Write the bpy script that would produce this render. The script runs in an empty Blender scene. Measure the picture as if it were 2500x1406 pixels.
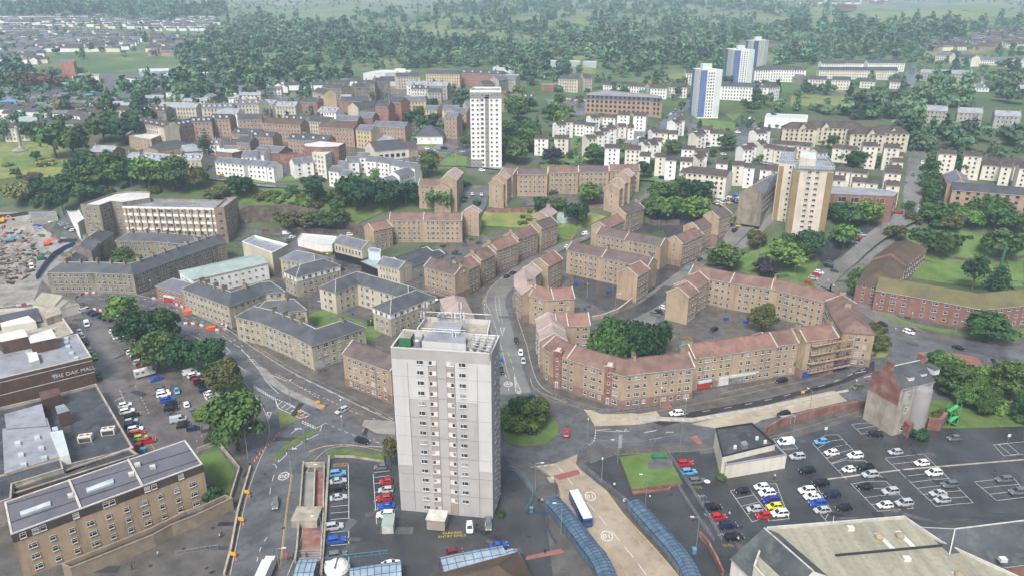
import bpy,math,random
import numpy as np
from mathutils import Vector,Matrix
R=math.radians
random.seed(7)
SC=bpy.context.scene
COL=SC.collection
CAMH=119.0;PITCH=R(20.5);FPX=1733.0
cam=bpy.data.objects.new('camera',bpy.data.cameras.new('camera'));COL.objects.link(cam)
cam.location=(0,0,CAMH);cam.rotation_euler=(math.pi/2-PITCH,0,0)
cam.data.sensor_width=36;cam.data.lens=FPX/2500*36;cam.data.clip_start=1;cam.data.clip_end=20000
SC.camera=cam
W=bpy.data.worlds.new('World');SC.world=W;W.use_nodes=True
nt=W.node_tree;nt.nodes.clear()
wo=nt.nodes.new('ShaderNodeOutputWorld');bg=nt.nodes.new('ShaderNodeBackground');sk=nt.nodes.new('ShaderNodeTexSky')
SUN_EL,SUN_ROT=R(52),R(200)
sk.sky_type='NISHITA';sk.sun_disc=False;sk.sun_elevation=SUN_EL;sk.sun_rotation=SUN_ROT
sk.air_density=1.0;sk.dust_density=4.0;sk.ozone_density=1.0
hs_=nt.nodes.new('ShaderNodeHueSaturation');hs_.inputs['Saturation'].default_value=0.5;nt.links.new(sk.outputs[0],hs_.inputs['Color']);nt.links.new(hs_.outputs[0],bg.inputs[0]);nt.links.new(bg.outputs[0],wo.inputs[0]);bg.inputs[1].default_value=0.1
sl=bpy.data.lights.new('sun','SUN');sl.energy=2.7;sl.angle=R(18);sl.color=(1.0,0.965,0.92)
so=bpy.data.objects.new('sun',sl);COL.objects.link(so)
sd=Vector((math.sin(SUN_ROT)*math.cos(SUN_EL),math.cos(SUN_ROT)*math.cos(SUN_EL),math.sin(SUN_EL)))
so.rotation_euler=sd.to_track_quat('Z','Y').to_euler();so.location=(0,0,400)
SC.view_settings.view_transform='Standard';SC.view_settings.look='None';SC.view_settings.gamma=1
SC.view_settings.exposure=0.8;SC.view_settings.use_curve_mapping=False
SC.render.engine='CYCLES';SC.cycles.use_denoising=True
SC.cycles.max_bounces=5;SC.cycles.diffuse_bounces=2;SC.cycles.glossy_bounces=2;SC.cycles.transmission_bounces=2
SC.cycles.volume_bounces=1;SC.cycles.caustics_reflective=False;SC.cycles.caustics_refractive=False
def ss(x,a,b):
 t=min(1,max(0,(x-a)/(b-a)));return t*t*(3-2*t)
PY=[-500,372,395,430,470,620,900,1350,2000,3000,4500]
PZ=[0,0,3,19,28,44,62,93,140,218,300]
def T(x,y):
 ye=y+45*ss(x,70,160)*(1-ss(y,500,900))
 z=PZ[-1]
 for i in range(len(PY)-1):
  if ye<PY[i+1]:
   z=PZ[i]+(PZ[i+1]-PZ[i])*(ye-PY[i])/(PY[i+1]-PY[i]);break
 k=ss(y,800,1500)
 if k>0:z+=k*(7*math.sin(x/170+1.3)*math.sin(y/230)+4*math.sin(x/73+y/110)+2.2*math.sin(x/41-y/57+2))
 return z
SP,CP=math.sin(PITCH),math.cos(PITCH)
def ray(px,py):
 dx=(px-1250)/FPX;up=(703-py)/FPX
 return dx,CP+SP*up,-SP+CP*up
def at(px,py,h=0.0):
 dx,dy,dz=ray(px,py);t=60.0;pt=t
 while t<5200:
  if CAMH+dz*t-T(dx*t,dy*t)-h<=0:break
  pt=t;t*=1.03
 a,b=pt,t
 for _ in range(16):
  m=(a+b)/2
  if CAMH+dz*m-T(dx*m,dy*m)-h<=0:b=m
  else:a=m
 t=(a+b)/2
 return Vector((dx*t,dy*t,T(dx*t,dy*t)))
def atz(px,py,z):
 dx,dy,dz=ray(px,py);t=(z-CAMH)/dz if abs(dz)>1e-6 else 3000
 if t<=0:t=3000
 return Vector((dx*t,dy*t,z))
def proj(x,y,z):
 zz=z-CAMH;d=y*CP-zz*SP;u=y*SP+zz*CP
 return 1250+FPX*x/d,703-FPX*u/d
TX={'T1':(0,0),'T2':(620,0),'T3':(1240,0),'T4':(1860,0),'M1':(0,340),'M2':(620,340),'M3':(1240,340),'M4':(1860,340),'L1':(0,680),'L2':(620,680),'L3':(1240,680),'L4':(1860,680),'B1':(0,1030),'B2':(620,1030),'B3':(1240,1030),'B4':(1860,1030)}
def q(t,x,y):
 if t=='P':return(x,y)
 s=3.739 if t[0]=='B' else 3.90625
 return(TX[t][0]+x/s,TX[t][1]+y/s)
def qs(t,pts):return[q(t,*p)for p in pts]
def inpoly(x,y,poly):
 c=False;j=len(poly)-1
 for i in range(len(poly)):
  xi,yi=poly[i];xj,yj=poly[j]
  if(yi>y)!=(yj>y)and x<(xj-xi)*(y-yi)/(yj-yi)+xi:c=not c
  j=i
 return c
MATS={}
def nmat(name,c1,c2=None,scale=0.3,rough=0.8,detail=4,c3=None,scale3=2.0,amt3=0.5,streak=False,rough2=None,metal=0.0,bump=0.0,rnd=None,world=True,spec=None,objcol=False,stretch=None):
 m=bpy.data.materials.new(name);m.use_nodes=True;n=m.node_tree.nodes;l=m.node_tree.links
 b=n['Principled BSDF'];b.inputs['Roughness'].default_value=rough;b.inputs['Metallic'].default_value=metal
 if spec is not None:b.inputs['Specular IOR Level'].default_value=spec
 b.inputs['Base Color'].default_value=(*c1,1)
 if world:pos=n.new('ShaderNodeNewGeometry').outputs['Position']
 else:pos=n.new('ShaderNodeTexCoord').outputs['Object']
 out=None
 def noise(sc,det,st=None):
  t=n.new('ShaderNodeTexNoise');t.inputs['Scale'].default_value=sc;t.inputs['Detail'].default_value=det;t.inputs['Roughness'].default_value=0.62
  if st:
   mp=n.new('ShaderNodeMapping');mp.inputs['Scale'].default_value=st;l.new(pos,mp.inputs[0]);l.new(mp.outputs[0],t.inputs[0])
  else:l.new(pos,t.inputs[0])
  return t.outputs[0]
 def ramp(src,a,b2):
  r=n.new('ShaderNodeMapRange');r.inputs[1].default_value=a;r.inputs[2].default_value=b2;l.new(src,r.inputs[0]);return r.outputs[0]
 def mix(f,a,b2):
  x=n.new('ShaderNodeMix');x.data_type='RGBA';l.new(f,x.inputs[0])
  for s,v in((6,a),(7,b2)):
   if isinstance(v,tuple):x.inputs[s].default_value=(*v,1)
   else:l.new(v,x.inputs[s])
  return x.outputs[2]
 if objcol:
  oi=n.new('ShaderNodeObjectInfo');out=oi.outputs['Color']
 if c2:
  f=ramp(noise(scale,detail,stretch),0.38,0.62);out=mix(f,c1 if out is None else out,c2)
  if rough2 is not None:
   rr=n.new('ShaderNodeMapRange');rr.inputs[1].default_value=0.4;rr.inputs[2].default_value=0.6
   rr.inputs[3].default_value=rough;rr.inputs[4].default_value=rough2
   l.new(noise(scale*0.7,3),rr.inputs[0]);l.new(rr.outputs[0],b.inputs['Roughness'])
 if c3:
  f=ramp(noise(scale3,5,(1,1,0.12)if streak else None),0.5,0.75)
  mu=n.new('ShaderNodeMath');mu.operation='MULTIPLY';mu.inputs[1].default_value=amt3;l.new(f,mu.inputs[0])
  out=mix(mu.outputs[0],c1 if out is None else out,c3)
 if rnd:
  oi=n.new('ShaderNodeObjectInfo');h=n.new('ShaderNodeHueSaturation')
  a=n.new('ShaderNodeMapRange');a.inputs[3].default_value=1-rnd;a.inputs[4].default_value=1+rnd;l.new(oi.outputs['Random'],a.inputs[0]);l.new(a.outputs[0],h.inputs['Value'])
  m2=n.new('ShaderNodeMath');m2.operation='MULTIPLY_ADD';m2.inputs[1].default_value=7.31;m2.inputs[2].default_value=0.2;l.new(oi.outputs['Random'],m2.inputs[0])
  fr=n.new('ShaderNodeMath');fr.operation='FRACT';l.new(m2.outputs[0],fr.inputs[0])
  a2=n.new('ShaderNodeMapRange');a2.inputs[3].default_value=0.5-rnd*0.1;a2.inputs[4].default_value=0.5+rnd*0.07;l.new(fr.outputs[0],a2.inputs[0]);l.new(a2.outputs[0],h.inputs['Hue'])
  if out is None:h.inputs['Color'].default_value=(*c1,1)
  else:l.new(out,h.inputs['Color'])
  out=h.outputs[0]
 if out is not None:l.new(out,b.inputs['Base Color'])
 if bump:
  bp=n.new('ShaderNodeBump');bp.inputs['Strength'].default_value=bump;bp.inputs['Distance'].default_value=0.15
  l.new(noise(3.0,5),bp.inputs['Height']);l.new(bp.outputs[0],b.inputs['Normal'])
 MATS[name]=m;return m
def hx(s):
 v=[int(s[i:i+2],16)/255 for i in(0,2,4)]
 return tuple(c/12.92 if c<=0.04045 else((c+0.055)/1.055)**2.4 for c in v)
class MB:
 def __init__(s):s.v=[];s.f=[];s.m=[];s.mats=[]
 def mi(s,mat):
  if mat not in s.mats:s.mats.append(mat)
  return s.mats.index(mat)
 def face(s,pts,mat):
  i=len(s.v);s.v.extend([tuple(p)for p in pts]);s.f.append(tuple(range(i,i+len(pts))));s.m.append(s.mi(mat))
 def box(s,c,sz,mat,rz=0.0,skip=()):
  cx,cy,cz=c;hx_,hy,hz=sz[0]/2,sz[1]/2,sz[2]/2;co,si=math.cos(rz),math.sin(rz)
  P=[]
  for z in(-hz,hz):
   for x,y in((-hx_,-hy),(hx_,-hy),(hx_,hy),(-hx_,hy)):P.append((cx+x*co-y*si,cy+x*si+y*co,cz+z))
  i=len(s.v);s.v.extend(P);k=s.mi(mat)
  for n,f in(('b',(3,2,1,0)),('t',(4,5,6,7)),('f',(0,1,5,4)),('r',(1,2,6,5)),('k',(2,3,7,6)),('l',(3,0,4,7))):
   if n in skip:continue
   s.f.append(tuple(i+j for j in f));s.m.append(k)
 def prism(s,poly,z0,z1,mat,top=None,bottom=True):
  n=len(poly);i=len(s.v);k=s.mi(mat)
  a=sum(poly[j][0]*poly[(j+1)%n][1]-poly[(j+1)%n][0]*poly[j][1]for j in range(n))
  if a<0:poly=poly[::-1]
  s.v.extend([(p[0],p[1],z0)for p in poly]+[(p[0],p[1],z1)for p in poly])
  for j in range(n):s.f.append((i+j,i+(j+1)%n,i+n+(j+1)%n,i+n+j));s.m.append(k)
  s.f.append(tuple(i+n+j for j in range(n)));s.m.append(s.mi(top)if top else k)
  if bottom:s.f.append(tuple(i+j for j in range(n))[::-1]);s.m.append(k)
 def bar(s,a,b,w,h,mat,up=0):
  a=Vector(a);b=Vector(b);d=b-a;L=d.length
  if L<1e-4:return
  d/=L;z=Vector((0,0,1))
  if abs(d.z)>0.98:z=Vector((0,1,0))
  r=d.cross(z).normalized();u=r.cross(d)
  P=[]
  for e in(a,b):
   for x,y in((-w/2,-h/2),(w/2,-h/2),(w/2,h/2),(-w/2,h/2)):P.append(tuple(e+r*x+u*(y+up)))
  i=len(s.v);s.v.extend(P);k=s.mi(mat)
  for f in((0,1,2,3),(7,6,5,4),(0,4,5,1),(1,5,6,2),(2,6,7,3),(3,7,4,0)):s.f.append(tuple(i+j for j in f));s.m.append(k)
 def tube(s,pts,rad,mat,n=6):
  for j in range(len(pts)-1):
   a=Vector(pts[j]);b=Vector(pts[j+1]);d=(b-a)
   if d.length<1e-4:continue
   d.normalize();z=Vector((0,0,1))if abs(d.z)<0.9 else Vector((1,0,0));r=d.cross(z).normalized();u=r.cross(d)
   r0=rad[j]if isinstance(rad,(list,tuple))else rad;r1=rad[j+1]if isinstance(rad,(list,tuple))else rad
   i=len(s.v);k=s.mi(mat)
   for e,rr in((a,r0),(b,r1)):
    for q_ in range(n):
     t=2*math.pi*q_/n;s.v.append(tuple(e+r*math.cos(t)*rr+u*math.sin(t)*rr))
   for q_ in range(n):s.f.append((i+q_,i+(q_+1)%n,i+n+(q_+1)%n,i+n+q_));s.m.append(k)
   s.f.append(tuple(i+n+q_ for q_ in range(n)));s.m.append(k)
 def lathe(s,prof,mat,n=12,c=(0,0,0)):
  i=len(s.v);k=s.mi(mat)
  for r,z in prof:
   for q_ in range(n):
    t=2*math.pi*q_/n;s.v.append((c[0]+r*math.cos(t),c[1]+r*math.sin(t),c[2]+z))
  for j in range(len(prof)-1):
   for q_ in range(n):s.f.append((i+j*n+q_,i+j*n+(q_+1)%n,i+(j+1)*n+(q_+1)%n,i+(j+1)*n+q_));s.m.append(k)
  s.f.append(tuple(i+(len(prof)-1)*n+q_ for q_ in range(n)));s.m.append(k)
 def mesh(s,name,o=(0,0,0),smooth=False):
  me=bpy.data.meshes.new(name)
  v=[(a[0]-o[0],a[1]-o[1],a[2]-o[2])for a in s.v]
  me.from_pydata(v,[],s.f)
  for m in s.mats:me.materials.append(MATS[m])
  me.polygons.foreach_set('material_index',s.m)
  if smooth:me.polygons.foreach_set('use_smooth',[True]*len(s.f))
  me.update();return me
 def build(s,name,parent=None,o=None,smooth=False):
  if o is None:o=tuple(parent.location)if parent is not None and parent.parent is None else(0,0,0)
  return put(name,s.mesh(name,o,smooth),parent)
def PM(m,n,r):return put(n,m.mesh(n,tuple(r.location)),r)
def put(name,me,parent=None,loc=(0,0,0),rz=0.0,sc=None):
 o=bpy.data.objects.new(name,me);COL.objects.link(o)
 if parent is not None:o.parent=parent
 o.location=loc
 if rz:o.rotation_euler=(0,0,rz)
 if sc:o.scale=sc if isinstance(sc,tuple)else(sc,sc,sc)
 return o
ORD=['first','second','third','fourth','fifth','sixth','seventh','eighth','ninth','tenth','eleventh','twelfth','thirteenth','fourteenth','fifteenth','sixteenth','seventeenth','eighteenth','nineteenth','twentieth']
TENS=['','','twenty','thirty','forty','fifty','sixty','seventy','eighty','ninety']
def ORD2(k):return ORD[k-1]if k<=20 else(TENS[k//10]+'-'+ORD[k%10-1]if k%10 else TENS[k//10][:-1]+'ieth')
def rank_labels(objs,desc):
 objs.sort(key=lambda o:proj(*o.location)[0])
 for i,o in enumerate(objs):o['label']=f'{ORD2(i+1)} from the left, {desc}'
def tag(o,label=None,cat=None,group=None,kind=None):
 if label:o['label']=label
 if cat:o['category']=cat
 if group:o['group']=group
 if kind:o['kind']=kind
 return o
def thing(name,label,cat,loc,rz=0.0,group=None):
 o=put(name,None,None,loc,rz);o.empty_display_size=0.5
 return tag(o,label,cat,group)
M=nmat
M('asphalt',hx('4a4b4e'),hx('606164'),0.12,0.34,c3=hx('36373a'),scale3=0.5,amt3=0.7,rough2=0.13,bump=0.04)
M('asphalt_light',hx('646462'),hx('757471'),0.1,0.34,c3=hx('4d4d4c'),scale3=0.4,amt3=0.6,rough2=0.13,bump=0.04)
M('asphalt_brown',hx('514c4b'),hx('6a6461'),0.10,0.34,c3=hx('3b3837'),scale3=0.35,amt3=0.7,rough2=0.13,bump=0.05)
M('asphalt_dark',hx('343537'),hx('46474a'),0.10,0.34,c3=hx('232426'),scale3=0.4,amt3=0.6,rough2=0.13,bump=0.04)
M('road_new',hx('242527'),hx('313235'),0.15,0.35,rough2=0.16)
M('footway',hx('4b4947'),hx('5f5c59'),0.2,0.5,c3=hx('373534'),scale3=0.8,amt3=0.6,rough2=0.13,bump=0.04)
M('paving',hx('777470'),hx('918e88'),0.3,0.55,c3=hx('55524e'),scale3=0.6,amt3=0.5,rough2=0.35)
M('concrete',hx('8c8579'),hx('a59d90'),0.3,0.75,c3=hx('4e4a42'),scale3=0.5,amt3=0.6,streak=True,bump=0.1)
M('tan_road',hx('8d8172'),hx('9d9181'),0.10,0.4,c3=hx('665c50'),scale3=0.35,amt3=0.6,rough2=0.22)
M('tan_patch',hx('958c7a'),hx('a79e8b'),0.15,0.5,c3=hx('5c5549'),scale3=0.5,amt3=0.5)
M('red_paving',hx('7c534c'),hx('93655c'),0.4,0.5,c3=hx('5b3a36'),scale3=0.8,amt3=0.5,rough2=0.3)
M('kerb_stone',hx('8f8b84'),hx('a8a49c'),0.5,0.7)
M('paint_white',hx('d8d8d6'),hx('bdbdba'),1.5,0.6,c3=hx('70706e'),scale3=1.6,amt3=0.35)
M('paint_yellow',hx('c8a64a'),hx('a88c40'),1.5,0.6)
M('paint_red',hx('8e4a44'),hx('7a5a50'),1.5,0.6)
M('grass',hx('486129'),hx('59733a'),0.12,0.9,c3=hx('73753f'),scale3=0.5,amt3=0.55,bump=0.5)
M('rough_grass',hx('5d6a36'),hx('797d48'),0.08,0.95,c3=hx('465c2c'),scale3=0.3,amt3=0.8,bump=0.5)
M('scrub',hx('3f5826'),hx('576b32'),0.2,0.95,c3=hx('665f3a'),scale3=0.25,amt3=0.7,bump=0.8)
M('rubble_ground',hx('77736e'),hx('918d88'),0.12,0.9,c3=hx('524e4a'),scale3=0.15,amt3=0.9,bump=0.9)
M('gravel_dark',hx('4a4a4c'),hx('626264'),0.3,0.9,c3=hx('38383a'),scale3=1,amt3=0.5,bump=0.3)
M('tan_render',hx('94816b'),hx('a6927b'),0.12,0.85,c3=hx('5b4e41'),scale3=0.55,amt3=0.65,streak=True)
M('pink_stone',hx('7a645b'),hx('897067'),0.5,0.85,c3=hx('54403a'),scale3=0.7,amt3=0.6,streak=True,bump=0.2)
M('beige_stone',hx('9a9280'),hx('ada592'),0.35,0.85,c3=hx('575144'),scale3=0.6,amt3=0.8,streak=True,bump=0.25)
M('dark_stone',hx('787063'),hx('8c8375'),0.3,0.85,c3=hx('3b3730'),scale3=0.5,amt3=0.85,streak=True,bump=0.25)
M('grey_stone',hx('8e8a84'),hx('a5a19a'),0.4,0.85,c3=hx('55524d'),scale3=0.6,amt3=0.7,streak=True)
M('red_sandstone',hx('8b5f51'),hx('9f7061'),0.4,0.85,c3=hx('563a33'),scale3=0.5,amt3=0.7,streak=True)
M('white_render',hx('d6d5d1'),hx('e2e1de'),0.1,0.8,c3=hx('9a9893'),scale3=0.5,amt3=0.5,streak=True)
M('cream_render',hx('c4bfb2'),hx('d2cdc1'),0.1,0.8,c3=hx('8d8778'),scale3=0.5,amt3=0.5,streak=True)
M('cream_stone',hx('b0a896'),hx('beb6a3'),0.1,0.8,c3=hx('78705f'),scale3=0.5,amt3=0.6,streak=True)
M('pale_blue_render',hx('a9b6c6'),hx('bac5d2'),0.1,0.8)
M('yellow_render',hx('b5a27c'),hx('c2b08c'),0.1,0.8,c3=hx('80704f'),scale3=0.5,amt3=0.4,streak=True)
M('orange_brick',hx('947b68'),hx('a18975'),0.3,0.85,c3=hx('6d5647'),scale3=0.5,amt3=0.4)
M('red_brick',hx('76564c'),hx('846458'),0.4,0.85,c3=hx('54392f'),scale3=0.5,amt3=0.5,streak=True)
M('brown_brick',hx('4d3932'),hx('5d463d'),0.4,0.8,c3=hx('33251f'),scale3=0.6,amt3=0.6,streak=True)
M('old_brick',hx('6f4a41'),hx('85605a'),0.4,0.85,c3=hx('94897c'),scale3=0.4,amt3=0.5,bump=0.2)
M('stone_wall',hx('4d443e'),hx('6b5f57'),0.4,0.9,c3=hx('2c2826'),scale3=0.25,amt3=0.8,bump=0.5)
M('tower_grey',hx('9b9998'),hx('a8a6a4'),0.08,0.8,c3=hx('7e7c7a'),scale3=0.4,amt3=0.35,streak=True)
M('tower_light',hx('b2b2b2'),hx('bcbcbc'),0.08,0.8,c3=hx('949492'),scale3=0.4,amt3=0.35,streak=True)
M('tower_buff',hx('91867f'),hx('9c9189'),0.1,0.8)
M('tower_mid',hx('7e7c7d'),hx('8a8888'),0.1,0.8)
M('tower_cream',hx('b9afa2'),hx('c6bcaf'),0.15,0.8,c3=hx('7f776c'),scale3=0.35,amt3=0.6,streak=True)
M('tower_ochre',hx('7f6d4e'),hx('8b7957'),0.1,0.8)
M('tower_blue',hx('4f6491'),hx('5a6f9b'),0.1,0.7)
M('tower_pale',hx('b4bcb9'),hx('c0c7c3'),0.1,0.8)
M('slate',hx('3f4248'),hx('53555a'),0.25,0.55,c3=hx('303236'),scale3=0.5,amt3=0.7,rough2=0.4,bump=0.15)
M('slate_mid',hx('575963'),hx('6c6e76'),0.25,0.55,c3=hx('3f4047'),scale3=0.5,amt3=0.7,rough2=0.4,bump=0.15)
M('slate_pale',hx('7e828b'),hx('949aa2'),0.25,0.5,c3=hx('5c6068'),scale3=0.5,amt3=0.6,rough2=0.35)
M('roof_pink',hx('654e47'),hx('7d645a'),0.2,0.6,c3=hx('3a322e'),scale3=0.8,amt3=0.85,rough2=0.42,bump=0.15)
M('roof_rosy',hx('72574e'),hx('87685d'),0.2,0.6,c3=hx('453733'),scale3=0.8,amt3=0.85,rough2=0.42,bump=0.15)
M('roof_plum',hx('4e4343'),hx('615453'),0.2,0.6,c3=hx('6e564a'),scale3=0.8,amt3=0.85,rough2=0.42,bump=0.15)
M('roof_pale_pink',hx('938380'),hx('a5938e'),0.12,0.6,c3=hx('75594f'),scale3=0.3,amt3=0.6)
M('roof_brown',hx('3e3533'),hx('4d4341'),0.2,0.65,c3=hx('2e2827'),scale3=0.5,amt3=0.6,bump=0.15)
M('roof_dark',hx('3a3c42'),hx('484a50'),0.2,0.6,c3=hx('2c2e33'),scale3=0.5,amt3=0.6,bump=0.15)
M('roof_moss',hx('575337'),hx('64603c'),0.12,0.8,c3=hx('483d34'),scale3=0.15,amt3=0.9,bump=0.2)
M('roof_brown_moss',hx('483a32'),hx('564638'),0.12,0.8,c3=hx('5f5a30'),scale3=0.15,amt3=0.4,bump=0.2)
M('roof_copper',hx('84948f'),hx('96a5a0'),0.2,0.5,c3=hx('717f7a'),scale3=0.6,amt3=0.5)
M('felt_grey',hx('7d7f87'),hx('91939b'),0.12,0.4,c3=hx('5b5c62'),scale3=0.3,amt3=0.7,rough2=0.2)
M('felt_plum',hx('5a5862'),hx('67656f'),0.12,0.4,c3=hx('4c4a54'),scale3=0.5,amt3=0.5,rough2=0.26)
M('felt_dark',hx('2f3136'),hx('45474c'),0.12,0.35,c3=hx('6d6f74'),scale3=0.3,amt3=0.5,rough2=0.15)
M('felt_white',hx('b9bab8'),hx('cacbc9'),0.12,0.5,c3=hx('8e8f8e'),scale3=0.4,amt3=0.5)
M('metal_cream',hx('858273'),hx('999686'),0.1,0.5,c3=hx('5f5d4a'),scale3=0.8,amt3=0.6,stretch=(4,0.4,1))
M('slate_lichen',hx('34393d'),hx('474d50'),0.1,0.8,c3=hx('6d746b'),scale3=0.25,amt3=0.6,bump=0.1)
M('corrugated',hx('a9b3b8'),hx('b8c1c5'),0.1,0.45,c3=hx('8a9499'),scale3=0.5,amt3=0.4)
M('corrugated_blue',hx('5f8fb8'),hx('6c9bc2'),0.1,0.5)
M('coping',hx('a9a69f'),hx('bcb9b2'),0.5,0.75,c3=hx('6f6c66'),scale3=0.8,amt3=0.5)
M('coping_buff',hx('7d7060'),hx('8d7f6d'),0.5,0.8)
M('chimney_stone',hx('7b7263'),hx('8e8474'),0.5,0.85,c3=hx('4d463b'),scale3=1,amt3=0.6)
M('chimney_dark',hx('4d4a47'),hx('5d5a56'),0.5,0.85)
M('chimney_tan',hx('8f7f68'),hx('a08f77'),0.5,0.85,c3=hx('5c5041'),scale3=1,amt3=0.6)
M('clay',hx('8a6a50'),rough=0.8)
M('white_trim',hx('cccccc'),hx('bababa'),0.5,0.5)
M('glass_dark',hx('23272c'),hx('353b42'),0.25,0.12,spec=0.8,rnd=0.35)
M('glass_curtain',hx('9a9a98'),hx('707274'),0.5,0.2,spec=0.6,rnd=0.3)
M('sky_light',hx('b7c0c4'),hx('9aa6ab'),0.5,0.15,spec=0.8)
M('black_paint',hx('1b1c1f'),hx('26272a'),0.5,0.4)
M('red_paint',hx('a33a33'),hx('8e332d'),0.5,0.5)
M('green_paint',hx('2f5f45'),hx('3b6e52'),0.5,0.5)
M('blue_paint',hx('28488a'),hx('2f5296'),0.5,0.4)
M('blue_steel',hx('2c3f5c'),hx('34496a'),0.8,0.4)
M('cyan_paint',hx('4c8298'),hx('588ea4'),0.8,0.4)
M('yellow_paint',hx('e0a21c'),hx('d2951a'),0.8,0.5)
M('lime_steel',hx('3aa862'),rough=0.5)
M('orange_paint',hx('e0592a'),rough=0.5)
M('galv',hx('8f9498'),hx('a3a8ac'),1.5,0.4,metal=0.5)
M('dark_metal',hx('3a3d40'),rough=0.5,metal=0.4)
M('timber',hx('a5713f'),hx('b98551'),1.5,0.7)
M('canopy_glass',hx('45596b'),hx('586c7d'),0.4,0.22,c3=hx('30414f'),scale3=0.6,amt3=0.6,spec=0.8)
M('canopy_pale',hx('7d8f9e'),hx('92a2b0'),0.5,0.2,c3=hx('5d7080'),scale3=0.8,amt3=0.5,spec=0.8)
M('bark',hx('4c4034'),hx('5c5042'),1,0.9)
M('leaf',hx('334c26'),hx('4b6632'),0.35,0.75,c3=hx('1f3720'),scale3=0.9,amt3=0.6,rnd=0.28,spec=0.25)
M('leaf_light',hx('4c6a30'),hx('64803c'),0.35,0.75,c3=hx('345226'),scale3=0.9,amt3=0.5,rnd=0.2,spec=0.25)
M('leaf_olive',hx('454d2a'),hx('5d5c31'),0.35,0.75,c3=hx('503f28'),scale3=0.6,amt3=0.5,rnd=0.2,spec=0.25)
M('leaf_dark',hx('23402a'),hx('34532f'),0.35,0.75,c3=hx('172d1b'),scale3=0.9,amt3=0.5,rnd=0.25,spec=0.25)
M('leaf_purple',hx('2b2533'),hx('3c3444'),0.35,0.75,rnd=0.2,spec=0.25)
M('leaf_yellow',hx('6f7440'),hx('858450'),0.35,0.8,rnd=0.2,spec=0.25)
M('leaf_rust',hx('5a4234'),hx('6f5642'),0.35,0.8,rnd=0.2,spec=0.25)
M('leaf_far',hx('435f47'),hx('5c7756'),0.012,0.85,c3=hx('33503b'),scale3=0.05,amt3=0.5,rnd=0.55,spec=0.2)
M('car_paint',(1,1,1),None,rough=0.25,spec=0.7,objcol=True)
M('car_glass',hx('1c2126'),hx('2c333a'),1.0,0.08,spec=0.9)
M('tyre',hx('17171a'),rough=0.8)
M('rim',hx('9a9da1'),rough=0.3,metal=0.6)
M('lamp_clear',hx('d0d4d8'),rough=0.15)
M('lamp_red',hx('8e1a18'),rough=0.2)
M('skin',hx('c09070'),rough=0.6)
M('cloth_dark',hx('1f2228'),rough=0.8)
M('cloth_obj',(1,1,1),None,rough=0.8,objcol=True)
M('hair',hx('2a1f18'),rough=0.7)
def terrain_mat():
 m=bpy.data.materials.new('terrain');m.use_nodes=True;n=m.node_tree.nodes;l=m.node_tree.links
 b=n['Principled BSDF'];b.inputs['Roughness'].default_value=0.95;b.inputs['Specular IOR Level'].default_value=0.2
 pos=n.new('ShaderNodeNewGeometry').outputs['Position']
 def nz(sc,det=6):
  t=n.new('ShaderNodeTexNoise');t.inputs['Scale'].default_value=sc;t.inputs['Detail'].default_value=det;t.inputs['Roughness'].default_value=0.65;l.new(pos,t.inputs[0]);return t.outputs[0]
 def rng(s,a,c):
  r=n.new('ShaderNodeMapRange');r.inputs[1].default_value=a;r.inputs[2].default_value=c;l.new(s,r.inputs[0]);return r.outputs[0]
 def mx(f,a,c):
  x=n.new('ShaderNodeMix');x.data_type='RGBA';l.new(f,x.inputs[0])
  for s,v in((6,a),(7,c)):
   if isinstance(v,tuple):x.inputs[s].default_value=(*v,1)
   else:l.new(v,x.inputs[s])
  return x.outputs[2]
 sep=n.new('ShaderNodeSeparateXYZ');l.new(pos,sep.inputs[0])
 g=mx(rng(nz(0.02),0.4,0.6),hx('3f5838'),hx('566b42'))
 heath=mx(rng(nz(0.015),0.42,0.6),hx('4c6244'),hx('757a54'))
 moor=mx(rng(nz(0.006),0.4,0.62),hx('5c6a58'),hx('78796a'))
 g=mx(rng(nz(0.03,5),0.46,0.56),hx('565a4c'),mx(rng(nz(0.02),0.4,0.6),hx('3a4a2e'),hx('4c5a38')))
 g=mx(rng(sep.outputs[1],560,720),g,mx(rng(nz(0.02),0.4,0.6),hx('3d5236'),hx('526440')))
 c=mx(rng(sep.outputs[1],750,1100),g,heath)
 c=mx(rng(sep.outputs[1],1900,2500),c,moor)
 c=mx(rng(nz(0.12,4),0.52,0.7),c,hx('3b5232'))
 l.new(c,b.inputs['Base Color']);MATS['terrain']=m
terrain_mat()
CAMV=Vector((0,0,CAMH))
WCACHE={}
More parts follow.
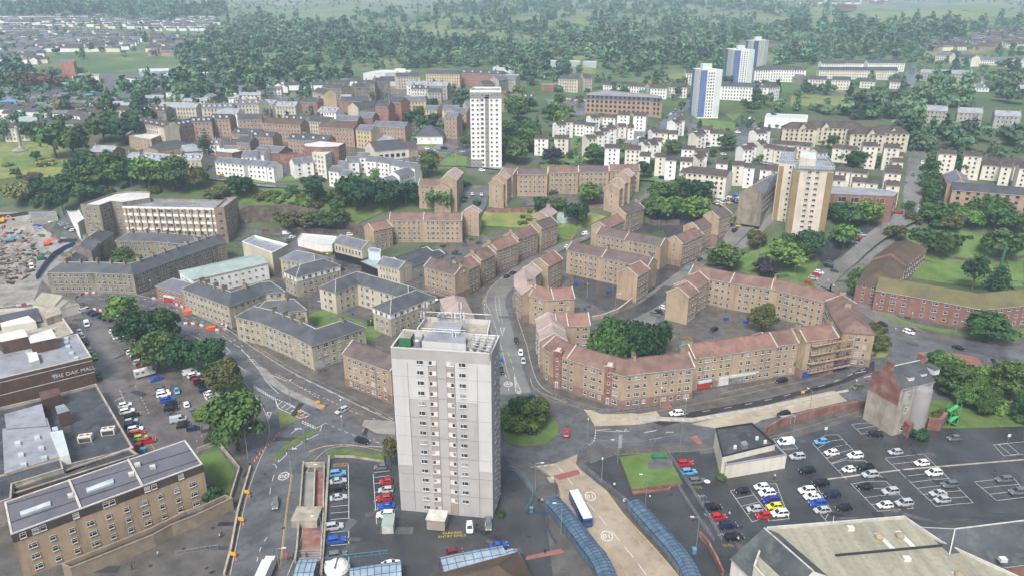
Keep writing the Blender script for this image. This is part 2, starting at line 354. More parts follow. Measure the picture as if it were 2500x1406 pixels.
def win_meshes(w,h,kind):
 k=(round(w,2),round(h,2),kind)
 if k in WCACHE:return WCACHE[k]
 fr=MB();t=0.085;d=0.07;fm={'white':'white_trim','dark':'black_paint','stone':'coping','tower':'white_trim'}[kind]
 fr.box((0,d/2,t/2),(w,d,t),fm);fr.box((0,d/2,h-t/2),(w,d,t),fm)
 fr.box((-w/2+t/2,d/2,h/2),(t,d-0.004,h-2*t),fm);fr.box((w/2-t/2,d/2,h/2),(t,d-0.004,h-2*t),fm)
 if w>1.5:fr.box((w*0.12,d/2,h/2),(0.09,d-0.008,h-2*t),fm)
 if h>1.2 and w<2.4:fr.box((0,d/2,h*0.62),(w-2*t,d-0.012,0.07),fm)
 fr.box((0,0.08,-0.04),(w+0.16,0.16,0.08),'coping' if kind!='tower' else 'white_trim')
 pn=MB();pn.box((0,0.02,h/2),(w-2*t,0.04,h-2*t),'glass_dark',skip=('k','b'))
 pc=MB();pc.box((0,0.02,h/2),(w-2*t,0.04,h-2*t),'glass_curtain',skip=('k','b'))
 on=MB();on.v,on.f,on.m,on.mats=list(fr.v),list(fr.f),list(fr.m),list(fr.mats);on.box((0,0.02,h/2),(w-2*t,0.04,h-2*t),'glass_dark',skip=('k','b'))
 WCACHE[k]=(fr.mesh('window'),pn.mesh('pane'),pc.mesh('pane'),on.mesh('window'))
 return WCACHE[k]
NWIN=[0]
def add_window(root,p,ang,w,h,kind='white',far=False,rnd=random,parts=None):
 m=win_meshes(w,h,kind);NWIN[0]+=1
 loc=Vector(p)-root.location
 if far:put('window',m[3],root,loc,ang);return
 f=put('window',m[0],root,loc,ang)
 put('pane',m[2]if rnd.random()<0.22 else m[1],f)
def wall_windows(root,a,b,zb,opt,rnd,out,limit=100,base=0.0):
 """windows in rows on the wall a->b (outward normal on the right side)"""
 a=Vector((a[0],a[1],0));b=Vector((b[0],b[1],0));d=b-a;L=d.length
 if L<1.8:return
 d/=L;nrm=Vector((d.y,-d.x,0));mid=(a+b)/2;mid.z=zb
 tc=CAMV-mid
 if nrm.dot(Vector((tc.x,tc.y,0)).normalized())<0.02:return
 if proj(mid.x,mid.y,mid.z+5)[1]<0:return
 ang=math.atan2(d.y,d.x)+math.pi
 far=tc.length>opt.get('near',300)
 sp=opt.get('sp',2.9);n=max(1,int((L-1.0)/sp));off=(L-n*sp)/2+sp/2
 pat=opt.get('pat',(1.25,));hh=opt.get('h',1.35)
 for c in range(n):
  w=pat[c%len(pat)]
  if w<=0:continue
  for r in range(opt.get('r0',0),opt['nf']):
   if out[0]>=limit:return
   p=a+d*(off+c*sp)+Vector((0,0,zb+base+opt.get('z0',1.0)+r*opt['fh']))
   x,y=proj(*p)
   if not(-80<x<2580 and y<1480):continue
   if rnd.random()<opt.get('drop',0.0):continue
   add_window(root,p+nrm*(opt.get('proud',0)),ang,w,hh,opt.get('kind','white'),far,rnd);out[0]+=1
def offset_path(P,a):
 n=len(P);L=[];Rr=[]
 for i in range(n):
  if i==0:d=(P[1]-P[0]).normalized();nn=Vector((-d.y,d.x));k=1
  elif i==n-1:d=(P[-1]-P[-2]).normalized();nn=Vector((-d.y,d.x));k=1
  else:
   d0=(P[i]-P[i-1]).normalized();d1=(P[i+1]-P[i]).normalized()
   n0=Vector((-d0.y,d0.x));n1=Vector((-d1.y,d1.x));nn=(n0+n1).normalized();k=1/max(0.45,nn.dot(n0))
  L.append(P[i]+nn*a*k);Rr.append(P[i]-nn*a*k)
 return L,Rr
NB=[0]
def gable(name,label,cat,pts,w,he,hr,wall,roof,ends='gg',win=None,base=None,chim=(),skew=True,joints=(),group=None,gwin=0,dorm=0,top=None,z=None,skewmat='coping',chmat='chimney_tan',over=0.35):
 NB[0]+=1;rnd=random.Random(NB[0]*31+5)
 g=[at(px,py,hr)for px,py in pts]
 zb=sum(p.z for p in g)/len(g)-0.0 if z is None else z
 P=[atz(px,py,zb+hr)for px,py in pts];P=[Vector((p.x,p.y))for p in P]
 a=w/2
 c=sum(P,Vector((0,0)))/len(P);root=thing(name,label,cat,(c.x,c.y,zb),0,group)
 d0=(P[0]-P[1]).normalized();d1=(P[-1]-P[-2]).normalized()
 F=list(P)
 if ends[0]=='h':F[0]=P[0]+d0*a
 if ends[1]=='h':F[-1]=P[-1]+d1*a
 L,Rr=offset_path(F,a);Lo,Ro=offset_path([F[0]+d0*(over if ends[0]=='h' else 0.12)]+F[1:-1]+[F[-1]+d1*(over if ends[1]=='h' else 0.12)],a+over)
 n=len(P);ze=zb+he;zr=zb+hr;zw=zb-7 if zb>1 else zb-0.3
 wm=MB();V3=lambda p,z_:(p.x,p.y,z_)
 for i in range(n-1):
  wm.face([V3(L[i],zw),V3(L[i],ze),V3(L[i+1],ze),V3(L[i+1],zw)][::-1],wall);wm.face([V3(Rr[i],zw),V3(Rr[i+1],zw),V3(Rr[i+1],ze),V3(Rr[i],ze)],wall)
 for i,e in((0,ends[0]),(n-1,ends[1])):
  A,B=(L[i],Rr[i])if i==0 else(Rr[i],L[i])
  pts_=[V3(A,zw),V3(B,zw),V3(B,ze)]
  if e!='h':pts_.append(V3(F[i],zr-0.08))
  pts_.append(V3(A,ze));wm.face(pts_,wall)
 wobj=wm.build('wall',root)
 slope=(hr-he)/a;zo=ze-over*slope
 rm=MB();PR=[V3(p,zr)for p in P]
 if ends[0]!='h':PR[0]=V3(P[0]+d0*0.12,zr)
 if ends[1]!='h':PR[-1]=V3(P[-1]+d1*0.12,zr)
 for i in range(n-1):
  rm.face([V3(Lo[i],zo),PR[i],PR[i+1],V3(Lo[i+1],zo)][::-1],roof);rm.face([V3(Ro[i],zo),V3(Ro[i+1],zo),PR[i+1],PR[i]],roof)
  rm.face([V3(Lo[i],zo),V3(Lo[i+1],zo),V3(Lo[i+1],zo-0.22),V3(Lo[i],zo-0.22)],'coping');rm.face([V3(Ro[i],zo),V3(Ro[i],zo-0.22),V3(Ro[i+1],zo-0.22),V3(Ro[i+1],zo)],'coping')
  rm.face([V3(Lo[i],zo-0.22),V3(Lo[i+1],zo-0.22),V3(Ro[i+1],zo-0.22),V3(Ro[i],zo-0.22)][::-1],'coping')
  rm.bar(PR[i],PR[i+1],0.35,0.14,'coping' if roof.startswith('slate')else roof)
 for i,e,s in((0,ends[0],1),(n-1,ends[1],-1)):
  if e=='h':
   t=[V3(Lo[i],zo),V3(Ro[i],zo),PR[i]];rm.face(t if i==0 else t[::-1],roof)
   rm.bar(V3(Lo[i],zo),PR[i],0.22,0.1,'coping' if roof.startswith('slate')else roof);rm.bar(V3(Ro[i],zo),PR[i],0.22,0.1,'coping' if roof.startswith('slate')else roof)
 robj=rm.build('roof',root)
 def skewat(p,dirv,nn):
  m=MB()
  for s in(1,-1):
   m.bar(V3(p,zr+0.12),V3(p+nn*s*(a+over),zo+0.12),0.34,0.3,skewmat)
  put('skew',m.mesh('skew',tuple(root.location)),robj)
 if skew:
  if ends[0]!='h':skewat(P[0],d0,Vector((-d0.y,d0.x)))
  if ends[1]!='h':skewat(P[-1],d1,Vector((-d1.y,d1.x)))
 tot=[0]
 for i in range(n-1):tot.append(tot[-1]+(P[i+1]-P[i]).length)
 def along(f):
  s=f*tot[-1]
  for i in range(n-1):
   if s<=tot[i+1]+1e-6:
    dd=(P[i+1]-P[i]).normalized();return P[i]+dd*(s-tot[i]),dd
  return P[-1],(P[-1]-P[-2]).normalized()
 for f in joints:
  p,dd=along(f);skewat(p,dd,Vector((-dd.y,dd.x)))
 for f in chim:
  p,dd=along(f);m=MB();ang=math.atan2(dd.y,dd.x);zc=zr+0.3
  m.box((p.x,p.y,zc),(0.75,2.3,2.6),chmat,ang);m.box((p.x,p.y,zc+1.36),(0.95,2.5,0.12),'chimney_dark',ang)
  co=put('chimney',m.mesh('chimney',tuple(root.location)),robj)
  pm=MB()
  for k in(-0.75,-0.25,0.25,0.75):
   pp=p+Vector((-dd.y,dd.x))*k*1.0;pm.lathe([(0.13,1.42),(0.11,1.85)],'clay',6,(pp.x,pp.y,zc))
  put('chimney_pot',pm.mesh('chimney_pot',tuple(root.location)),co)if(CAMV-Vector((p.x,p.y,zr))).length<420 else None
 if base:
  bm=MB();bh=base[1];e=0.08
  Lb,Rb=offset_path([F[0]+d0*e]+F[1:-1]+[F[-1]+d1*e],a+e)
  poly=[(p.x,p.y)for p in Lb]+[(p.x,p.y)for p in Rb[::-1]]
  bm.prism(poly,zw+0.02,zb+bh,base[0],bottom=False)
  bm.build('base_course',root)
 if top:
  bm=MB();e=0.06
  Lb,Rb=offset_path([F[0]+d0*e]+F[1:-1]+[F[-1]+d1*e],a+e)
  poly=[(p.x,p.y)for p in Lb]+[(p.x,p.y)for p in Rb[::-1]]
  bm.prism(poly,ze-top[1],zo-0.1 if zo-0.1<ze else ze-0.05,top[0]);bm.build('upper_band',root)
 if win:
  o=[0];st=dict(win)
  for i in range(n-1):
   wall_windows(root,Rr[i],Rr[i+1],zb,dict(st,proud=0.09),rnd,o);wall_windows(root,L[i+1],L[i],zb,dict(st,proud=0.09),rnd,o)
  for i,e in((0,ends[0]),(n-1,ends[1])):
   A,B=(L[i],Rr[i])if i==0 else(Rr[i],L[i])
   if e=='h':wall_windows(root,A,B,zb,dict(st,proud=0.09),rnd,o)
   elif gwin:wall_windows(root,A,B,zb,dict(st,proud=0.09,sp=(A-B).length/gwin-0.4,pat=(0.85,)),rnd,o)
 if dorm:
  nn_=dorm
  for j in range(nn_):
   p,dd=along((j+0.5)/nn_);nrm=Vector((-dd.y,dd.x));tc=Vector((-p.x,-p.y))
   if nrm.dot(tc)<0:nrm=-nrm
   pc=p+nrm*a*0.62;m=MB();ang=math.atan2(nrm.y,nrm.x)-math.pi/2
   m.box((pc.x,pc.y,ze+(hr-he)*0.38+0.65),(1.7,1.6,1.6),'white_trim',ang);
   m.box((pc.x,pc.y,ze+(hr-he)*0.38+1.53),(1.95,1.85,0.14),roof,ang)
   dm=put('dormer',m.mesh('dormer',tuple(root.location)),robj)
 return root
def polyroof(name,label,cat,pts,h,wall,roof,para=0.5,win=None,group=None,z=None,kids=(),paramat=None,base=None,topband=None,near=None):
 """flat-roofed building: roof corners in photo pixels at height h; walls dropped to the ground"""
 NB[0]+=1;rnd=random.Random(NB[0]*17+3)
 g=[at(px,py,h)for px,py in pts];zb=sum(p.z for p in g)/len(g)if z is None else z
 P=[atz(px,py,zb+h)for px,py in pts];P=[Vector((p.x,p.y))for p in P]
 A=sum(P[i].x*P[(i+1)%len(P)].y-P[(i+1)%len(P)].x*P[i].y for i in range(len(P)))
 if A<0:P=P[::-1]
 c=sum(P,Vector((0,0)))/len(P);root=thing(name,label,cat,(c.x,c.y,zb),0,group)
 n=len(P);zt=zb+h;zw=zb-7 if zb>1 else zb-0.3
 m=MB()
 for i in range(n):
  j=(i+1)%n;m.face([(P[i].x,P[i].y,zw),(P[j].x,P[j].y,zw),(P[j].x,P[j].y,zt),(P[i].x,P[i].y,zt)],wall)
 m.build('wall',root)
 def inset(t):
  out=[]
  for i in range(n):
   d0=(P[i]-P[i-1]).normalized();d1=(P[(i+1)%n]-P[i]).normalized()
   n0=Vector((-d0.y,d0.x));n1=Vector((-d1.y,d1.x));nn=n0+n1
   nn=nn.normalized()if nn.length>1e-3 else n0;out.append(P[i]+nn*t/max(0.4,nn.dot(n0)))
  return out
 I=inset(0.35);O=inset(-0.06)
 r=MB();r.face([(p.x,p.y,zt-para)for p in I],roof);ro=r.build('roof',root)
 pm=MB();pmn=paramat or wall
 for i in range(n):
  j=(i+1)%n
  pm.face([(O[i].x,O[i].y,zt+0.05),(O[j].x,O[j].y,zt+0.05),(I[j].x,I[j].y,zt+0.05),(I[i].x,I[i].y,zt+0.05)],pmn)
  pm.face([(I[i].x,I[i].y,zt+0.05),(I[j].x,I[j].y,zt+0.05),(I[j].x,I[j].y,zt-para),(I[i].x,I[i].y,zt-para)],pmn)
  pm.face([(O[i].x,O[i].y,zt-0.2),(O[j].x,O[j].y,zt-0.2),(O[j].x,O[j].y,zt+0.05),(O[i].x,O[i].y,zt+0.05)],pmn)
 pm.build('parapet',root)
 if base:
  bm=MB();Q=inset(-0.08);bm.prism([(p.x,p.y)for p in Q],zw+0.02,zb+base[1],base[0],bottom=False);bm.build('base_course',root)
 if topband:
  bm=MB();Q=inset(-0.07)
  for i in range(n):
   j=(i+1)%n;bm.face([(Q[i].x,Q[i].y,zt-topband[1]),(Q[j].x,Q[j].y,zt-topband[1]),(Q[j].x,Q[j].y,zt-0.2),(Q[i].x,Q[i].y,zt-0.2)],topband[0])
  bm.build('upper_band',root)
 if win:
  o=[0]
  for i in range(n):wall_windows(root,P[i],P[(i+1)%n],zb,dict(win,proud=0.09 if(base or topband)else 0.0),rnd,o)
 root['_z']=zb
 return root
def roofbox(root,t,pts,z0,z1,mat,name='plant_room',top=None,parent=None):
 """a box on a roof: corners in photo pixels at its own top height z1 (world)"""
 P=[atz(px,py,z1)for px,py in pts];m=MB();m.prism([(p.x,p.y)for p in P],z0,z1,mat,top)
 return put(name,m.mesh(name,tuple(root.location)),root)
def leaf_cards(m,rng,lobes,n,size,mat,flat=0.0):
 """n small leaf clumps spread over and inside the lobes (centre, radii)"""
 wts=np.array([l[1][0]*l[1][1]for l in lobes]);wts/=wts.sum()
 for _ in range(n):
  c,rd=lobes[rng.choice(len(lobes),p=wts)]
  d=rng.normal(size=3);d/=np.linalg.norm(d);
  if d[2]<-0.5:d[2]=-d[2]*0.4
  rr=rng.uniform(0.72,1.06)if rng.random()<0.8 else rng.uniform(0.35,0.8)
  p=np.array(c)+d*np.array(rd)*rr
  nrm=d+rng.normal(size=3)*0.45;nrm/=np.linalg.norm(nrm)
  t=np.cross(nrm,[0.3,0.2,1]);t/=np.linalg.norm(t)+1e-9;b=np.cross(nrm,t)
  s=size*rng.uniform(0.6,1.35);k=rng.uniform(0.6,1.1);a=rng.uniform(0,6.28)
  t,b=t*math.cos(a)+b*math.sin(a),b*math.cos(a)-t*math.sin(a)
  m.face([p-t*s-b*s*k*0.4,p+t*s*0.2-b*s*k,p+t*s+b*s*k*0.3,p-t*s*0.1+b*s*k],mat)
def tree_mesh(seed,leafmat,kind='round',n=900,size=0.062):
 """unit tree: crown width 1, so it is scaled to each tree's own size; returns (trunk mesh, crown mesh)"""
 rng=np.random.default_rng(seed);m=MB();tr=MB()
 if kind=='round':H=1.02;lobes=[((0,0,0.5),(0.33,0.33,0.37))];k=15
 elif kind=='tall':H=1.7;lobes=[((0,0,0.9),(0.34,0.34,0.66))];k=9
 elif kind=='wide':H=0.72;lobes=[((0,0,0.36),(0.42,0.42,0.28))];k=13
 elif kind=='bush':H=0.6;lobes=[((0,0,0.2),(0.42,0.42,0.26))];k=8
 elif kind=='conifer':H=2.1;lobes=[];k=0
 for i in range(k):
  a=6.283*i/k+rng.uniform(-0.4,0.4);L=lobes[0];el=rng.uniform(-0.55,0.9)
  r=rng.uniform(0.09,0.22);rr=rng.uniform(0.75,1.1)
  lobes.append(((L[1][0]*rr*math.cos(a)*math.cos(el),L[1][1]*rr*math.sin(a)*math.cos(el),L[0][2]+L[1][2]*0.82*math.sin(el)),(r,r,r*0.85)))
 if kind=='conifer':
  for i in range(9):
   z=0.25+i*0.21;r=0.46*(1-i/9.5);
   for j in range(5 if i<6 else 2):
    a=6.28*j/5+i;lobes.append(((r*0.55*math.cos(a),r*0.55*math.sin(a),z),(r*0.5+0.04,r*0.5+0.04,0.11)))
 leaf_cards(m,rng,lobes,n,size,leafmat)
 if kind!='bush':
  th=0.34*H if kind!='conifer' else 1.6
  tr.tube([(0,0,-0.05),(0.005,0.01,th*0.5),(-0.01,0,th)],[0.035,0.027,0.02 if kind!='conifer' else 0.006],'bark',7)
  if kind!='conifer':
   for i in range(5):
    a=i*1.26+0.3;tr.tube([(-0.01,0,th*0.8),(0.14*math.cos(a),0.14*math.sin(a),th*1.25),(0.27*math.cos(a),0.27*math.sin(a),H*0.66)],[0.018,0.012,0.005],'bark',5)
 else:tr.tube([(0,0,-0.05),(0,0,0.15)],0.02,'bark',5)
 return tr.mesh('trunk'),m.mesh('crown')
TREEM={}
def tree_var(kind,leaf,lod,v):
 k=(kind,leaf,lod,v)
 if k not in TREEM:
  n,s=((3600,0.03),(1300,0.046),(420,0.075))[lod]
  TREEM[k]=tree_mesh(hash((kind,lod,v))%1000 if False else(len(kind)*37+lod*11+v*101+len(leaf)),leaf,kind,n,s)
 return TREEM[k]
LEAFADJ={'leaf':'green','leaf_light':'light green','leaf_olive':'olive','leaf_dark':'dark green','leaf_purple':'dark purple','leaf_yellow':'yellowish','leaf_rust':'rust brown','leaf_far':'green'}
def tree(label,x,y,wpx,leaf='leaf',kind='round',group=None,cat='tree',hs=1.0,seed=None,world=None,wm=None):
 """x,y: photo pixel of the foot of the tree; wpx: crown width in photo pixels"""
 p=at(x,y)if world is None else Vector(world)
 dist=(CAMV-p).length;w=wpx*dist/FPX if wm is None else wm
 lod=0 if dist<330 and w>7 else(1 if dist<560 else 2)
 sd=int(p.x*13+p.y*7)if seed is None else seed
 tm,cm=tree_var(kind,leaf,lod,sd%3)
 rz=(sd%17)*0.37;nm='shrub' if kind=='bush' else('conifer' if kind=='conifer' else 'broadleaf_tree')
 o=put(nm,None,None,p,rz,(w,w,w*hs));tag(o,label,'shrub' if kind=='bush' else cat,group)
 put('trunk',tm,o);put('crown',cm,o);return o
def car_meshes(kind):
 """x forward, z up; returns body, glass, details"""
 S={'hatch':(4.1,1.76,1.48),'saloon':(4.5,1.8,1.42),'suv':(4.5,1.86,1.68),'estate':(4.7,1.82,1.5),'van':(4.9,1.95,1.95),'small':(3.6,1.66,1.5)}[kind]
 L,Wd,H=S;h=Wd/2;b=MB();g=MB();r=MB()
 def sec(x,zb,zt,wb,wt):
  return[(x,-wb,zb),(x,wb,zb),(x,wb*1.0,(zb+zt)*0.5),(x,wt,zt-0.04),(x,wt*0.86,zt),(x,-wt*0.86,zt),(x,-wt,zt-0.04),(x,-wb,(zb+zt)*0.5)]
 bl=0.62*H if kind!='van' else 0.56*H
 if kind=='van':st=[(-L/2,0.38,bl-0.05,.92),(-L/2+0.1,0.25,bl,1),(L*0.2,0.22,bl,1),(L*0.33,0.22,bl-0.05,1),(L*0.44,0.25,bl-0.25,.95),(L/2,0.35,bl-0.42,.82)]
 else:st=[(-L/2,0.42,bl-0.16,.8),(-L/2+0.14,0.28,bl-0.03,.94),(-L*0.3,0.22,bl,1),(0,0.2,bl,1),(L*0.2,0.22,bl-0.01,1),(L*0.36,0.25,bl-0.12,.96),(L*0.46,0.28,bl-0.2,.88),(L/2,0.38,bl-0.34,.74)]
 rings=[sec(x,zb,zt,h*k,h*k*0.97)for x,zb,zt,k in st];i0=0
 base=len(b.v)
 for rg in rings:b.v.extend(rg)
 k=b.mi('car_paint')
 for j in range(len(rings)-1):
  for q_ in range(8):b.f.append((base+j*8+q_,base+j*8+(q_+1)%8,base+(j+1)*8+(q_+1)%8,base+(j+1)*8+q_));b.m.append(k)
 b.f.append(tuple(base+q_ for q_ in range(8))[::-1]);b.m.append(k);e=base+(len(rings)-1)*8;b.f.append(tuple(e+q_ for q_ in range(8)));b.m.append(k)
 if kind=='saloon':lo=(-L*0.36,L*0.24);up=(-L*0.20,L*0.06)
 elif kind=='van':lo=(-L/2+0.08,L*0.40);up=(-L/2+0.16,L*0.24)
 elif kind in('estate','suv'):lo=(-L/2+0.1,L*0.26);up=(-L/2+0.42,L*0.09)
 else:lo=(-L/2+0.12,L*0.27);up=(-L/2+0.55,L*0.08)
 z0=bl-0.03;z1=H-0.05;wl=h*0.9;wu=h*0.72 if kind!='van' else h*0.86
 A=[(lo[0],-wl,z0),(lo[1],-wl,z0),(lo[1],wl,z0),(lo[0],wl,z0)];B=[(up[0],-wu,z1),(up[1],-wu,z1),(up[1],wu,z1),(up[0],wu,z1)]
 gm='car_glass'
 for j in range(4):
  g.face([A[j],A[(j+1)%4],B[(j+1)%4],B[j]],gm)
 r.face([(p[0],p[1],z1+0.0)for p in B],'car_paint');C=[(up[0]+0.06,-wu+0.06,H),(up[1]-0.1,-wu+0.06,H),(up[1]-0.1,wu-0.06,H),(up[0]+0.06,wu-0.06,H)]
 for j in range(4):r.face([B[j],B[(j+1)%4],C[(j+1)%4],C[j]],'car_paint')
 r.face(C,'car_paint')
 for s in(-1,1):
  for t in((0,0),(1,1)):
   r.bar((A[t[0]][0],s*wl,z0),(B[t[0]][0],s*wu,z1),0.09,0.09,'car_paint')
  mid=(lo[0]+lo[1])*0.5;r.bar((mid,s*wl*1.005,z0),(mid-0.05,s*wu*1.01,z1),0.1,0.05,'car_paint')
  if kind=='van':r.face([(lo[0],s*(wl+.012),z0),(L*0.06,s*(wl+.012),z0),(L*0.06,s*(wu+.012),z1),(up[0],s*(wu+.012),z1)],'car_paint')
 ty=MB();
 def wheel(m,rm):
  n=12;m.lathe([(0.2,-0.1),(0.33,-0.1),(0.33,0.1),(0.2,0.1)],'tyre',n);rm.lathe([(0.21,-0.07),(0.21,0.112),(0.05,0.09)],'rim',n)
  for mm in(m,rm):mm.v=[(v[0],v[2],v[1])for v in mm.v]
 rmm=MB();wheel(ty,rmm)
 hl=MB();hl.box((L/2-0.1,0,0),(0.22,0.38,0.15),'lamp_clear');tl=MB();tl.box((-L/2+0.07,0,0),(0.14,0.3,0.22),'lamp_red')
 return dict(body=b.mesh('body',smooth=False),glass=g.mesh('windows'),roof=r.mesh('roof'),tyre=ty.mesh('wheel'),rim=rmm.mesh('rim'),hl=hl.mesh('headlight'),tl=tl.mesh('tail_light'),L=L,h=h,bl=bl,H=H)
CM={}
CARC={'white':'e9e9ea','silver':'a9adb3','grey':'63676c','black':'121316','red':'b3161c','blue':'1f4fb0','navy':'1b2348','lightblue':'5f97c4','yellow':'d6cf2a','green':'24503a','darkred':'6b1420','olive':'5d6338','teal':'2b8a80','lime':'8bbf2f','orange':'d8641f','violet':'2a2590','purple':'2a2590','beige':'b7a789'}
CARN={'lightblue':'light blue','violet':'deep blue','darkred':'dark red','lime':'lime green','navy':'navy blue'}
CARK={'hatch':'hatchback','saloon':'saloon car','suv':'tall car','estate':'estate car','van':'van','small':'small car'}
def carp(label,p,ang,kind,colr,group=None,parts=True):
 if kind not in CM:CM[kind]=car_meshes(kind)
 m=CM[kind];o=put('parked_van' if kind=='van' else 'car',None,None,p,ang);tag(o,label,'van' if kind=='van' else 'car',group)
 c=(*hx(CARC[colr]),1)
 for nm,k in(('body','body'),('windows','glass'),('roof','roof')):
  x=put(nm,m[k],o);x.color=c
 L,h=m['L'],m['h']
 for sx in(1,-1):
  for sy in(1,-1):
   wx=L*0.31 if sx>0 else-L*0.3
   wv=put('wheel',m['tyre'],o,(wx,sy*(h-0.1),0.33),0 if sy>0 else math.pi)
   if(CAMV-p).length<330:put('rim',m['rim'],wv)
 if(CAMV-p).length<330:
  for sy in(1,-1):
   put('headlight',m['hl'],o,(0,sy*h*0.62,m['bl']-0.36));put('tail_light',m['tl'],o,(0,sy*h*0.66,m['bl']-0.26))
 return o
NUMW=['one','two','three','four','five','six','seven','eight','nine','ten']
def cars(place,vec,items,group=None,t='P',z=0.0):
 """items: (x,y,colour,kind[,vec]) ; vec: photo direction the nose points to; labels count same-looking cars along the list"""
 cnt={}
 for it in items:cnt[(it[2],it[3])]=cnt.get((it[2],it[3]),0)+1
 seen={}
 for it in items:
  x,y=q(t,it[0],it[1]);v=it[4]if len(it)>4 else vec
  p=at(x,y);p2=at(x+v[0],y+v[1]);ang=math.atan2(p2.y-p.y,p2.x-p.x)
  p.z+=z+0.03
  k=(it[2],it[3]);seen[k]=seen.get(k,0)+1
  nm=f"{CARN.get(it[2],it[2])} {CARK[it[3]]}"
  lab=f"{nm} {place}" if cnt[k]==1 else f"{ORD[seen[k]-1]} {nm} {place}"
  carp(lab,p,ang,it[3],it[2],group)
def sheet(name,pts,mat,z=0.02,kind='structure',label=None,step=None,t='P'):
 pts=qs(t,pts)if t!='P' else pts
 P=[];n=len(pts)
 for i in range(n):
  a=pts[i];b=pts[(i+1)%n];P.append(a)
 W3=[at(*p)for p in P]
 import bmesh
 bm=bmesh.new();vs=[bm.verts.new((v.x,v.y,0))for v in W3]
 try:f=bm.faces.new(vs)
 except ValueError:return
 bmesh.ops.triangulate(bm,faces=bm.faces[:])
 if max(v.z for v in W3)>0.2 or step:
  for _ in range(7):
   es=[e for e in bm.edges if e.calc_length()>(step or 7)]
   if not es:break
   bmesh.ops.subdivide_edges(bm,edges=es,cuts=1);bmesh.ops.triangulate(bm,faces=bm.faces[:])
 for v in bm.verts:
  tz=T(v.co.x,v.co.y);v.co.z=tz+z+(0.16 if tz>0.2 else 0)
 bmesh.ops.recalc_face_normals(bm,faces=bm.faces[:])
 if sum(f.normal.z*f.calc_area()for f in bm.faces)<0:bmesh.ops.reverse_faces(bm,faces=bm.faces[:])
 me=bpy.data.meshes.new(name);bm.to_mesh(me);bm.free();me.materials.append(MATS[mat])
 o=put(name,me);tag(o,label,None,None,kind);return o
def world_line(pts,t='P'):return[at(*p)for p in qs(t,pts)]
def smooth_line(P,n=4):
 out=[]
 for i in range(len(P)-1):
  p0=P[max(0,i-1)];p1=P[i];p2=P[i+1];p3=P[min(len(P)-1,i+2)]
  for k in range(n):
   s=k/n;out.append(0.5*((2*p1)+(p2-p0)*s+(2*p0-5*p1+4*p2-p3)*s*s+(3*p1-p0-3*p2+p3)*s**3))
 out.append(P[-1]);return out
def ribbon(m,P,w,z,mat,off=0.0):
 P2=[Vector((p.x,p.y))for p in P];L,Rr=offset_path(P2,w/2)
 if off:
  C,_=offset_path(P2,off);L,Rr=offset_path(C,w/2)
 for i in range(len(P)-1):
  zz=[T(L[i].x,L[i].y),T(L[i+1].x,L[i+1].y)];e=0.16 if zz[0]>0.2 else 0
  m.face([(Rr[i].x,Rr[i].y,P[i].z+z+e),(Rr[i+1].x,Rr[i+1].y,P[i+1].z+z+e),(L[i+1].x,L[i+1].y,P[i+1].z+z+e),(L[i].x,L[i].y,P[i].z+z+e)],mat)
def road(name,pts,w,mat='asphalt',z=0.03,t='P',sm=4):
 P=smooth_line(world_line(pts,t),sm)if sm else world_line(pts,t);
 Q=[]
 for i in range(len(P)-1):
  n=max(1,int((P[i+1]-P[i]).length/6))
  for k in range(n):
   v=P[i].lerp(P[i+1],k/n);v.z=T(v.x,v.y);Q.append(v)
 Q.append(P[-1]);m=MB();ribbon(m,Q,w,z,mat);o=m.build(name);tag(o,kind='structure');return o
MARK=MB()
def line(pts,w=0.15,mat='paint_white',dash=None,z=0.05,t='P',sm=3,mb=None):
 P=world_line(pts,t)
 if sm and len(P)>2:P=smooth_line(P,sm)
 m=mb or MARK
 if not dash:ribbon(m,P,w,z,mat);return
 on,off=dash;pos=0.0
 for i in range(len(P)-1):
  L=(P[i+1]-P[i]).length;d=(P[i+1]-P[i])/max(L,1e-6);s=0.0
  while s<L:
   ph=pos%(on+off);
   if ph<on:
    e=min(L-s,on-ph);ribbon(m,[P[i]+d*s,P[i]+d*(s+e)],w,z,mat)
   else:e=min(L-s,on+off-ph)
   s+=e+1e-4;pos+=e+1e-4
def kerb(name,pts,t='P',w=0.22,h=0.13,mat='kerb_stone',sm=3,label=None,closed=False):
 P=world_line(pts,t)
 if closed:P.append(P[0])
 if sm:P=smooth_line(P,sm)
 m=MB()
 for i in range(len(P)-1):m.bar(P[i]+Vector((0,0,h/2)),P[i+1]+Vector((0,0,h/2)),w,h+0.02,mat)
 o=m.build(name);tag(o,kind='structure');return o
def slab(name,pts,h,mat,t='P',edge=None,kind='structure'):
 """raised level surface (pavement, island, verge) with a real step"""
 W3=world_line(pts,t);z=W3[0].z
 m=MB();m.prism([(p.x,p.y)for p in W3],z-0.3,z+h,edge or 'kerb_stone',mat,bottom=False);o=m.build(name);tag(o,kind=kind);return o
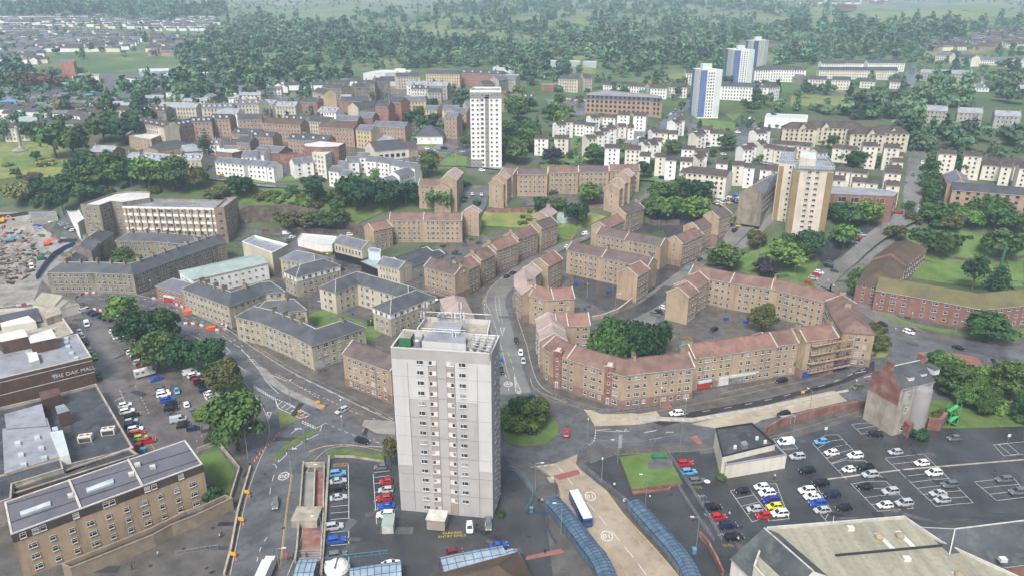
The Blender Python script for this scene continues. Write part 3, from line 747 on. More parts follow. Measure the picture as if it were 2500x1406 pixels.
def wall(name,label,pts,h,mat,w=0.4,t='P',cat='wall',cap=None,group=None,z0=0.0,sm=0,hs=None):
 P=world_line(pts,t)
 if sm:P=smooth_line(P,sm)
 c=sum(P,Vector())/len(P);m=MB();cm=MB();n=len(P)
 P2=[Vector((p.x,p.y))for p in P];L,Rr=offset_path(P2,w/2);L2,R2=offset_path(P2,w/2+0.06)
 for i in range(n-1):
  ha=hs[min(i,len(hs)-1)]if hs else h;hb=hs[min(i+1,len(hs)-1)]if hs else h
  za,zb=P[i].z+z0,P[i+1].z+z0
  def blk(mm,l,r,a0,a1,b0,b1,mt):
   v=[(l[i].x,l[i].y,a0),(r[i].x,r[i].y,a0),(r[i+1].x,r[i+1].y,b0),(l[i+1].x,l[i+1].y,b0),(l[i].x,l[i].y,a1),(r[i].x,r[i].y,a1),(r[i+1].x,r[i+1].y,b1),(l[i+1].x,l[i+1].y,b1)]
   k=len(mm.v);mm.v.extend(v);mi=mm.mi(mt)
   fs=[(4,5,6,7),(1,2,6,5),(3,0,4,7)]
   if i==0:fs.append((0,1,5,4))
   if i==n-2:fs.append((2,3,7,6))
   for f in fs:mm.f.append(tuple(k+j for j in f));mm.m.append(mi)
  blk(m,L,Rr,za-0.4,za+ha,zb-0.4,zb+hb,mat)
  if cap:blk(cm,L2,R2,za+ha-0.02,za+ha+0.1,zb+hb-0.02,zb+hb+0.1,cap)
 if cap:
  r=thing(name,label,cat,(c.x,c.y,c.z),0,group);m.build('wall_face',r);cm.build('coping',r);return r
 o=m.build(name,None);tag(o,label,cat,group);return o
def railing(name,label,pts,h=1.1,t='P',mat='galv',post=2.0,bars=2,cat='railing',infill=True,sm=0,group=None,z0=0.0,vert=0.35):
 P=world_line(pts,t)
 if sm:P=smooth_line(P,sm)
 for p in P:p.z+=z0
 c=sum(P,Vector())/len(P);r=thing(name,label,cat,(c.x,c.y,c.z),0,group)
 rm=MB();pm=MB();vm=MB()
 for i in range(len(P)-1):
  for k in range(bars):
   zz=Vector((0,0,h-k*(h-0.15)/max(1,bars-1)))if bars>1 else Vector((0,0,h));rm.bar(P[i]+zz,P[i+1]+zz,0.07,0.07,mat)
  L=(P[i+1]-P[i]).length;n=max(1,round(L/post))
  for k in range(n+(1 if i==len(P)-2 else 0)):
   p=P[i].lerp(P[i+1],k/n);pm.bar(p,p+Vector((0,0,h)),0.08,0.08,mat)
  if infill:
   n=max(1,int(L/vert))
   for k in range(n):
    p=P[i].lerp(P[i+1],(k+0.5)/n);vm.bar(p+Vector((0,0,0.15)),p+Vector((0,0,h)),0.03,0.03,mat)
 rm.build('rail',r);pm.build('posts_row',r)
 if infill:vm.build('infill_bars',r)
 r.children if False else None
 return r
LAMPC={}
def lamp(label,x,y,h=8.0,t='P',vec=(1,0),double=False,col='galv',head='lamp_clear',group='street lamps',globe=False):
 k=(h,double,col,globe)
 if k not in LAMPC:
  pm=MB();pm.tube([(0,0,-0.2),(0,0,1.2),(0,0,h-0.3),(0,0,h)],[0.13,0.11,0.07,0.06],col,7)
  am=MB();hm=MB()
  for s in((1,-1)if double else(1,)):
   am.tube([(0,0,h-0.1),(s*0.5,0,h+0.15),(s*1.5,0,h+0.25)],0.05,col,5)
  if globe:hm.lathe([(0.1,0),(0.75,0.25),(0.8,0.4),(0.1,0.6)],'white_trim',12)
  else:
   hm.box((0,0,0),(0.9,0.34,0.16),'white_trim');hm.box((0,0,-0.1),(0.6,0.24,0.06),'lamp_clear')
  LAMPC[k]=(pm.mesh('pole'),am.mesh('arm'),hm.mesh('lamp_head'))
 a,b,c=LAMPC[k];xx,yy=q(t,x,y);p=at(xx,yy);p2=at(xx+vec[0]*10,yy+vec[1]*10)
 o=thing('street_lamp',label,'street lamp',p,math.atan2(p2.y-p.y,p2.x-p.x),group)
 put('pole',a,o)
 if globe:put('lamp_head',c,o,(0,0,h))
 else:
  put('arm',b,o)
  for s in((1,-1)if double else(1,)):put('lamp_head',c,o,(s*1.8,0,h+0.28))
 return o
CONE=[]
def cone(label,x,y,t='P'):
 if not CONE:
  m=MB();m.lathe([(0.17,0.05),(0.12,0.3)],'orange_paint',10);m.lathe([(0.12,0.3),(0.09,0.48)],'white_trim',10);m.lathe([(0.09,0.48),(0.04,0.75)],'orange_paint',10)
  b=MB();b.box((0,0,0.03),(0.48,0.48,0.06),'orange_paint');CONE.extend([m.mesh('cone_body'),b.mesh('base')])
 p=at(*q(t,x,y));o=thing('traffic_cone',label,'traffic cone',p,0,'traffic cones');put('cone_body',CONE[0],o);put('base',CONE[1],o)
PERS={}
def person_mesh(pose):
 """one continuous skinned body; materials by height"""
 J={'hip':(0,0,.93),'ch':(0.01,0,1.32),'nk':(0.02,0,1.5),'hd':(0.03,0,1.63),'ht':(0.02,0,1.74)}
 st=0.0 if pose=='stand' else 0.24
 V=[J['hip'],J['ch'],J['nk'],J['hd'],J['ht'],(0.02,.1,.88),(st*0.6,.11,.5),(st*0.9-0.02,.11,.08),(st*0.9+0.13,.12,.04),(-0.02,-.1,.88),(-st*0.2+0.03,-.11,.5),(-st,-.11,.1),(-st+0.12,-.12,.04),(0.0,.19,1.40),(-st*0.5,.25,1.13),(-st*0.5+0.12,.25,.9),(-st*0.5+0.16,.24,.8),(0.0,-.19,1.40),(st*0.4,-.25,1.13),(st*0.4+0.14,-.25,.92),(st*0.4+0.2,-.24,.83)]
 E=[(0,1),(1,2),(2,3),(3,4),(0,5),(5,6),(6,7),(7,8),(0,9),(9,10),(10,11),(11,12),(1,13),(13,14),(14,15),(15,16),(1,17),(17,18),(18,19),(19,20)]
 Rd=[.14,.155,.06,.105,.07,.09,.065,.045,.04,.09,.065,.045,.04,.07,.05,.038,.03,.07,.05,.038,.03]
 me=bpy.data.meshes.new('skel');me.from_pydata(V,E,[]);ob=bpy.data.objects.new('skel',me);COL.objects.link(ob)
 md=ob.modifiers.new('s','SKIN');md.use_smooth_shade=True
 for i,v in enumerate(me.skin_vertices[0].data):v.radius=(Rd[i],Rd[i]*(1.2 if i in(0,1)else 1));v.use_root=(i==0)
 sb=ob.modifiers.new('u','SUBSURF');sb.levels=1;sb.render_levels=1
 bpy.context.view_layer.update()
 out=bpy.data.meshes.new_from_object(ob.evaluated_get(bpy.context.evaluated_depsgraph_get()));out.name='person'
 bpy.data.objects.remove(ob);out.materials.clear()
 for k in('cloth_dark','cloth_obj','skin','hair'):out.materials.append(MATS[k])
 for p in out.polygons:
  c=p.center;z=c.z
  p.material_index=0 if z<0.93 and abs(c.y)<0.2 else(2 if z<0.9 else 1)
  if z>1.5:p.material_index=3 if(z>1.68 or c.x<0.0)else 2
  if z<0.87 and abs(c.y)>0.2:p.material_index=2
 return out
def person(label,x,y,colr='cloth_dark',t='P',vec=(1,0),pose='walk',rgb=(0.05,0.06,0.08)):
 if pose not in PERS:PERS[pose]=person_mesh(pose)
 xx,yy=q(t,x,y);p=at(xx,yy);p2=at(xx+vec[0]*10,yy+vec[1]*10);p.z+=0.03
 o=put('person',PERS[pose],None,p,math.atan2(p2.y-p.y,p2.x-p.x));o.color=(*rgb,1);tag(o,label,'person');return o
def text(body,loc,rot,size,mat,name='lettering',ext=0.03,parent=None,align='CENTER'):
 cu=bpy.data.curves.new(name,'FONT');cu.body=body;cu.size=size;cu.extrude=ext;cu.align_x=align;cu.align_y='CENTER';cu.materials.append(MATS[mat])
 o=bpy.data.objects.new(name,cu);COL.objects.link(o);bpy.context.view_layer.update()
 me=bpy.data.meshes.new_from_object(o.evaluated_get(bpy.context.evaluated_depsgraph_get()));me.name=name
 bpy.data.objects.remove(o);bpy.data.curves.remove(cu);o=bpy.data.objects.new(name,me);COL.objects.link(o);o.location=loc;o.rotation_euler=rot
 if parent is not None:o.parent=parent
 return o
def terrain():
 ys=list(np.arange(20,620,6.0))+list(np.arange(620,1500,16.0))+list(np.arange(1500,4600,40.0))
 xs=sorted(set([round(float(x),1)for x in list(np.arange(-420,421,10.0))+list(np.arange(-3200,-420,45.0))+list(np.arange(420,3201,45.0))+[420.0]]))
 nx,ny=len(xs),len(ys);v=[(x,float(y),T(x,y))for y in ys for x in xs]
 f=[(j*nx+i,j*nx+i+1,(j+1)*nx+i+1,(j+1)*nx+i)for j in range(ny-1)for i in range(nx-1)]
 me=bpy.data.meshes.new('terrain');me.from_pydata(v,[],f);me.materials.append(MATS['terrain']);me.polygons.foreach_set('use_smooth',[True]*len(f))
 tag(put('terrain',me),kind='structure')
terrain()
me=MB();me.face([(-420,40,.01),(170,40,.01),(240,250,.01),(150,290,.01),(70,320,.01),(60,371,.01),(-420,371,.01)],'footway');me.face([(170,40,.01),(420,40,.01),(420,292,.01),(160,292,.01),(150,290,.01),(240,250,.01)],'footway');tag(me.build('ground'),kind='structure')
S=sheet
S('car_park_mall',[(150,750),(285,765),(330,800),(300,850),(440,900),(480,920),(600,935),(560,1010),(520,1085),(480,1110),(440,1145),(330,1100),(235,960)],'asphalt_brown',0.02)
S('car_park_tower',[(805,1100),(975,1110),(985,1290),(1180,1406),(780,1406)],'asphalt_dark',0.02)
S('tower_yard',[(975,1250),(1220,1100),(1330,1240),(1350,1406),(1150,1406),(985,1300)],'asphalt_dark',0.024)
S('bus_station_yard',[(1425,1130),(1490,1100),(1700,1080),(1740,1200),(1830,1406),(1660,1406),(1560,1240)],'asphalt_dark',0.02)
S('car_park_east',[(1640,1120),(1900,1080),(2110,1015),(2500,1000),(2500,1300),(1850,1345),(1790,1320),(1690,1200)],'asphalt_dark',0.026)
S('main_road',[(120,706),(290,712),(400,735),(480,768),(560,805),(600,835),(700,900),(800,950),(900,1000),(965,1030),(1000,1010),(1225,925),(1245,905),(1300,900),(1330,950),(1420,992),(1560,1012),(1700,1005),(1900,960),(2060,915),(2150,870),(2170,950),(2060,985),(1880,1038),(1700,1076),(1560,1088),(1440,1088),(1425,1120),(1330,1140),(1235,1112),(1130,1120),(940,1090),(860,1087),(800,1097),(748,1150),(735,1200),(738,1300),(700,1406),(560,1406),(600,1220),(630,1130),(652,1080),(657,1040),(640,990),(600,935),(560,885),(500,832),(420,800),(330,775),(230,745),(120,738)],'asphalt',0.03)
S('main_road_inner_lane',[(590,862),(700,950),(830,1030),(965,1075),(965,1040),(870,1000),(760,950),(640,880)],'asphalt_brown',0.034)
S('road_new_surface',[(1570,1022),(1660,1010),(1860,975),(2050,930),(2135,880),(2135,905),(2060,935),(1880,985),(1760,1005),(1620,1040)],'road_new',0.036)
S('bus_lane',qs('L3',[(710,1228),(900,1290),(1150,1285),(1410,1255),(1480,1350),(1240,1390),(830,1406),(780,1320)]),'tan_patch',0.042)
S('bus_lane_east',[q('L3',1745,1385),q('L4',0,1215),q('L4',690,1062),q('L4',815,1165),q('L4',0,1345),q('B3',2120,95)],'tan_patch',0.042)
S('bus_station_road',[q('B3',*p)for p in[(235,400),(430,375),(640,290),(620,380),(660,430),(900,620),(1120,920),(1330,1130),(1560,1406),(960,1406),(900,1190),(700,1000),(480,690),(460,580),(400,500)]],'tan_road',0.046)
S('roundabout_road',[q('L3',0,1000),q('L3',250,1080),q('L3',700,1220),q('L3',780,1320),q('L3',830,1400),q('B3',640,290),q('B3',430,375),q('B3',235,400),(1240,1112),(1222,1090),(1222,950)],'asphalt',0.036)
road('street_tenements',[(1260,960),(1243,905),(1228,840),(1215,780),(1205,735),(1225,700),(1262,668),(1300,638),(1350,610),(1420,580),(1490,540),(1545,505),(1590,468),(1618,440)],10.5,'asphalt_light',0.038)
road('street_boulevard',[(1560,800),(1590,740),(1640,700),(1700,655),(1770,600),(1830,545),(1870,505),(1930,460)],11,'asphalt_light',0.03)
S('yard_court',[(1400,640),(1500,560),(1640,500),(1700,540),(1690,600),(1640,690),(1480,760),(1400,720)],'asphalt_dark',0.015)
S('boulevard_apron',[(1640,705),(1690,615),(1860,475),(1965,450),(1900,530),(1800,625),(1700,700)],'asphalt_light',0.015)
S('hill_road_apron',[(1900,745),(1975,685),(2100,585),(2205,512),(2205,470),(2222,360),(2258,360),(2275,525),(2165,605),(2080,675),(2125,745),(2000,770)],'asphalt_light',0.015)
S('tower_apron',[(1990,600),(2060,560),(2130,540),(2150,560),(2060,620),(2010,650)],'asphalt_dark',0.012)
S('garden_court',[(1265,478),(1300,470),(1480,472),(1490,500),(1280,505)],'footway',0.03)
S('back_yards',[(1000,650),(1060,600),(1180,575),(1240,560),(1200,590),(1100,650)],'footway',0.02)
S('estate_paving',[(1480,395),(1700,385),(1890,395),(1880,440),(1660,430),(1500,410)],'footway',0.02)
S('town_paving',[(300,320),(620,300),(1010,300),(1080,340),(1000,400),(780,440),(620,440),(400,400)],'footway',0.02)
S('town_paving_north',[(300,260),(700,230),(1140,200),(1140,240),(1100,300),(640,300),(300,315)],'footway',0.02)
road('street_courts',[(1470,800),(1530,770),(1590,740),(1640,700)],8,'asphalt_dark',0.034)
road('hill_road',[(1960,720),(2010,672),(2060,630),(2120,580),(2180,545),(2222,520),(2243,480),(2243,430),(2238,395),(2230,372),(2225,350)],15,'asphalt_light',0.032)
road('hill_road_low',[(1960,720),(2030,700),(2110,745),(2200,800),(2300,850),(2380,880)],13,'asphalt_light',0.034)
S('roundabout_road_east',[(2140,790),(2220,800),(2330,830),(2500,845),(2500,1010),(2400,1010),(2290,950),(2170,870),(2130,820)],'asphalt',0.036)
road('upper_street_west',[(480,430),(560,440),(640,452),(720,458),(800,472)],9,'asphalt',0.05)
road('upper_street_middle',[(800,472),(900,445),(1010,420),(1060,395),(1120,350),(1150,330)],9,'asphalt',0.05)
road('upper_street_tower',[(1000,372),(1060,400),(1120,405),(1200,410),(1330,425),(1480,430),(1600,440)],8,'asphalt',0.06)
road('garage_lane',[(1165,455),(1160,480),(1150,510),(1135,540)],17,'asphalt',0.06)
S('upper_car_park',[(1010,372),(1110,330),(1150,350),(1150,395),(1080,402)],'asphalt',0.03)
S('lane_west_terrace',[(118,700),(100,680),(150,640),(215,600),(235,610),(175,650),(150,700)],'paving',0.03)
S('site_ground',[(-60,520),(60,520),(140,540),(180,600),(150,640),(100,690),(80,740),(-60,760)],'rubble_ground',0.05)
S('car_park_west',[(85,540),(160,525),(215,560),(200,600),(150,590)],'asphalt',0.05)
S('courtyard_west_block',[(250,610),(420,600),(420,640),(270,660)],'scrub',0.04)
road('street_behind_stone',[(560,810),(640,770),(720,715),(800,665),(850,640)],8,'asphalt_dark',0.028)
road('street_behind_stone_two',[(780,870),(880,820),(960,770),(1050,735),(1100,700)],8,'asphalt_dark',0.03)
road('street_hall',[(560,700),(640,650),(690,600),(720,570)],6,'asphalt_dark',0.03)
S('yard_cinema',[(560,590),(590,560),(840,575),(860,600),(700,640)],'asphalt',0.022)
S('lawn',qs('B1',[(1810,290),(1990,240),(2140,440),(2090,700),(1990,690),(1890,480)]),'grass',0.05)
slab('raised_lawn',qs('B3',[(1015,340),(1440,290),(1590,575),(1130,640)]),1.0,'grass',edge='old_brick')
S('lawn_court',qs('L2',[(490,360),(580,320),(680,290),(840,340),(1200,480),(1260,500),(1130,590),(1030,560),(850,420),(600,460)]),'grass',0.04)
S('lawn_mall_bank',[(420,870),(470,850),(560,905),(600,940),(600,1000),(540,1000),(500,920)],'grass',0.05)
slab('roundabout_island',[(1222,1035),(1240,1012),(1290,1000),(1340,1008),(1364,1035),(1362,1062),(1330,1084),(1280,1090),(1235,1082)],0.18,'grass',edge='red_paving')
S('verge_court',[(1330,570),(1420,540),(1395,590),(1370,585)],'grass',0.06)
S('park_green',[(1160,520),(1360,500),(1480,530),(1420,560),(1330,560),(1170,552)],'rough_grass',0.05)
S('park_green_upper',[(1320,400),(1640,420),(1640,440),(1430,430),(1320,425)],'grass',0.05)
S('playground',[(1365,520),(1400,518),(1415,545),(1350,548)],'roof_copper',0.08)
S('lawn_corner_street',qs('M3',[(500,845),(680,840),(640,905),(505,960)]),'grass',0.05)
S('green_tower_east',[(1800,620),(1880,600),(1990,640),(1990,720),(1900,700),(1850,680),(1800,660)],'grass',0.04)
S('green_tower_strip',[(1905,660),(2000,640),(1975,690),(1930,700)],'grass',0.045)
S('green_triangle',qs('L4',[(990,560),(1060,540),(1180,600),(1220,700),(1170,750),(1060,755),(1010,680)]),'rough_grass',0.05)
S('verge_red_brick',qs('L4',[(1100,330),(1330,390),(1660,470),(1950,500),(2400,480),(2500,470),(2500,560),(2400,600),(2100,580),(1700,510),(1250,410)]),'grass',0.05)
S('lawn_red_brick_garden',[(2215,640),(2300,640),(2480,670),(2500,700),(2390,700),(2230,680)],'grass',0.05)
S('graveyard',[(2210,565),(2330,560),(2500,600),(2500,690),(2340,650),(2220,625)],'grass',0.04)
S('scrub_bank_east',[(2110,1000),(2200,985),(2500,960),(2500,1040),(2330,1045),(2200,1040)],'scrub',0.04)
S('traffic_island_green',[q('L2',235,1250),q('L2',440,1340),q('L2',300,1406),(700,1040),(683,1048)],'rough_grass',0.09)
S('verge_upper_west',[(545,435),(640,440),(720,430),(740,440),(640,450)],'grass',0.05)
S('green_upper',[(1070,370),(1140,385),(1140,412),(1075,415)],'grass',0.07)
S('green_upper_lawn',[(1015,345),(1080,340),(1060,360),(1020,357)],'grass',0.07)
S('park_west',[(0,350),(120,345),(215,400),(190,440),(60,430),(0,440)],'rough_grass',0.05)
S('park_west_lawn',[(10,385),(110,380),(170,410),(60,410),(0,410)],'grass',0.09)
S('verge_white_flats',[(1590,412),(1665,420),(1660,440),(1585,432)],'grass',0.06)
S('verge_estate_tower',[(1690,290),(1790,300),(1800,320),(1730,325)],'grass',0.07)
S('verge_estate_tower_two',[(1770,280),(1810,278),(1790,298)],'grass',0.07)
S('verge_estate',[(1390,335),(1420,328),(1415,360),(1395,368)],'grass',0.07)
S('verge_estate_lower',[(1365,375),(1430,385),(1420,402),(1365,398)],'grass',0.07)
S('estate_yard',[(1480,330),(1640,300),(1660,335),(1560,360)],'asphalt',0.06)
S('estate_street',[(1640,320),(1690,290),(1760,330),(1900,340),(1880,365),(1740,360)],'asphalt',0.06)
S('estate_street_east',[(1780,305),(1870,300),(1880,330),(1830,345)],'asphalt',0.065)
S('college_car_park',[(1330,240),(1430,245),(1430,285),(1350,275)],'asphalt',0.06)
road('tower_street',[(1600,310),(1640,290),(1690,245)],9,'asphalt',0.06)
S('field_hill',[(2110,30),(2300,25),(2420,38),(2340,45),(2150,50)],'rough_grass',0.3)
S('field_hill_two',[(2300,18),(2420,20),(2480,34),(2380,36)],'grass',0.3)
S('field_far',[(1860,5),(2060,0),(2000,18),(1880,16)],'grass',0.3)
S('meadow',[(720,165),(790,155),(780,178),(730,182)],'grass',0.2)
S('field_mid',[(1385,125),(1480,108),(1490,140),(1400,150)],'rough_grass',0.2)
S('field_mid_two',[(1390,165),(1455,165),(1455,182),(1385,180)],'rough_grass',0.2)
S('field_mid_three',[(1550,205),(1660,178),(1680,190),(1600,208)],'rough_grass',0.2)
S('waste_ground',[(1930,235),(2050,220),(2210,235),(2230,250),(2050,262),(1930,262)],'rough_grass',0.2)
S('waste_strip',[(1985,226),(2200,230),(2200,240),(2000,236)],'gravel_dark',0.3)
road('far_road',[(2210,215),(2222,190),(2232,160)],14,'asphalt',0.1)
S('industrial_yard',[(110,215),(240,180),(480,190),(560,215),(460,235),(230,245)],'gravel_dark',0.2)
S('industrial_yard_two',[(0,255),(130,250),(230,275),(180,300),(0,300)],'gravel_dark',0.2)
S('green_bank',[(580,470),(740,455),(830,480),(980,500),(850,560),(680,520),(590,500)],'scrub',0.3)
S('bank_leaves',[(640,470),(740,480),(745,515),(650,495)],'grass',0.4)
slab('footway_mid_island',qs('L2',[(25,830),(120,860),(200,950),(330,1050),(680,1215),(670,1250),(540,1210),(290,1090),(150,1000),(60,910)]),0.13,'paving')
slab('footway_left_island',[(668,1118),(690,1090),(730,1065),(775,1045),(780,1050),(745,1072),(700,1098),(675,1125)],0.15,'scrub')
slab('footway_cross_island',[q('B2',985,30),q('B2',1010,-20),q('B2',1290,-10),q('B2',1290,110),q('B2',1120,100)],0.13,'paving')
slab('footway_median',[(1560,1015),(1690,1020),(1900,985),(2070,950),(2072,955),(1900,992),(1690,1030),(1560,1025)],0.14,'kerb_stone')
slab('footway_south',[(1430,1095),(1560,1095),(1700,1082),(1880,1045),(2080,990),(2110,1000),(1900,1062),(1700,1100),(1500,1110),(1440,1130)],0.12,'footway')
slab('footway_north',[(1310,955),(1370,980),(1500,1005),(1640,985),(1800,955),(1980,915),(2140,860),(2140,870),(1985,925),(1800,965),(1650,995),(1560,1010),(1430,1000),(1340,975)],0.12,'footway')
slab('footway_stone_terrace',[(560,800),(610,832),(705,895),(830,955),(965,1022),(965,1005),(850,945),(720,880),(620,815)],0.12,'footway')
slab('footway_roundabout_islet',[q('L3',80,1075),q('L3',130,1080),q('L3',120,1100),q('L3',85,1095)],0.15,'kerb_stone')
slab('roundabout_island_east',qs('L4',[(1480,700),(1900,720),(2060,760),(2105,820),(2080,870),(1950,885),(1700,850),(1560,800)]),0.2,'red_paving')
slab('footway_west_rail',[(180,700),(330,705),(470,745),(560,790),(555,800),(470,762),(330,718),(180,712)],0.12,'footway')
S('crossing_red',qs('B3',[(410,490),(640,430),(665,470),(470,530)]),'paint_red',0.052)
S('crossing_path_red',qs('B3',[(170,1225),(480,1150),(520,1190),(160,1260)]),'red_paving',0.05)
S('crossing_tan_pad',qs('B3',[(350,500),(400,500),(430,550),(385,550)]),'tan_patch',0.05)
S('traffic_light_pad',qs('L3',[(1440,1190),(1540,1185),(1570,1230),(1460,1240)]),'red_paving',0.15)
S('brick_apron',qs('B3',[(1640,140),(1720,120),(1780,190),(1740,205)]),'red_paving',0.14)
S('car_park_pad',qs('B3',[(1255,370),(1500,360),(1500,440),(1290,460)]),'gravel_dark',1.06)
Y='paint_yellow'
line([(180,728),(300,735),(420,765),(500,795),(560,830),(620,880)],0.14,dash=(3,3))
line([(200,720),(300,722),(400,745),(480,778),(550,815),(600,850)],0.14,dash=(2,5))
for(a,b)in(((545,840),(562,858)),((545,868),(600,905)),((562,858),(545,868)),((640,905),(700,930))):line([a,b],0.16,sm=0)
for i in range(12):
 x=604+i*5.2;y=862+i*4.6;line([(x,y+14),(x+16,y+15)],0.2,sm=0)
line([(590,852),(625,893),(650,930),(680,960)],0.16)
line(qs('L2',[(0,640),(400,850),(900,1080),(1330,1280)]),0.16,Y)
line(qs('L2',[(0,655),(400,866),(900,1096),(1330,1296)]),0.1,Y)
line(qs('L2',[(400,920),(670,1050),(900,1160),(1330,1340)]),0.16,dash=(3,3))
line(qs('L2',[(440,1030),(720,1160),(950,1270),(1330,1390)]),0.16,dash=(1.2,1.2))
line(qs('L2',[(210,910),(350,980),(620,1140)]),0.18,dash=(0.8,0.8))
line(qs('L2',[(0,1020),(200,1140),(330,1190),(540,1300)]),0.3,dash=(0.7,0.5))
line(qs('L2',[(0,1035),(190,1150)]),0.3,dash=(0.7,0.5))
for i in range(7):line([q('L2',215+i*45,1215+i*18),q('L2',275+i*45,1165+i*22)],0.22,sm=0)
line(qs('L2',[(195,1130),(235,1235),(440,1330),(540,1300),(310,1190)]),0.2,sm=0)
def giveway(cx,cy,w,h):line([(cx-w,cy-h),(cx+w,cy-h*0.9),(cx,cy+h),(cx-w,cy-h)],0.28,sm=0)
giveway(657,1014,5,8);giveway(*q('L2',2368,505),5,10)
line(qs('B2',[(170,380),(205,410),(160,560),(140,700)]),0.13,dash=(3,3));line(qs('B2',[(120,1050),(60,1150),(20,1300)]),0.13,dash=(1.5,2))
for(a,b)in(((222,365),(300,295)),((350,250),(440,190)),((485,160),(595,105))):
 line([q('B2',a[0],a[1]),q('B2',b[0],b[1]-0),q('B2',b[0]-5,b[1]-22)],0.16,sm=0);line([q('B2',a[0],a[1]),q('B2',a[0]+3,a[1]-25)],0.16,sm=0)
line(qs('B2',[(340,470),(330,560),(305,720),(270,1000),(235,1340)]),0.14,Y);line(qs('B2',[(350,480),(342,560),(315,720),(282,1000),(247,1340)]),0.08,Y)
line(qs('B2',[(500,270),(640,220),(820,205),(1000,225),(1190,270)]),0.3,Y)
line(qs('B2',[(440,5),(560,60)]),0.35,dash=(0.7,0.5),sm=0);line(qs('B2',[(440,-10),(560,45)]),0.35,dash=(0.7,0.5),sm=0)
line(qs('B2',[(560,60),(650,10)]),0.16,sm=0);line(qs('B2',[(600,90),(620,30)]),0.16,sm=0);line(qs('B2',[(650,5),(900,115),(1150,190)]),0.14,dash=(1.5,1.5))
line(qs('B2',[(335,108),(405,55),(435,65),(420,50)]),0.2,sm=0)
line(qs('L3',[(0,700),(60,880),(80,1060)]),0.13,dash=(3,3));line(qs('L3',[(60,930),(130,1080)]),0.14,sm=0);line(qs('L3',[(60,930),(75,1080)]),0.14,sm=0)
for i in range(4):line([q('L3',66+i*2,970+i*28),q('L3',84+i*14,1000+i*26)],0.14,sm=0)
line(qs('L3',[(215,950),(240,1030),(330,1090),(500,1160),(700,1230)]),0.2,Y)
line(qs('L2',[(2200,200),(2205,330),(2280,560),(2380,850),(2440,1100)]),0.14,dash=(2,3))
line(qs('L2',[(2300,170),(2310,290),(2340,420)]),0.14,dash=(2,1));line(qs('L2',[(2335,170),(2345,290),(2370,420)]),0.14,dash=(2,1))
line(qs('L2',[(2180,240),(2230,110),(2360,30),(2500,-60)]),0.16,Y)
line(qs('L3',[(1910,1155),(2050,1090),(2280,1040),(2500,990)]),0.16,Y)
line(qs('L4',[(0,1005),(120,985)]),0.2,Y);line(qs('L4',[(250,975),(350,990)]),0.2,Y)
line([(1660,1012),(1830,985),(2010,940),(2120,895)],0.14,dash=(3,5))
line(qs('L4',[(30,1270),(740,1115)]),0.14,dash=(4,4),sm=0)
line(qs('L4',[(890,900),(990,880)]),0.25,sm=0);line(qs('L4',[(970,940),(1050,925)]),0.25,sm=0)
line(qs('B3',[(795,75),(1000,85),(1110,80)]),0.16);line(qs('B3',[(795,75),(940,60)]),0.16);line(qs('B3',[(985,70),(1060,85),(1080,60)]),0.16,sm=0)
for(a,b)in(((1245,95),(1355,75)),((1440,92),(1510,90)),((1290,160),(1400,140))):line([q('B3',*a),q('B3',*b)],0.25,sm=0)
line(qs('B3',[(205,412),(440,385)]),0.25,dash=(1,1),sm=0);line(qs('B3',[(740,210),(790,160),(800,60)]),0.25,dash=(0.8,0.6))
line(qs('B3',[(440,385),(520,480),(620,600),(720,725),(835,860),(960,1010),(1085,1160),(1210,1320),(1270,1406)]),0.14,dash=(4,2.2))
line(qs('B3',[(630,425),(670,470)]),0.2,sm=0);line(qs('B3',[(395,490),(435,540)]),0.2,sm=0)
line(qs('B3',[(880,645),(900,640),(1050,830),(1250,1050),(1420,1240),(1560,1406)]),0.2,Y)
line(qs('B3',[(815,670),(850,710),(950,810),(1060,950),(1120,1010),(1205,985)]),0.14,Y,dash=(1.6,1.6));line(qs('B3',[(1120,1010),(1250,1150),(1420,1406)]),0.14,Y,dash=(1.6,1.6))
line(qs('B3',[(460,590),(500,650)]),0.2,Y,sm=0);line(qs('B3',[(780,970),(880,1100),(1000,1230),(1100,1406)]),0.14,Y,dash=(1.6,1.6));line(qs('B3',[(870,1190),(935,1170)]),0.14,Y,sm=0)
line(qs('B2',[(860,380),(866,700),(866,1250),(866,1340)]),0.12,sm=0)
for y in(770,830,888,940,1005,1062,1125,1185,1245):line([q('B2',700,y+(0)),q('B2',864,y-14)],0.12,sm=0)
line(qs('B2',[(1088,470),(1120,930)]),0.12,sm=0)
for y in(460,505,560,640,720,800):line([q('B2',1092,y),q('B2',1240,y-18)],0.12,sm=0)
for i in range(4):line([q('B2',720+i*34,405),q('B2',760+i*30,375)],0.12,Y,sm=0)
line(qs('B2',[(720,385),(855,372)]),0.12,Y,sm=0);line(qs('B2',[(725,405),(858,395)]),0.12,Y,sm=0)
def bays(a,b,c,d,n,two=None):
 """a->b one long side, c->d the opposite side; n bays"""
 line([a,b],0.1,sm=0);line([c,d],0.1,sm=0)
 for i in range(n+1):
  f=i/n;line([(a[0]+(b[0]-a[0])*f,a[1]+(b[1]-a[1])*f),(c[0]+(d[0]-c[0])*f,c[1]+(d[1]-c[1])*f)],0.1,sm=0)
B4=lambda x,y:q('B4',x,y)
bays(B4(465,195),B4(630,375),B4(580,118),B4(760,330),4);bays(B4(580,118),B4(760,330),B4(695,112),B4(870,290),4)
bays(B4(635,380),B4(1060,812),B4(765,345),B4(1195,800),7);bays(B4(765,345),B4(1195,800),B4(940,350),B4(1385,785),7)
bays(B4(1125,328),B4(1590,768),B4(1280,310),B4(1760,748),8);bays(B4(1280,310),B4(1760,748),B4(1480,290),B4(1930,735),8)
bays(B4(1940,543),B4(2145,715),B4(2110,525),B4(2300,695),3);bays(B4(2110,525),B4(2300,695),B4(2300,510),B4(2440,680),3)
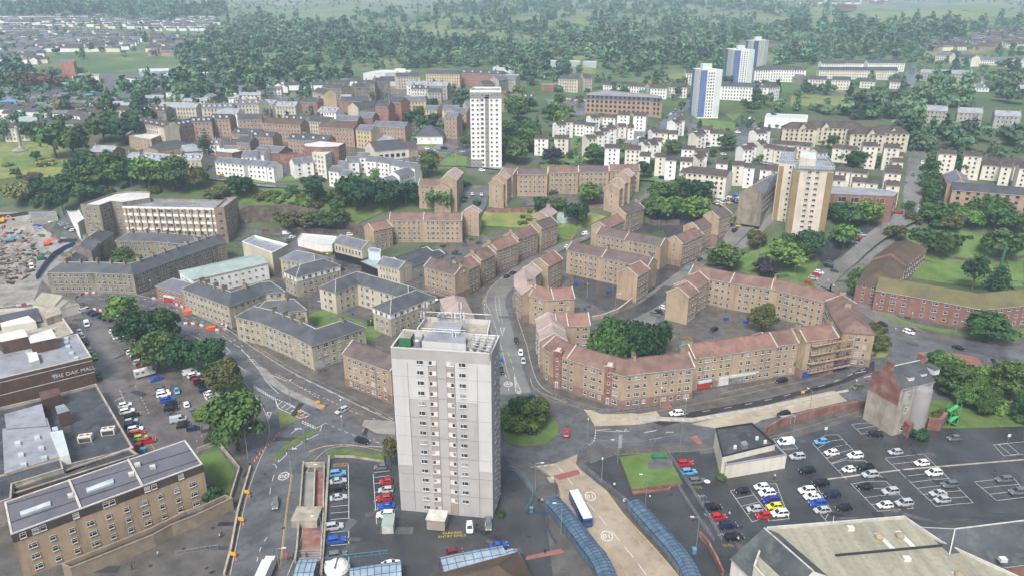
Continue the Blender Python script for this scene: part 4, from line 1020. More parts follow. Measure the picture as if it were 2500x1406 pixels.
bays(B4(2115,205),B4(2210,308),B4(2400,178),B4(2480,285),1);bays(B4(2160,203),B4(2275,298),B4(2240,195),B4(2350,288),1)
bays(B4(105,150),B4(165,250),B4(225,135),B4(330,240),2);bays(B4(325,600),B4(640,960),B4(490,570),B4(660,850),5)
bays(q('B3',2030,625),q('B3',2230,910),q('B3',2200,600),q('B3',2393,850),4);bays(B4(0,570),B4(60,900),B4(130,560),B4(250,880),4)
bays(B4(820,20),B4(910,108),B4(960,5),B4(1150,55),2)
for(x,y)in((1710,570),(1750,650),(1830,820),(1900,900),(1940,1000),(2000,1100)):
 for i in range(4):line([q('B3',x-40+i*24,y+12),q('B3',x-15+i*26,y+36)],0.12,Y if y<640 or y>1050 else 'paint_white',sm=0)
line([B4(590,520),B4(1300,430),B4(2393,340)],0.6,'concrete',z=0.032,sm=0)
line(qs('L1',[(1140,1060),(1190,1170),(1240,1290)]),0.12,dash=(2,1));line(qs('L1',[(1290,1020),(1430,1300)]),0.12,dash=(1,1.5))
line(qs('L1',[(1090,1170),(1180,1120)]),0.2,sm=0);line(qs('B1',[(1300,240),(1380,200),(1410,250)]),0.12,Y,sm=0)
line(qs('L1',[(2230,625),(2290,655)]),0.2,sm=0)
MARKo=MARK.build('road_markings');tag(MARKo,kind='structure')
def roundel(txt,t,x,y,r,rotd):
 p=at(*q(t,x,y));p.z+=0.06;m=MB();n=40
 for i in range(n):
  a0,a1=6.2832*i/n,6.2832*(i+1)/n
  m.face([(p.x+math.cos(a)*rr*(0.78),p.y+math.sin(a)*rr,p.z)for a,rr in((a0,r),(a1,r),(a1,r*0.86),(a0,r*0.86))],'paint_white')
 o=m.build('road_roundel');tag(o,kind='structure')
 s=text(txt,(p.x,p.y,p.z+0.005),(0,0,rotd),r*1.15,'paint_white','speed_number',0.004);tag(s,kind='structure')
roundel('20','B2',272,492,1.9,math.pi);roundel('20','L2',2425,1005,2.0,-0.12);roundel('10','B3',752,675,1.9,math.pi*1.0);roundel('10','B3',903,1038,1.9,math.pi)
t_=text('PARKING\nENTRY ONLY',tuple(at(*q('B2',1810,1025))+Vector((0,0,0.05))),(0,0,0.1),1.15,'paint_yellow','ground_lettering',0.004);tag(t_,kind='structure')
for nm in([(180,712),(290,713),(400,736),(480,769),(560,806),(600,836),(700,901),(800,951),(900,1001),(962,1029)],[(230,747),(330,778),(420,802),(500,834),(560,887),(600,937),(640,991),(657,1040),(652,1082),(630,1132),(600,1222),(562,1404)],[(702,1404),(739,1300),(736,1200),(749,1151),(797,1098),(860,1088),(940,1091)],[(1243,925),(1232,880),(1218,825),(1200,770),(1186,735),(1200,700),(1240,668)],[(1262,700),(1252,730),(1265,780),(1285,840),(1300,900),(1318,940),(1350,962)],[(1700,660),(1770,605),(1830,550),(1868,512)],[(1975,722),(2035,672),(2090,628),(2150,585),(2200,550)]):kerb('kerb',nm,h=0.12)
rng=random.Random(12);m=MB()
for _ in range(190):
 x,y=rng.uniform(150,2450),rng.uniform(740,1400);p=at(x,y);w,l=rng.uniform(0.6,3),rng.uniform(1.5,9);a=rng.choice((0,0.4,-0.5,1.2,1.5))
 if p.z<0.01 and not(1300<x<1720 and y>985)and not(1650<x<2150 and y<1060):m.box((p.x,p.y,0.052-rng.random()*0.004),(l,w,0.004),rng.choice(('road_new','footway','asphalt','asphalt_dark')),a,skip=('b','f','r','k','l'))
for _ in range(120):
 x,y=rng.uniform(150,2450),rng.uniform(740,1400);p=at(x,y)
 if p.z<0.01:m.box((p.x,p.y,0.06),(0.8,0.7,0.004),'dark_metal',rng.random(),skip=('b','f','r','k','l'))
tag(m.build('road_patches'),kind='structure')
TW=dict(nf=4,fh=3.02,sp=2.75,pat=(1.15,1.95,1.15),h=1.45,z0=1.1)
def tan(label,t,pts,w=9.5,he=12.5,hr=15.5,ends='gg',roof='roof_pink',base=('pink_stone',3.1),name='tenement',group=None,**k):
 kw=dict(win=TW,chmat='chimney_tan');kw.update(k)
 return gable(name,label,'tenement',qs(t,pts),w,he,hr,'tan_render',roof,ends,base=base,**kw)
SW=dict(nf=3,fh=3.25,sp=3.0,pat=(1.1,1.9,1.1),h=1.6,z0=1.3)
def stone(label,t,pts,w=10.5,he=10.2,hr=13.4,ends='hh',roof='slate',wall_='beige_stone',**k):
 kw=dict(win=SW,chmat='chimney_stone',skew=False);kw.update(k)
 return gable('stone_tenement',label,'tenement',qs(t,pts),w,he,hr,wall_,roof,ends,**kw)
tan('long curved tan tenement with rosy roof wrapping the corner beside the roundabout','L3',[(450,545),(520,588),(760,668),(1110,765),(1320,742),(1722,700)],10,roof='roof_pink',ends='gg',chim=(0.62,),joints=(0.2,))
def stair_tower(label,t,x,y,w,d,h,ang):
 p=at(*q(t,x,y));r=thing('stair_tower',label,'stair tower',p,ang)
 m=MB();m.box((0,0,h/2),(w,d,h),'old_brick');o=m.build('brick_shaft',None);o.parent=r
 c=MB();c.box((0,0,h+0.1),(w+0.3,d+0.3,0.25),'coping');c.box((-w/2+.2,0,h+0.5),(0.5,d,0.7),'old_brick');c.box((w/2-.2,0,h+0.5),(0.5,d,0.7),'old_brick');o=c.build('coping',None);o.parent=r
 for k in range(3):
  mm=win_meshes(0.8,1.1,'white');f=put('window',mm[0],r,(0,-d/2,4.6+k*3));f.rotation_euler=(0,0,math.pi);put('pane',mm[1],f)
 dm=MB();dm.box((0,-d/2-0.05,1.4),(1.1,0.1,2.6),'white_trim');dm.box((0,-d/2-0.12,1.3),(0.8,0.06,2.2),'glass_curtain');o=dm.build('door',None);o.parent=r
 return r
stair_tower('left of two brick stair towers on the curved corner tenement','L3',475,1030,2.9,2.6,14.2,R(-22))
stair_tower('right of two brick stair towers on the curved corner tenement','L3',955,1185,2.9,2.6,14.2,R(-18))
tan('tan tenement wing closing the west side of the tree courtyard','L3',[(385,318),(415,400),(440,520)],9.5,roof='roof_pale_pink',joints=(0.55,))
tan('short tan tenement wing with parapet copings facing the two courtyard trees','L3',[(450,335),(600,328),(765,322)],9.5,12.5,15.5,roof='roof_rosy',joints=(0.33,),ends='gg',base=None)
tan('tan tenement with gable corner behind the kerbside bins north of the courtyard wing','L3',[(268,62),(400,95),(610,80)],9.5,roof='roof_rosy',joints=(0.45,),chim=(0.42,),base=None)
tan('round-ended tan tenement with pale curved roof beside the street bend','M3',[(235,1405),(165,1330),(160,1240),(235,1180)],9,roof='roof_pale_pink',chim=(0.1,))
tan('tan tenement with steep rosy roof next to the round-ended one','M3',[(300,1135),(440,1065)],9.5,13.5,16.5,roof='roof_rosy')
tan('tan street-corner tenement with slate-plum roof above the brick garden wall','M2',[(1690,1128),(1985,1205)],10,roof='roof_plum',ends='gg',chim=(0.98,))
ST=[('M2',[(1915,1185),(2075,1112)],'lowest','roof_rosy',0),('M2',[(2085,1085),(2225,1020)],'second lowest','roof_pink',1.2),('M2',[(2245,985),(2455,915)],'middle','roof_rosy',2),('M3',[(30,885),(220,820)],'second highest','roof_pink',2.5),('M3',[(255,790),(410,738)],'highest','roof_plum',3.2)]
for t,pp,nm,rf,dz in ST:
 gable('tenement',f'{nm} of the stepped tan tenements lining the uphill street','tenement',qs(t,pp),9.5,12.5,15.5,'tan_render',rf,'gg',win=TW,base=('pink_stone',3.1),chim=(0.0,),group='stepped tenements along the uphill street',chmat='chimney_tan')
tan('pale-roofed tan end tenement at the top of the stepped street','M3',[(310,690),(395,640)],9.5,roof='roof_pale_pink',chim=(0.9,))
tan('tan tenement with two-tone roof running left from the gabled corner','M3',[(890,832),(1165,885),(1500,945)],9.5,roof='roof_plum',joints=(0.46,),chim=(0.47,),base=None)
for pp,nm,rf in(([(1590,925),(1795,838)],'lower','roof_pink'),([(1755,795),(1925,728)],'middle','roof_plum'),([(1945,690),(2065,645)],'upper','roof_plum')):
 gable('tenement',f'{nm} of three tan tenements stepping up the boulevard','tenement',qs('M3',pp),9.5,12.5,15.5,'tan_render',rf,'gg',win=TW,base=('pink_stone',3.1),chim=(0.97,),group='tenements stepping up the boulevard',gwin=2)
tan('tan tenement with rosy roof behind the two-tone one beside the lane','M3',[(870,790),(1060,705)],9.5,roof='roof_rosy',base=None)
tan('tan tenement with plum roof at the end by the wooded yard','M3',[(1060,655),(1235,595)],9.5,12.5,15.5,roof='roof_plum',chim=(0.95,))
tan('wide tan tenement with brown roof facing the green bins','M3',[(612,978),(940,1042),(1385,1130)],10,roof='roof_plum',joints=(0.45,),chim=(0.46,0.98),base=None)
tan('gabled tan tenement with small rosy roof jutting to the side street','M3',[(1145,1228),(1262,1160)],10,roof='roof_rosy',base=None)
tan('long tan tenement forming the north side of the parking courtyard','P',[(1693,647),(1803,668),(1901,682),(2052,718)],9.5,roof='roof_pink',joints=(0.3,0.56),chim=(0.57,),base=None)
tan('gable-ended tan tenement at the west corner of the parking courtyard','L3',[(1625,88),(1715,28)],10,roof='roof_rosy',base=None)
tan('second gabled tan tenement behind the west corner of the parking courtyard','M3',[(1690,1345),(1825,1262)],10,roof='roof_rosy',base=None)
tan('tall tan corner tenement at the east end of the courtyard block','L4',[(765,155),(830,285),(900,385)],11,13.5,16.5,roof='roof_pink',ends='gh',chim=(0.02,0.5))
tan('long tan tenement with rosy roof over white shopfronts','L3',[(1718,622),(2100,570),(2495,515)],9.8,roof='roof_rosy',ends='gg',chim=(0.02,),base=('tan_render',3.1))
tan('tan tenement continuing the shop row towards the scaffolded one','L4',[(0,512),(285,482)],9.8,roof='roof_pink',ends='gg',base=('tan_render',3.1))
tan('tan tenement clad in scaffolding above the blue hoarding','L4',[(345,465),(655,428)],10,14.5,17.5,roof='roof_rosy',ends='gg',chim=(0.0,0.98),win=dict(TW,nf=4,z0=2.6))
BW=dict(nf=3,fh=3.2,sp=4.2,pat=(1.3,2.2,1.5),h=1.5,z0=1.2,kind='dark')
BWw=dict(BW,kind='white')
gable('apartment_block','long red brick housing block with mossy roof and white windows','apartment block',[(2147,675),(2240,690),(2387,716),(2520,704)],14,9.6,13.6,'red_brick','roof_moss','gg',win=BWw,skew=False,joints=())
gable('apartment_block','red brick wing with brown roof stepping down towards the hill road','apartment block',qs('M4',[(1120,1275),(1228,1110)]),15,9.2,13.2,'red_brick','roof_brown_moss','hg',win=BWw,skew=False)
gable('apartment_block','red brick wing with brown roof nearest the graveyard','apartment block',qs('M4',[(1235,1085),(1400,965)]),15,9.2,13.2,'red_brick','roof_brown_moss','gh',win=BWw,skew=False)
r_=gable('stone_tenement','derelict stone tenement with white-edged dormers and painted gable beside the car park','tenement',qs('L4',[(1215,840),(1525,772)]),11,16.5,21,'grey_stone','slate','gg',base=('concrete',10.5),win=dict(nf=5,fh=3.1,sp=3.2,pat=(1.1,),h=1.9,z0=1.2,drop=0.3),chim=(0.02,0.97),chmat='old_brick',skew=False)
RP=[Vector(atz(*q('L4',*p),21+r_.location.z)[:2])for p in((1215,840),(1525,772))];d_=(RP[1]-RP[0]).normalized();n_=Vector((-d_.y,d_.x));n_=-n_ if n_.dot(RP[0])>0 else n_
m=MB();c_=RP[0]-d_*0.1;z_=r_.location.z;m.face([(c_.x+n_.x*s,c_.y+n_.y*s,z_+h)for s,h in((5.5,10.4),(-5.5,10.4),(-5.5,16.5),(0,20.9),(5.5,16.5))][::-1],'old_brick');PM(m,'brick_gable_face',r_)
c_=RP[0].lerp(RP[1],0.62)+n_*6.2;m=MB();m.lathe([(2.7,0),(2.7,15.2),(2.4,15.6),(0.5,16)],'tower_mid',20,(c_.x,c_.y,z_));put('round_stair_bay',m.mesh('round_stair_bay',tuple(r_.location),True),r_)
CH=(0.03,0.17,0.3,0.44,0.58,0.7)
stone('long L-bent stone terrace with slate roof and many chimneys above the main road','M1',[(600,1172),(940,1172),(1245,1185),(1560,1075),(1990,930),(2090,905)],10.5,wall_='dark_stone',chim=(0.02,0.1,0.19,0.27,0.35,0.43,0.52,0.6,0.68,0.76,0.84,0.9,0.97),ends='hg',win=dict(SW,sp=2.6))
stone('blackened stone tenement row facing the inner yard below the office block','M1',[(1235,888),(1500,888),(1845,918)],10.5,wall_='dark_stone',chim=(0.05,0.25,0.42,0.57,0.77,0.93),win=dict(SW,sp=2.4,pat=(1.1,)))
stone('first stone tenement beside the blue hoarding, nearest the road','M1',[(610,1150),(715,1075)],10.5,wall_='dark_stone',chim=(0.1,0.5),win=SW,ends='hg')
stone('middle stone tenement stepping up beside the blue hoarding','M1',[(745,1015),(820,935)],10.5,wall_='dark_stone',chim=(0.1,0.95),win=SW,ends='gg',roof='slate_mid')
stone('uppermost stone tenement beside the blue hoarding under the office block','M1',[(850,925),(935,868)],10.5,wall_='dark_stone',chim=(0.9,),win=SW,ends='gh',roof='slate')
stone('slate-roofed stone terrace at the junction with red and white barriers','L1',[(1900,20),(2205,128),(2480,35),(2580,25)],10.5,chim=(0.05,0.15,0.3,0.45,0.72),win=SW)
gable('shop_building','low red sandstone shop with white fascia beside the slate terrace','shop',qs('M1',[(1650,1325),(1870,1385)]),11,6.5,9.5,'red_sandstone','slate_mid','hg',win=dict(nf=2,fh=3,sp=2.4,pat=(1.2,),h=1.4,z0=1.1),skew=False)
stone('big L-shaped slate-roofed stone tenement in front of the courtyard lawn','L2',[(0,262),(165,300),(480,422),(590,478),(870,388)],10.5,chim=(0.22,0.36,0.46,0.57,0.97),win=SW)
stone('short stone tenement behind the L-shaped one with a rear chimney','L2',[(110,212),(375,190)],10,chim=(0.75,),win=SW)
stone('pale stone L-shaped block with white band at its hipped west end','M2',[(780,1335),(985,1262),(1250,1335),(1470,1398)],10.5,win=dict(SW,sp=3.4),chim=(),wall_='cream_stone')
stone('hipped stone block with white upper band at the lawn courtyard corner','L2',[(1310,192),(1545,108)],11,win=dict(SW,sp=3.2),wall_='beige_stone',top=('white_render',2.6))
stone('hipped stone block with white upper band behind the car lane','M2',[(440,1195),(660,1140)],11,win=dict(SW,sp=3.2),wall_='beige_stone',top=('white_render',2.6))
stone('older hipped stone block partly hidden behind the white-banded one','M2',[(400,1062),(570,1092)],11,win=SW,chim=(),roof='slate_mid')
gable('pub_building','cream corner building with slate roof over a black shopfront','pub',qs('M2',[(828,915),(1092,978)]),10,9.4,12.2,'cream_stone','slate_mid','gg',win=dict(nf=2,fh=4.4,sp=2.5,pat=(1.0,),h=2.2,z0=1.0,r0=1,kind='stone'),base=('black_paint',4.0))
polyroof('shop_extension','turquoise flat-roofed extension with black shopfront beside the cream corner building','shop',qs('M2',[(1018,1165),(1130,1130),(1215,1155),(1185,1240)]),5.0,'black_paint','roof_copper',0.2,paramat='slate_pale')
polyroof('plant_room_building','pale blue clad box rising behind the turquoise extension','plant building',qs('M2',[(1085,1050),(1120,1030),(1210,1050),(1205,1085),(1095,1075)]),9,'pale_blue_render','slate_pale',0.1)
gable('warehouse','front white hall with slate roof and narrow windows beside the bins','hall',qs('M2',[(1235,1118),(1445,1168)]),9,8.2,10.6,'cream_stone','slate_mid','gg',win=dict(nf=2,fh=4,sp=2.0,pat=(0.8,),h=1.8,z0=1.2))
gable('warehouse','left long grey shed behind the white hall','shed',qs('M2',[(1335,1130),(1650,1030)]),8,7.2,8.6,'grey_stone','roof_dark','gg',skewmat='white_trim')
gable('warehouse','right long grey shed behind the white hall','shed',qs('M2',[(1445,1168),(1765,1055)]),8,7.2,8.6,'grey_stone','roof_dark','gg',skewmat='white_trim')
polyroof('club_building','low white club with split flat roof beside the cinema block','club',qs('M2',[(415,955),(455,900),(795,928),(745,1005),(640,1010)]),4.8,'white_render','felt_white',0.4,paramat='white_trim',base=('red_brick',0.8),topband=None)
roof_b=polyroof('cinema_block','tall blank cream box with sunken roof beside the copper-roofed hall','hall',[(591,590),(622,575),(703,597),(664,617)],12,'cream_stone','felt_grey',1.2,paramat='white_render')
gable('market_hall','white hall with pale green copper roof in front of the stone terrace','hall',[(497,652),(634,622)],17,8.6,10.6,'white_render','roof_copper','hg',win=dict(nf=2,fh=3.4,sp=3.3,pat=(1.0,),h=0.5,z0=2.4,kind='dark'),skew=False)
o_=polyroof('office_block','long derelict office block with concrete fins and white panels','office block',[q('M1',1165,640),q('M1',2040,658),q('M1',2150,582),q('M1',1290,565)],17,'beige_stone','felt_grey',0.8,paramat='dark_stone',win=dict(nf=4,fh=4.15,sp=4.4,pat=(2.6,),h=1.9,z0=1.2,near=1000))
for k in range(4):
 a_=atz(*q('M1',1165,640),o_['_z']+17);b_=atz(*q('M1',2040,658),o_['_z']+17);d_=(b_-a_).normalized();n_=Vector((d_.y,-d_.x,0));n_=n_ if n_.dot(CAMV-a_)>0 else-n_;c_=(a_+b_)/2+n_*0.05;m=MB();m.box((c_.x,c_.y,o_['_z']+3.95+k*4.15),((b_-a_).length,0.16,1.3),'white_render',math.atan2(d_.y,d_.x));PM(m,'spandrel_band',o_)
def fins(root,a,b,n,h,zb,mat='tan_render'):
 a=atz(*a,zb+h);b=atz(*b,zb+h);d=(b-a).normalized();nn=Vector((d.y,-d.x,0));
 if nn.dot(CAMV-a)<0:nn=-nn
 for i in range(n):
  p=a.lerp(b,(i+0.5)/n)+nn*0.35;m=MB();m.box((p.x,p.y,zb+h/2-0.4),(0.55,0.8,h-0.8),mat,math.atan2(d.y,d.x));PM(m,'fin',root)
fins(o_,q('M1',1165,640),q('M1',2040,658),14,17,o_['_z'])
polyroof('office_tower_wing','brick stair end of the office block with a water tank on top','office block',[q('M1',2042,660),q('M1',2135,648),q('M1',2262,552),q('M1',2155,560)],18.5,'orange_brick','felt_grey',0.8,win=dict(nf=4,fh=4.2,sp=5,pat=(2.2,),h=1.9,z0=1.4))
w_=polyroof('office_block_old_wing','stained buff stone wing at the west end of the office block','office block',qs('M1',[(768,624),(945,632),(1060,592),(1165,604),(1430,562),(1430,502),(1235,497),(1095,512)]),17,'dark_stone','felt_white',0.9,win=dict(nf=4,fh=4.1,sp=4.0,pat=(2.2,),h=1.9,z0=1.3))
polyroof('site_cabins','stack of white site cabins with blue bands by the demolition site','site cabin',qs('M1',[(628,675),(740,655),(800,760),(740,800)]),5.2,'white_render','felt_white',0.2,base=None,topband=('blue_paint',0.5))
polyroof('site_office','low pale site office at the edge of the demolition ground','site office',qs('M1',[(275,700),(530,690),(545,720),(300,745)]),3,'grey_stone','felt_grey',0.2)
FW=dict(nf=4,fh=2.95,sp=3.9,pat=(1.7,1.2,1.2),h=1.35,z0=1.3,near=400)
f_=polyroof('apartment_block','long buff brick flats with flat grey roof and dark mansard edge beside the mall','apartment block',qs('B1',[(40,728),(1690,162),(1848,380),(100,1022)]),12.4,'tan_render','felt_plum',0.12,win=dict(FW,nf=3,z0=1.1),paramat='coping',topband=('roof_brown',2.3))
fz=f_['_z']
for x0,y0,x1,y1 in((180,815,455,715),(785,600,1030,510)):
 roofbox(f_,'B1',qs('B1',[(x0,y0),(x1,y1),(x1+8,y1+35),(x0+8,y0+35)]),fz+12.2,fz+12.8,'sky_light','skylight')
for x,y in((640,650),(1195,455),(1390,390),(1250,370)):
 roofbox(f_,'B1',qs('B1',[(x-28,y),(x+22,y-12),(x+30,y+10),(x-22,y+20)]),fz+12.2,fz+13.0,'coping','roof_vent')
for(x0,y0),(x1,y1)in(((630,525),(735,780)),((1170,338),(1300,578))):
 P0=atz(*q('B1',x0,y0),fz+12.5);P1=atz(*q('B1',x1,y1),fz+12.5);m=MB();m.bar(P0,P1,0.5,0.35,'coping');PM(m,'roof_joint',f_)
for(x0,y0),(x1,y1)in(((45,930),(1830,335)),((40,760),(1760,250))):
 P0=atz(*q('B1',x0,y0),fz+12.36);P1=atz(*q('B1',x1,y1),fz+12.36);m=MB();m.bar(P0,P1,0.18,0.12,'felt_dark');PM(m,'roof_seam',f_)
a=atz(*q('B1',100,1022),fz+12.4);b=atz(*q('B1',1848,380),fz+12.4);d=(b-a);d.z=0;L=d.length;d/=L;nn=Vector((d.y,-d.x,0))
if nn.dot(CAMV-a)<0:nn=-nn
for s in(2.0,4.4,5.9,12.5,18.8,20.2,28.0,29.6,36,41.5,43,44.5,51,52.6,58.5):
 if s<L-2:add_window(f_,a+d*s+nn*0.1-Vector((0,0,2.0)),math.atan2(nn.y,nn.x)-math.pi/2,1.3,1.4,'white',False,random)
polyroof('podium','planted walkway deck with buff parapet along the front of the flats','walkway',qs('B1',[(640,1330),(1400,1025),(1560,935),(1780,850),(2120,690),(2060,660),(1850,755),(1700,805),(1380,960),(560,1290)]),3.6,'coping_buff','felt_dark',1.0,paramat='coping_buff')
ml=polyroof('mall_building','large brown brick shopping mall with flat grey roof and white rooftop sign lettering','shopping mall',qs('L1',[(870,742),(92,926),(-150,985),(-300,800),(0,640),(545,570),(735,522)]),10.5,'brown_brick','felt_grey',0.7,paramat='coping')
mz=ml['_z']
P0=atz(*q('L1',870,775),mz+9.6);P1=atz(*q('L1',92,960),mz+9.6)
def wallpt(t,x,y,A,B):
 """point of the vertical plane A-B seen at the pixel"""
 dx,dy,dz=ray(*q(t,x,y));n=Vector((B.y-A.y,-(B.x-A.x),0)).normalized();tt=(A.x*n.x+A.y*n.y)/(dx*n.x+dy*n.y);return Vector((dx*tt,dy*tt,CAMH+dz*tt))
A_=atz(*q('L1',870,742),mz+10.5);B_=atz(*q('L1',92,926),mz+10.5);n_=Vector((B_.y-A_.y,-(B_.x-A_.x),0)).normalized()
if n_.dot(CAMV-A_)<0:n_=-n_
dm_=(A_-B_);dm_.z=0;dm_.normalize()
for hh,th in((9.0,0.22),(4.6,0.22)):
 m=MB();m.bar(Vector((A_.x,A_.y,mz+hh))+n_*0.06,Vector((B_.x,B_.y,mz+hh))-dm_*30+n_*0.06,0.14,th,'coping');PM(m,'band_course',ml)
c_=wallpt('L1',706,891,A_,B_)+n_*0.15
s_=text('THE OAK MALL',c_-ml.location,(math.pi/2,0,math.atan2(dm_.y,dm_.x)),1.85,'white_trim','sign_lettering',0.08,ml)
c_=wallpt('L1',530,928,A_,B_)+n_*0.12;lg=MB()
for a0 in range(9):
 an=a0*0.698;lg.box((c_.x+dm_.x*math.cos(an)*0.75,c_.y+dm_.y*math.cos(an)*0.75,c_.z+0.3+math.sin(an)*0.55),(0.62,0.08,0.5),'felt_grey',math.atan2(dm_.y,dm_.x))
lg.box((c_.x,c_.y,c_.z+0.3),(1.3,0.09,1.0),'felt_grey',math.atan2(dm_.y,dm_.x));lg.box((c_.x,c_.y,c_.z-0.7),(0.3,0.08,0.8),'felt_grey',math.atan2(dm_.y,dm_.x));lg.box((c_.x,c_.y,c_.z-1.1),(1.4,0.08,0.15),'felt_grey',math.atan2(dm_.y,dm_.x))
PM(lg,'tree_emblem',ml)
def rb(root,t,pts,h0,h1,mat,name='plant_room',top=None):return roofbox(root,t,qs(t,pts),root['_z']+h0,root['_z']+h1,mat,name,top)
rb(ml,'L1',[(-60,540),(225,472),(272,548),(10,602)],9.8,14.5,'brown_brick','brick_penthouse','felt_white')
rb(ml,'L1',[(265,545),(490,472),(540,562),(290,615)],9.8,14.0,'brown_brick','brick_penthouse','felt_white')
for pts in([(255,705),(350,695),(375,770),(285,800)],):rb(ml,'L1',pts,9.8,11.4,'white_trim','air_handler')
for x,y in((630,560),(628,598),(645,640),(678,700),(725,748),(300,690),(345,680),(260,692)):rb(ml,'L1',[(x-22,y-6),(x+18,y-14),(x+24,y+6),(x-16,y+14)],9.8,10.6,'sky_light','rooflight')
m2_=polyroof('mall_back_wing','rear roofs of the mall with plant boxes and a deep dark light well','shopping mall',qs('L1',[(545,568),(0,640),(-200,500),(-200,300),(350,270),(580,345),(700,515)]),9.0,'brown_brick','concrete',0.9,paramat='coping')
rb(m2_,'L1',[(0,420),(270,350),(340,405),(20,460)],8.2,11.2,'cream_render','air_handler')
rb(m2_,'L1',[(-50,355),(350,275),(400,400),(-50,480)],8.2,9.0,'felt_dark','roof_deck')
rb(m2_,'L1',[(360,275),(560,260),(590,330),(440,380)],8.2,11,'concrete','stair_head')
rb(m2_,'L1',[(240,490),(480,460),(500,480),(260,520)],8.2,9.6,'concrete','roof_deck')
m3_=polyroof('mall_service_wing','lower dark-roofed service wing below the big brick sign wall of the mall','shopping mall',[q('L1',915,1000),q('B1',1205,215),q('B1',1180,245),q('B1',600,390),q('B1',-100,500),q('L1',-150,1250),q('L1',-60,1240),q('L1',560,1095)],5.2,'concrete','felt_dark',0.9,paramat='concrete')
rb(m3_,'L1',[(370,1080),(560,1035),(580,1100),(390,1160)],4.2,8.6,'brown_brick','brick_bay')
rb(m3_,'L1',[(525,1215),(610,1190),(665,1255),(550,1290)],4.2,9.0,'brown_brick','brick_plant_tower','felt_grey')
rb(m3_,'L1',[(40,1290),(400,1190),(450,1400),(60,1430)],4.2,7.6,'brown_brick','brick_plant_hall','felt_grey')
rb(m3_,'B1',[(20,60),(430,-40),(545,310),(40,470)],4.2,7.4,'concrete','rooflight_deck','felt_grey')
rb(m3_,'B1',[(455,90),(570,70),(632,290),(548,315)],4.2,8.2,'white_render','pale_plant_housing','corrugated')
for x,y in((335,130),(158,183),(373,230),(187,288),(400,318),(212,378),(500,55)):rb(m3_,'B1',[(x-28,y-8),(x+22,y-20),(x+30,y+8),(x-22,y+18)],7.3,8.1,'sky_light','rooflight')
def chiller(x0,y0,x1,y1,t='B1'):
 P_=q(t,(x0+x1)/2,(y0+y1)/2);w=atz(*P_,m3_['_z']+5.6);m=MB();m.box((0,0,1.0),(3.6,2.2,1.9),'cream_render');m.box((0,-1.12,0.9),(3.0,0.06,1.3),'felt_dark')
 fm=MB()
 for s in(-0.85,0.85):fm.lathe([(0.7,1.95),(0.7,2.15),(0.55,2.15),(0.5,2.0)],'coping',12,(s,0,0));fm.lathe([(0.1,2.0),(0.5,2.03)],'felt_dark',8,(s,0,0))
 o=thing('air_conditioner','twin-fan cream chiller on the dark mall roof, '+('left one' if x0<900 else 'right one'),'air conditioner',(w.x,w.y,m3_['_z']+4.3),R(15),'rooftop chillers');
 put('casing',m.mesh('casing'),o);put('fans',fm.mesh('fan_cowls'),o)
chiller(725,90,830,180);chiller(935,30,1040,110)
rb(m3_,'B1',[(600,440),(1215,215),(1215,232),(600,470)],4.2,5.6,'concrete','parapet_wall')
polyroof('mall_link_wing','narrow brown brick strip with rooflights between service wing and flats','shopping mall',qs('B1',[(110,600),(600,430),(1180,240),(1260,290),(600,500),(120,650)]),6.0,'brown_brick','felt_dark',0.4,paramat='concrete')
polyroof('mall_concrete_wing','stained bare concrete block at the left edge beside the flats','shopping mall',qs('B1',[(-200,560),(60,470),(550,330),(575,420),(110,560),(100,690),(-200,800)]),7.0,'concrete','felt_dark',0.3,paramat='concrete')
gable('entrance_pavilion','pale glazed entrance pavilion of the mall beside the barrier-lined road','pavilion',qs('L1',[(400,130),(600,160)]),11,5,8,'cream_render','metal_cream','gg',skew=False)
gable('entrance_pavilion','smaller right-hand gabled wing of the pale mall pavilion','pavilion',qs('L1',[(560,165),(650,215)]),8,4.4,6.6,'cream_render','metal_cream','gg',skew=False)
cb=polyroof('club_building','black flat-roofed rendered building between bus station and car park','club',[(1747,1044),(1836,1031),(1893,1082),(1764,1113)],6.5,'cream_render','felt_dark',0.25,paramat='black_paint')
polyroof('club_annex','lower roughcast front part of the black-roofed building with blank pale wall','club',[(1764,1113),(1893,1083),(1921,1109),(1773,1134)],4.6,'cream_render','felt_dark',0.25,paramat='slate_pale')
rb(cb,'B3',[(2120,180),(2170,165),(2195,200),(2150,215)],6.2,7.6,'galv','extractor_housing')
for x,y in((2275,135),(2350,168),(2075,215)):rb(cb,'B3',[(x-14,y-8),(x+14,y-8),(x+14,y+8),(x-14,y+8)],6.2,7.0,'white_trim','roof_vent')
rt=polyroof('retail_hall','large retail shed with cream corrugated roof south of the car park','retail hall',[(1873,1285),(2208,1258),(2300,1320),(2520,1420),(2440,1500),(1950,1500),(1840,1380)],8,'cream_render','metal_cream',0.6,paramat='coping')
rz=rt['_z']
P0=atz(2040,1354,rz+7.8);P1=atz(2300,1330,rz+7.8);m=MB();m.bar(P0,P1,0.4,0.35,'dark_metal');PM(m,'roof_gutter',rt)
for(x,y,x2,y2)in((2135,1300,2175,1340),(2185,1295,2225,1335),(2322,1395,2345,1420)):
 Q=[atz(x,y,rz+7.5),atz(x+12,y-1,rz+7.5),atz(x2+12,y2-1,rz+7.5),atz(x2,y2,rz+7.5)];m=MB();m.prism([(p.x,p.y)for p in Q],rz+7.41,rz+7.5,'felt_white');PM(m,'roof_light_strip',rt)
for x,y in((2147,1308),(2198,1305),(2342,1400)):
 p=atz(x,y,rz+8);m=MB();m.lathe([(0.9,0),(0.95,0.5),(0.75,0.9),(0.3,1.1)],'chimney_tan',12,(p.x,p.y,rz+7.4));PM(m,'roof_cowl',rt)
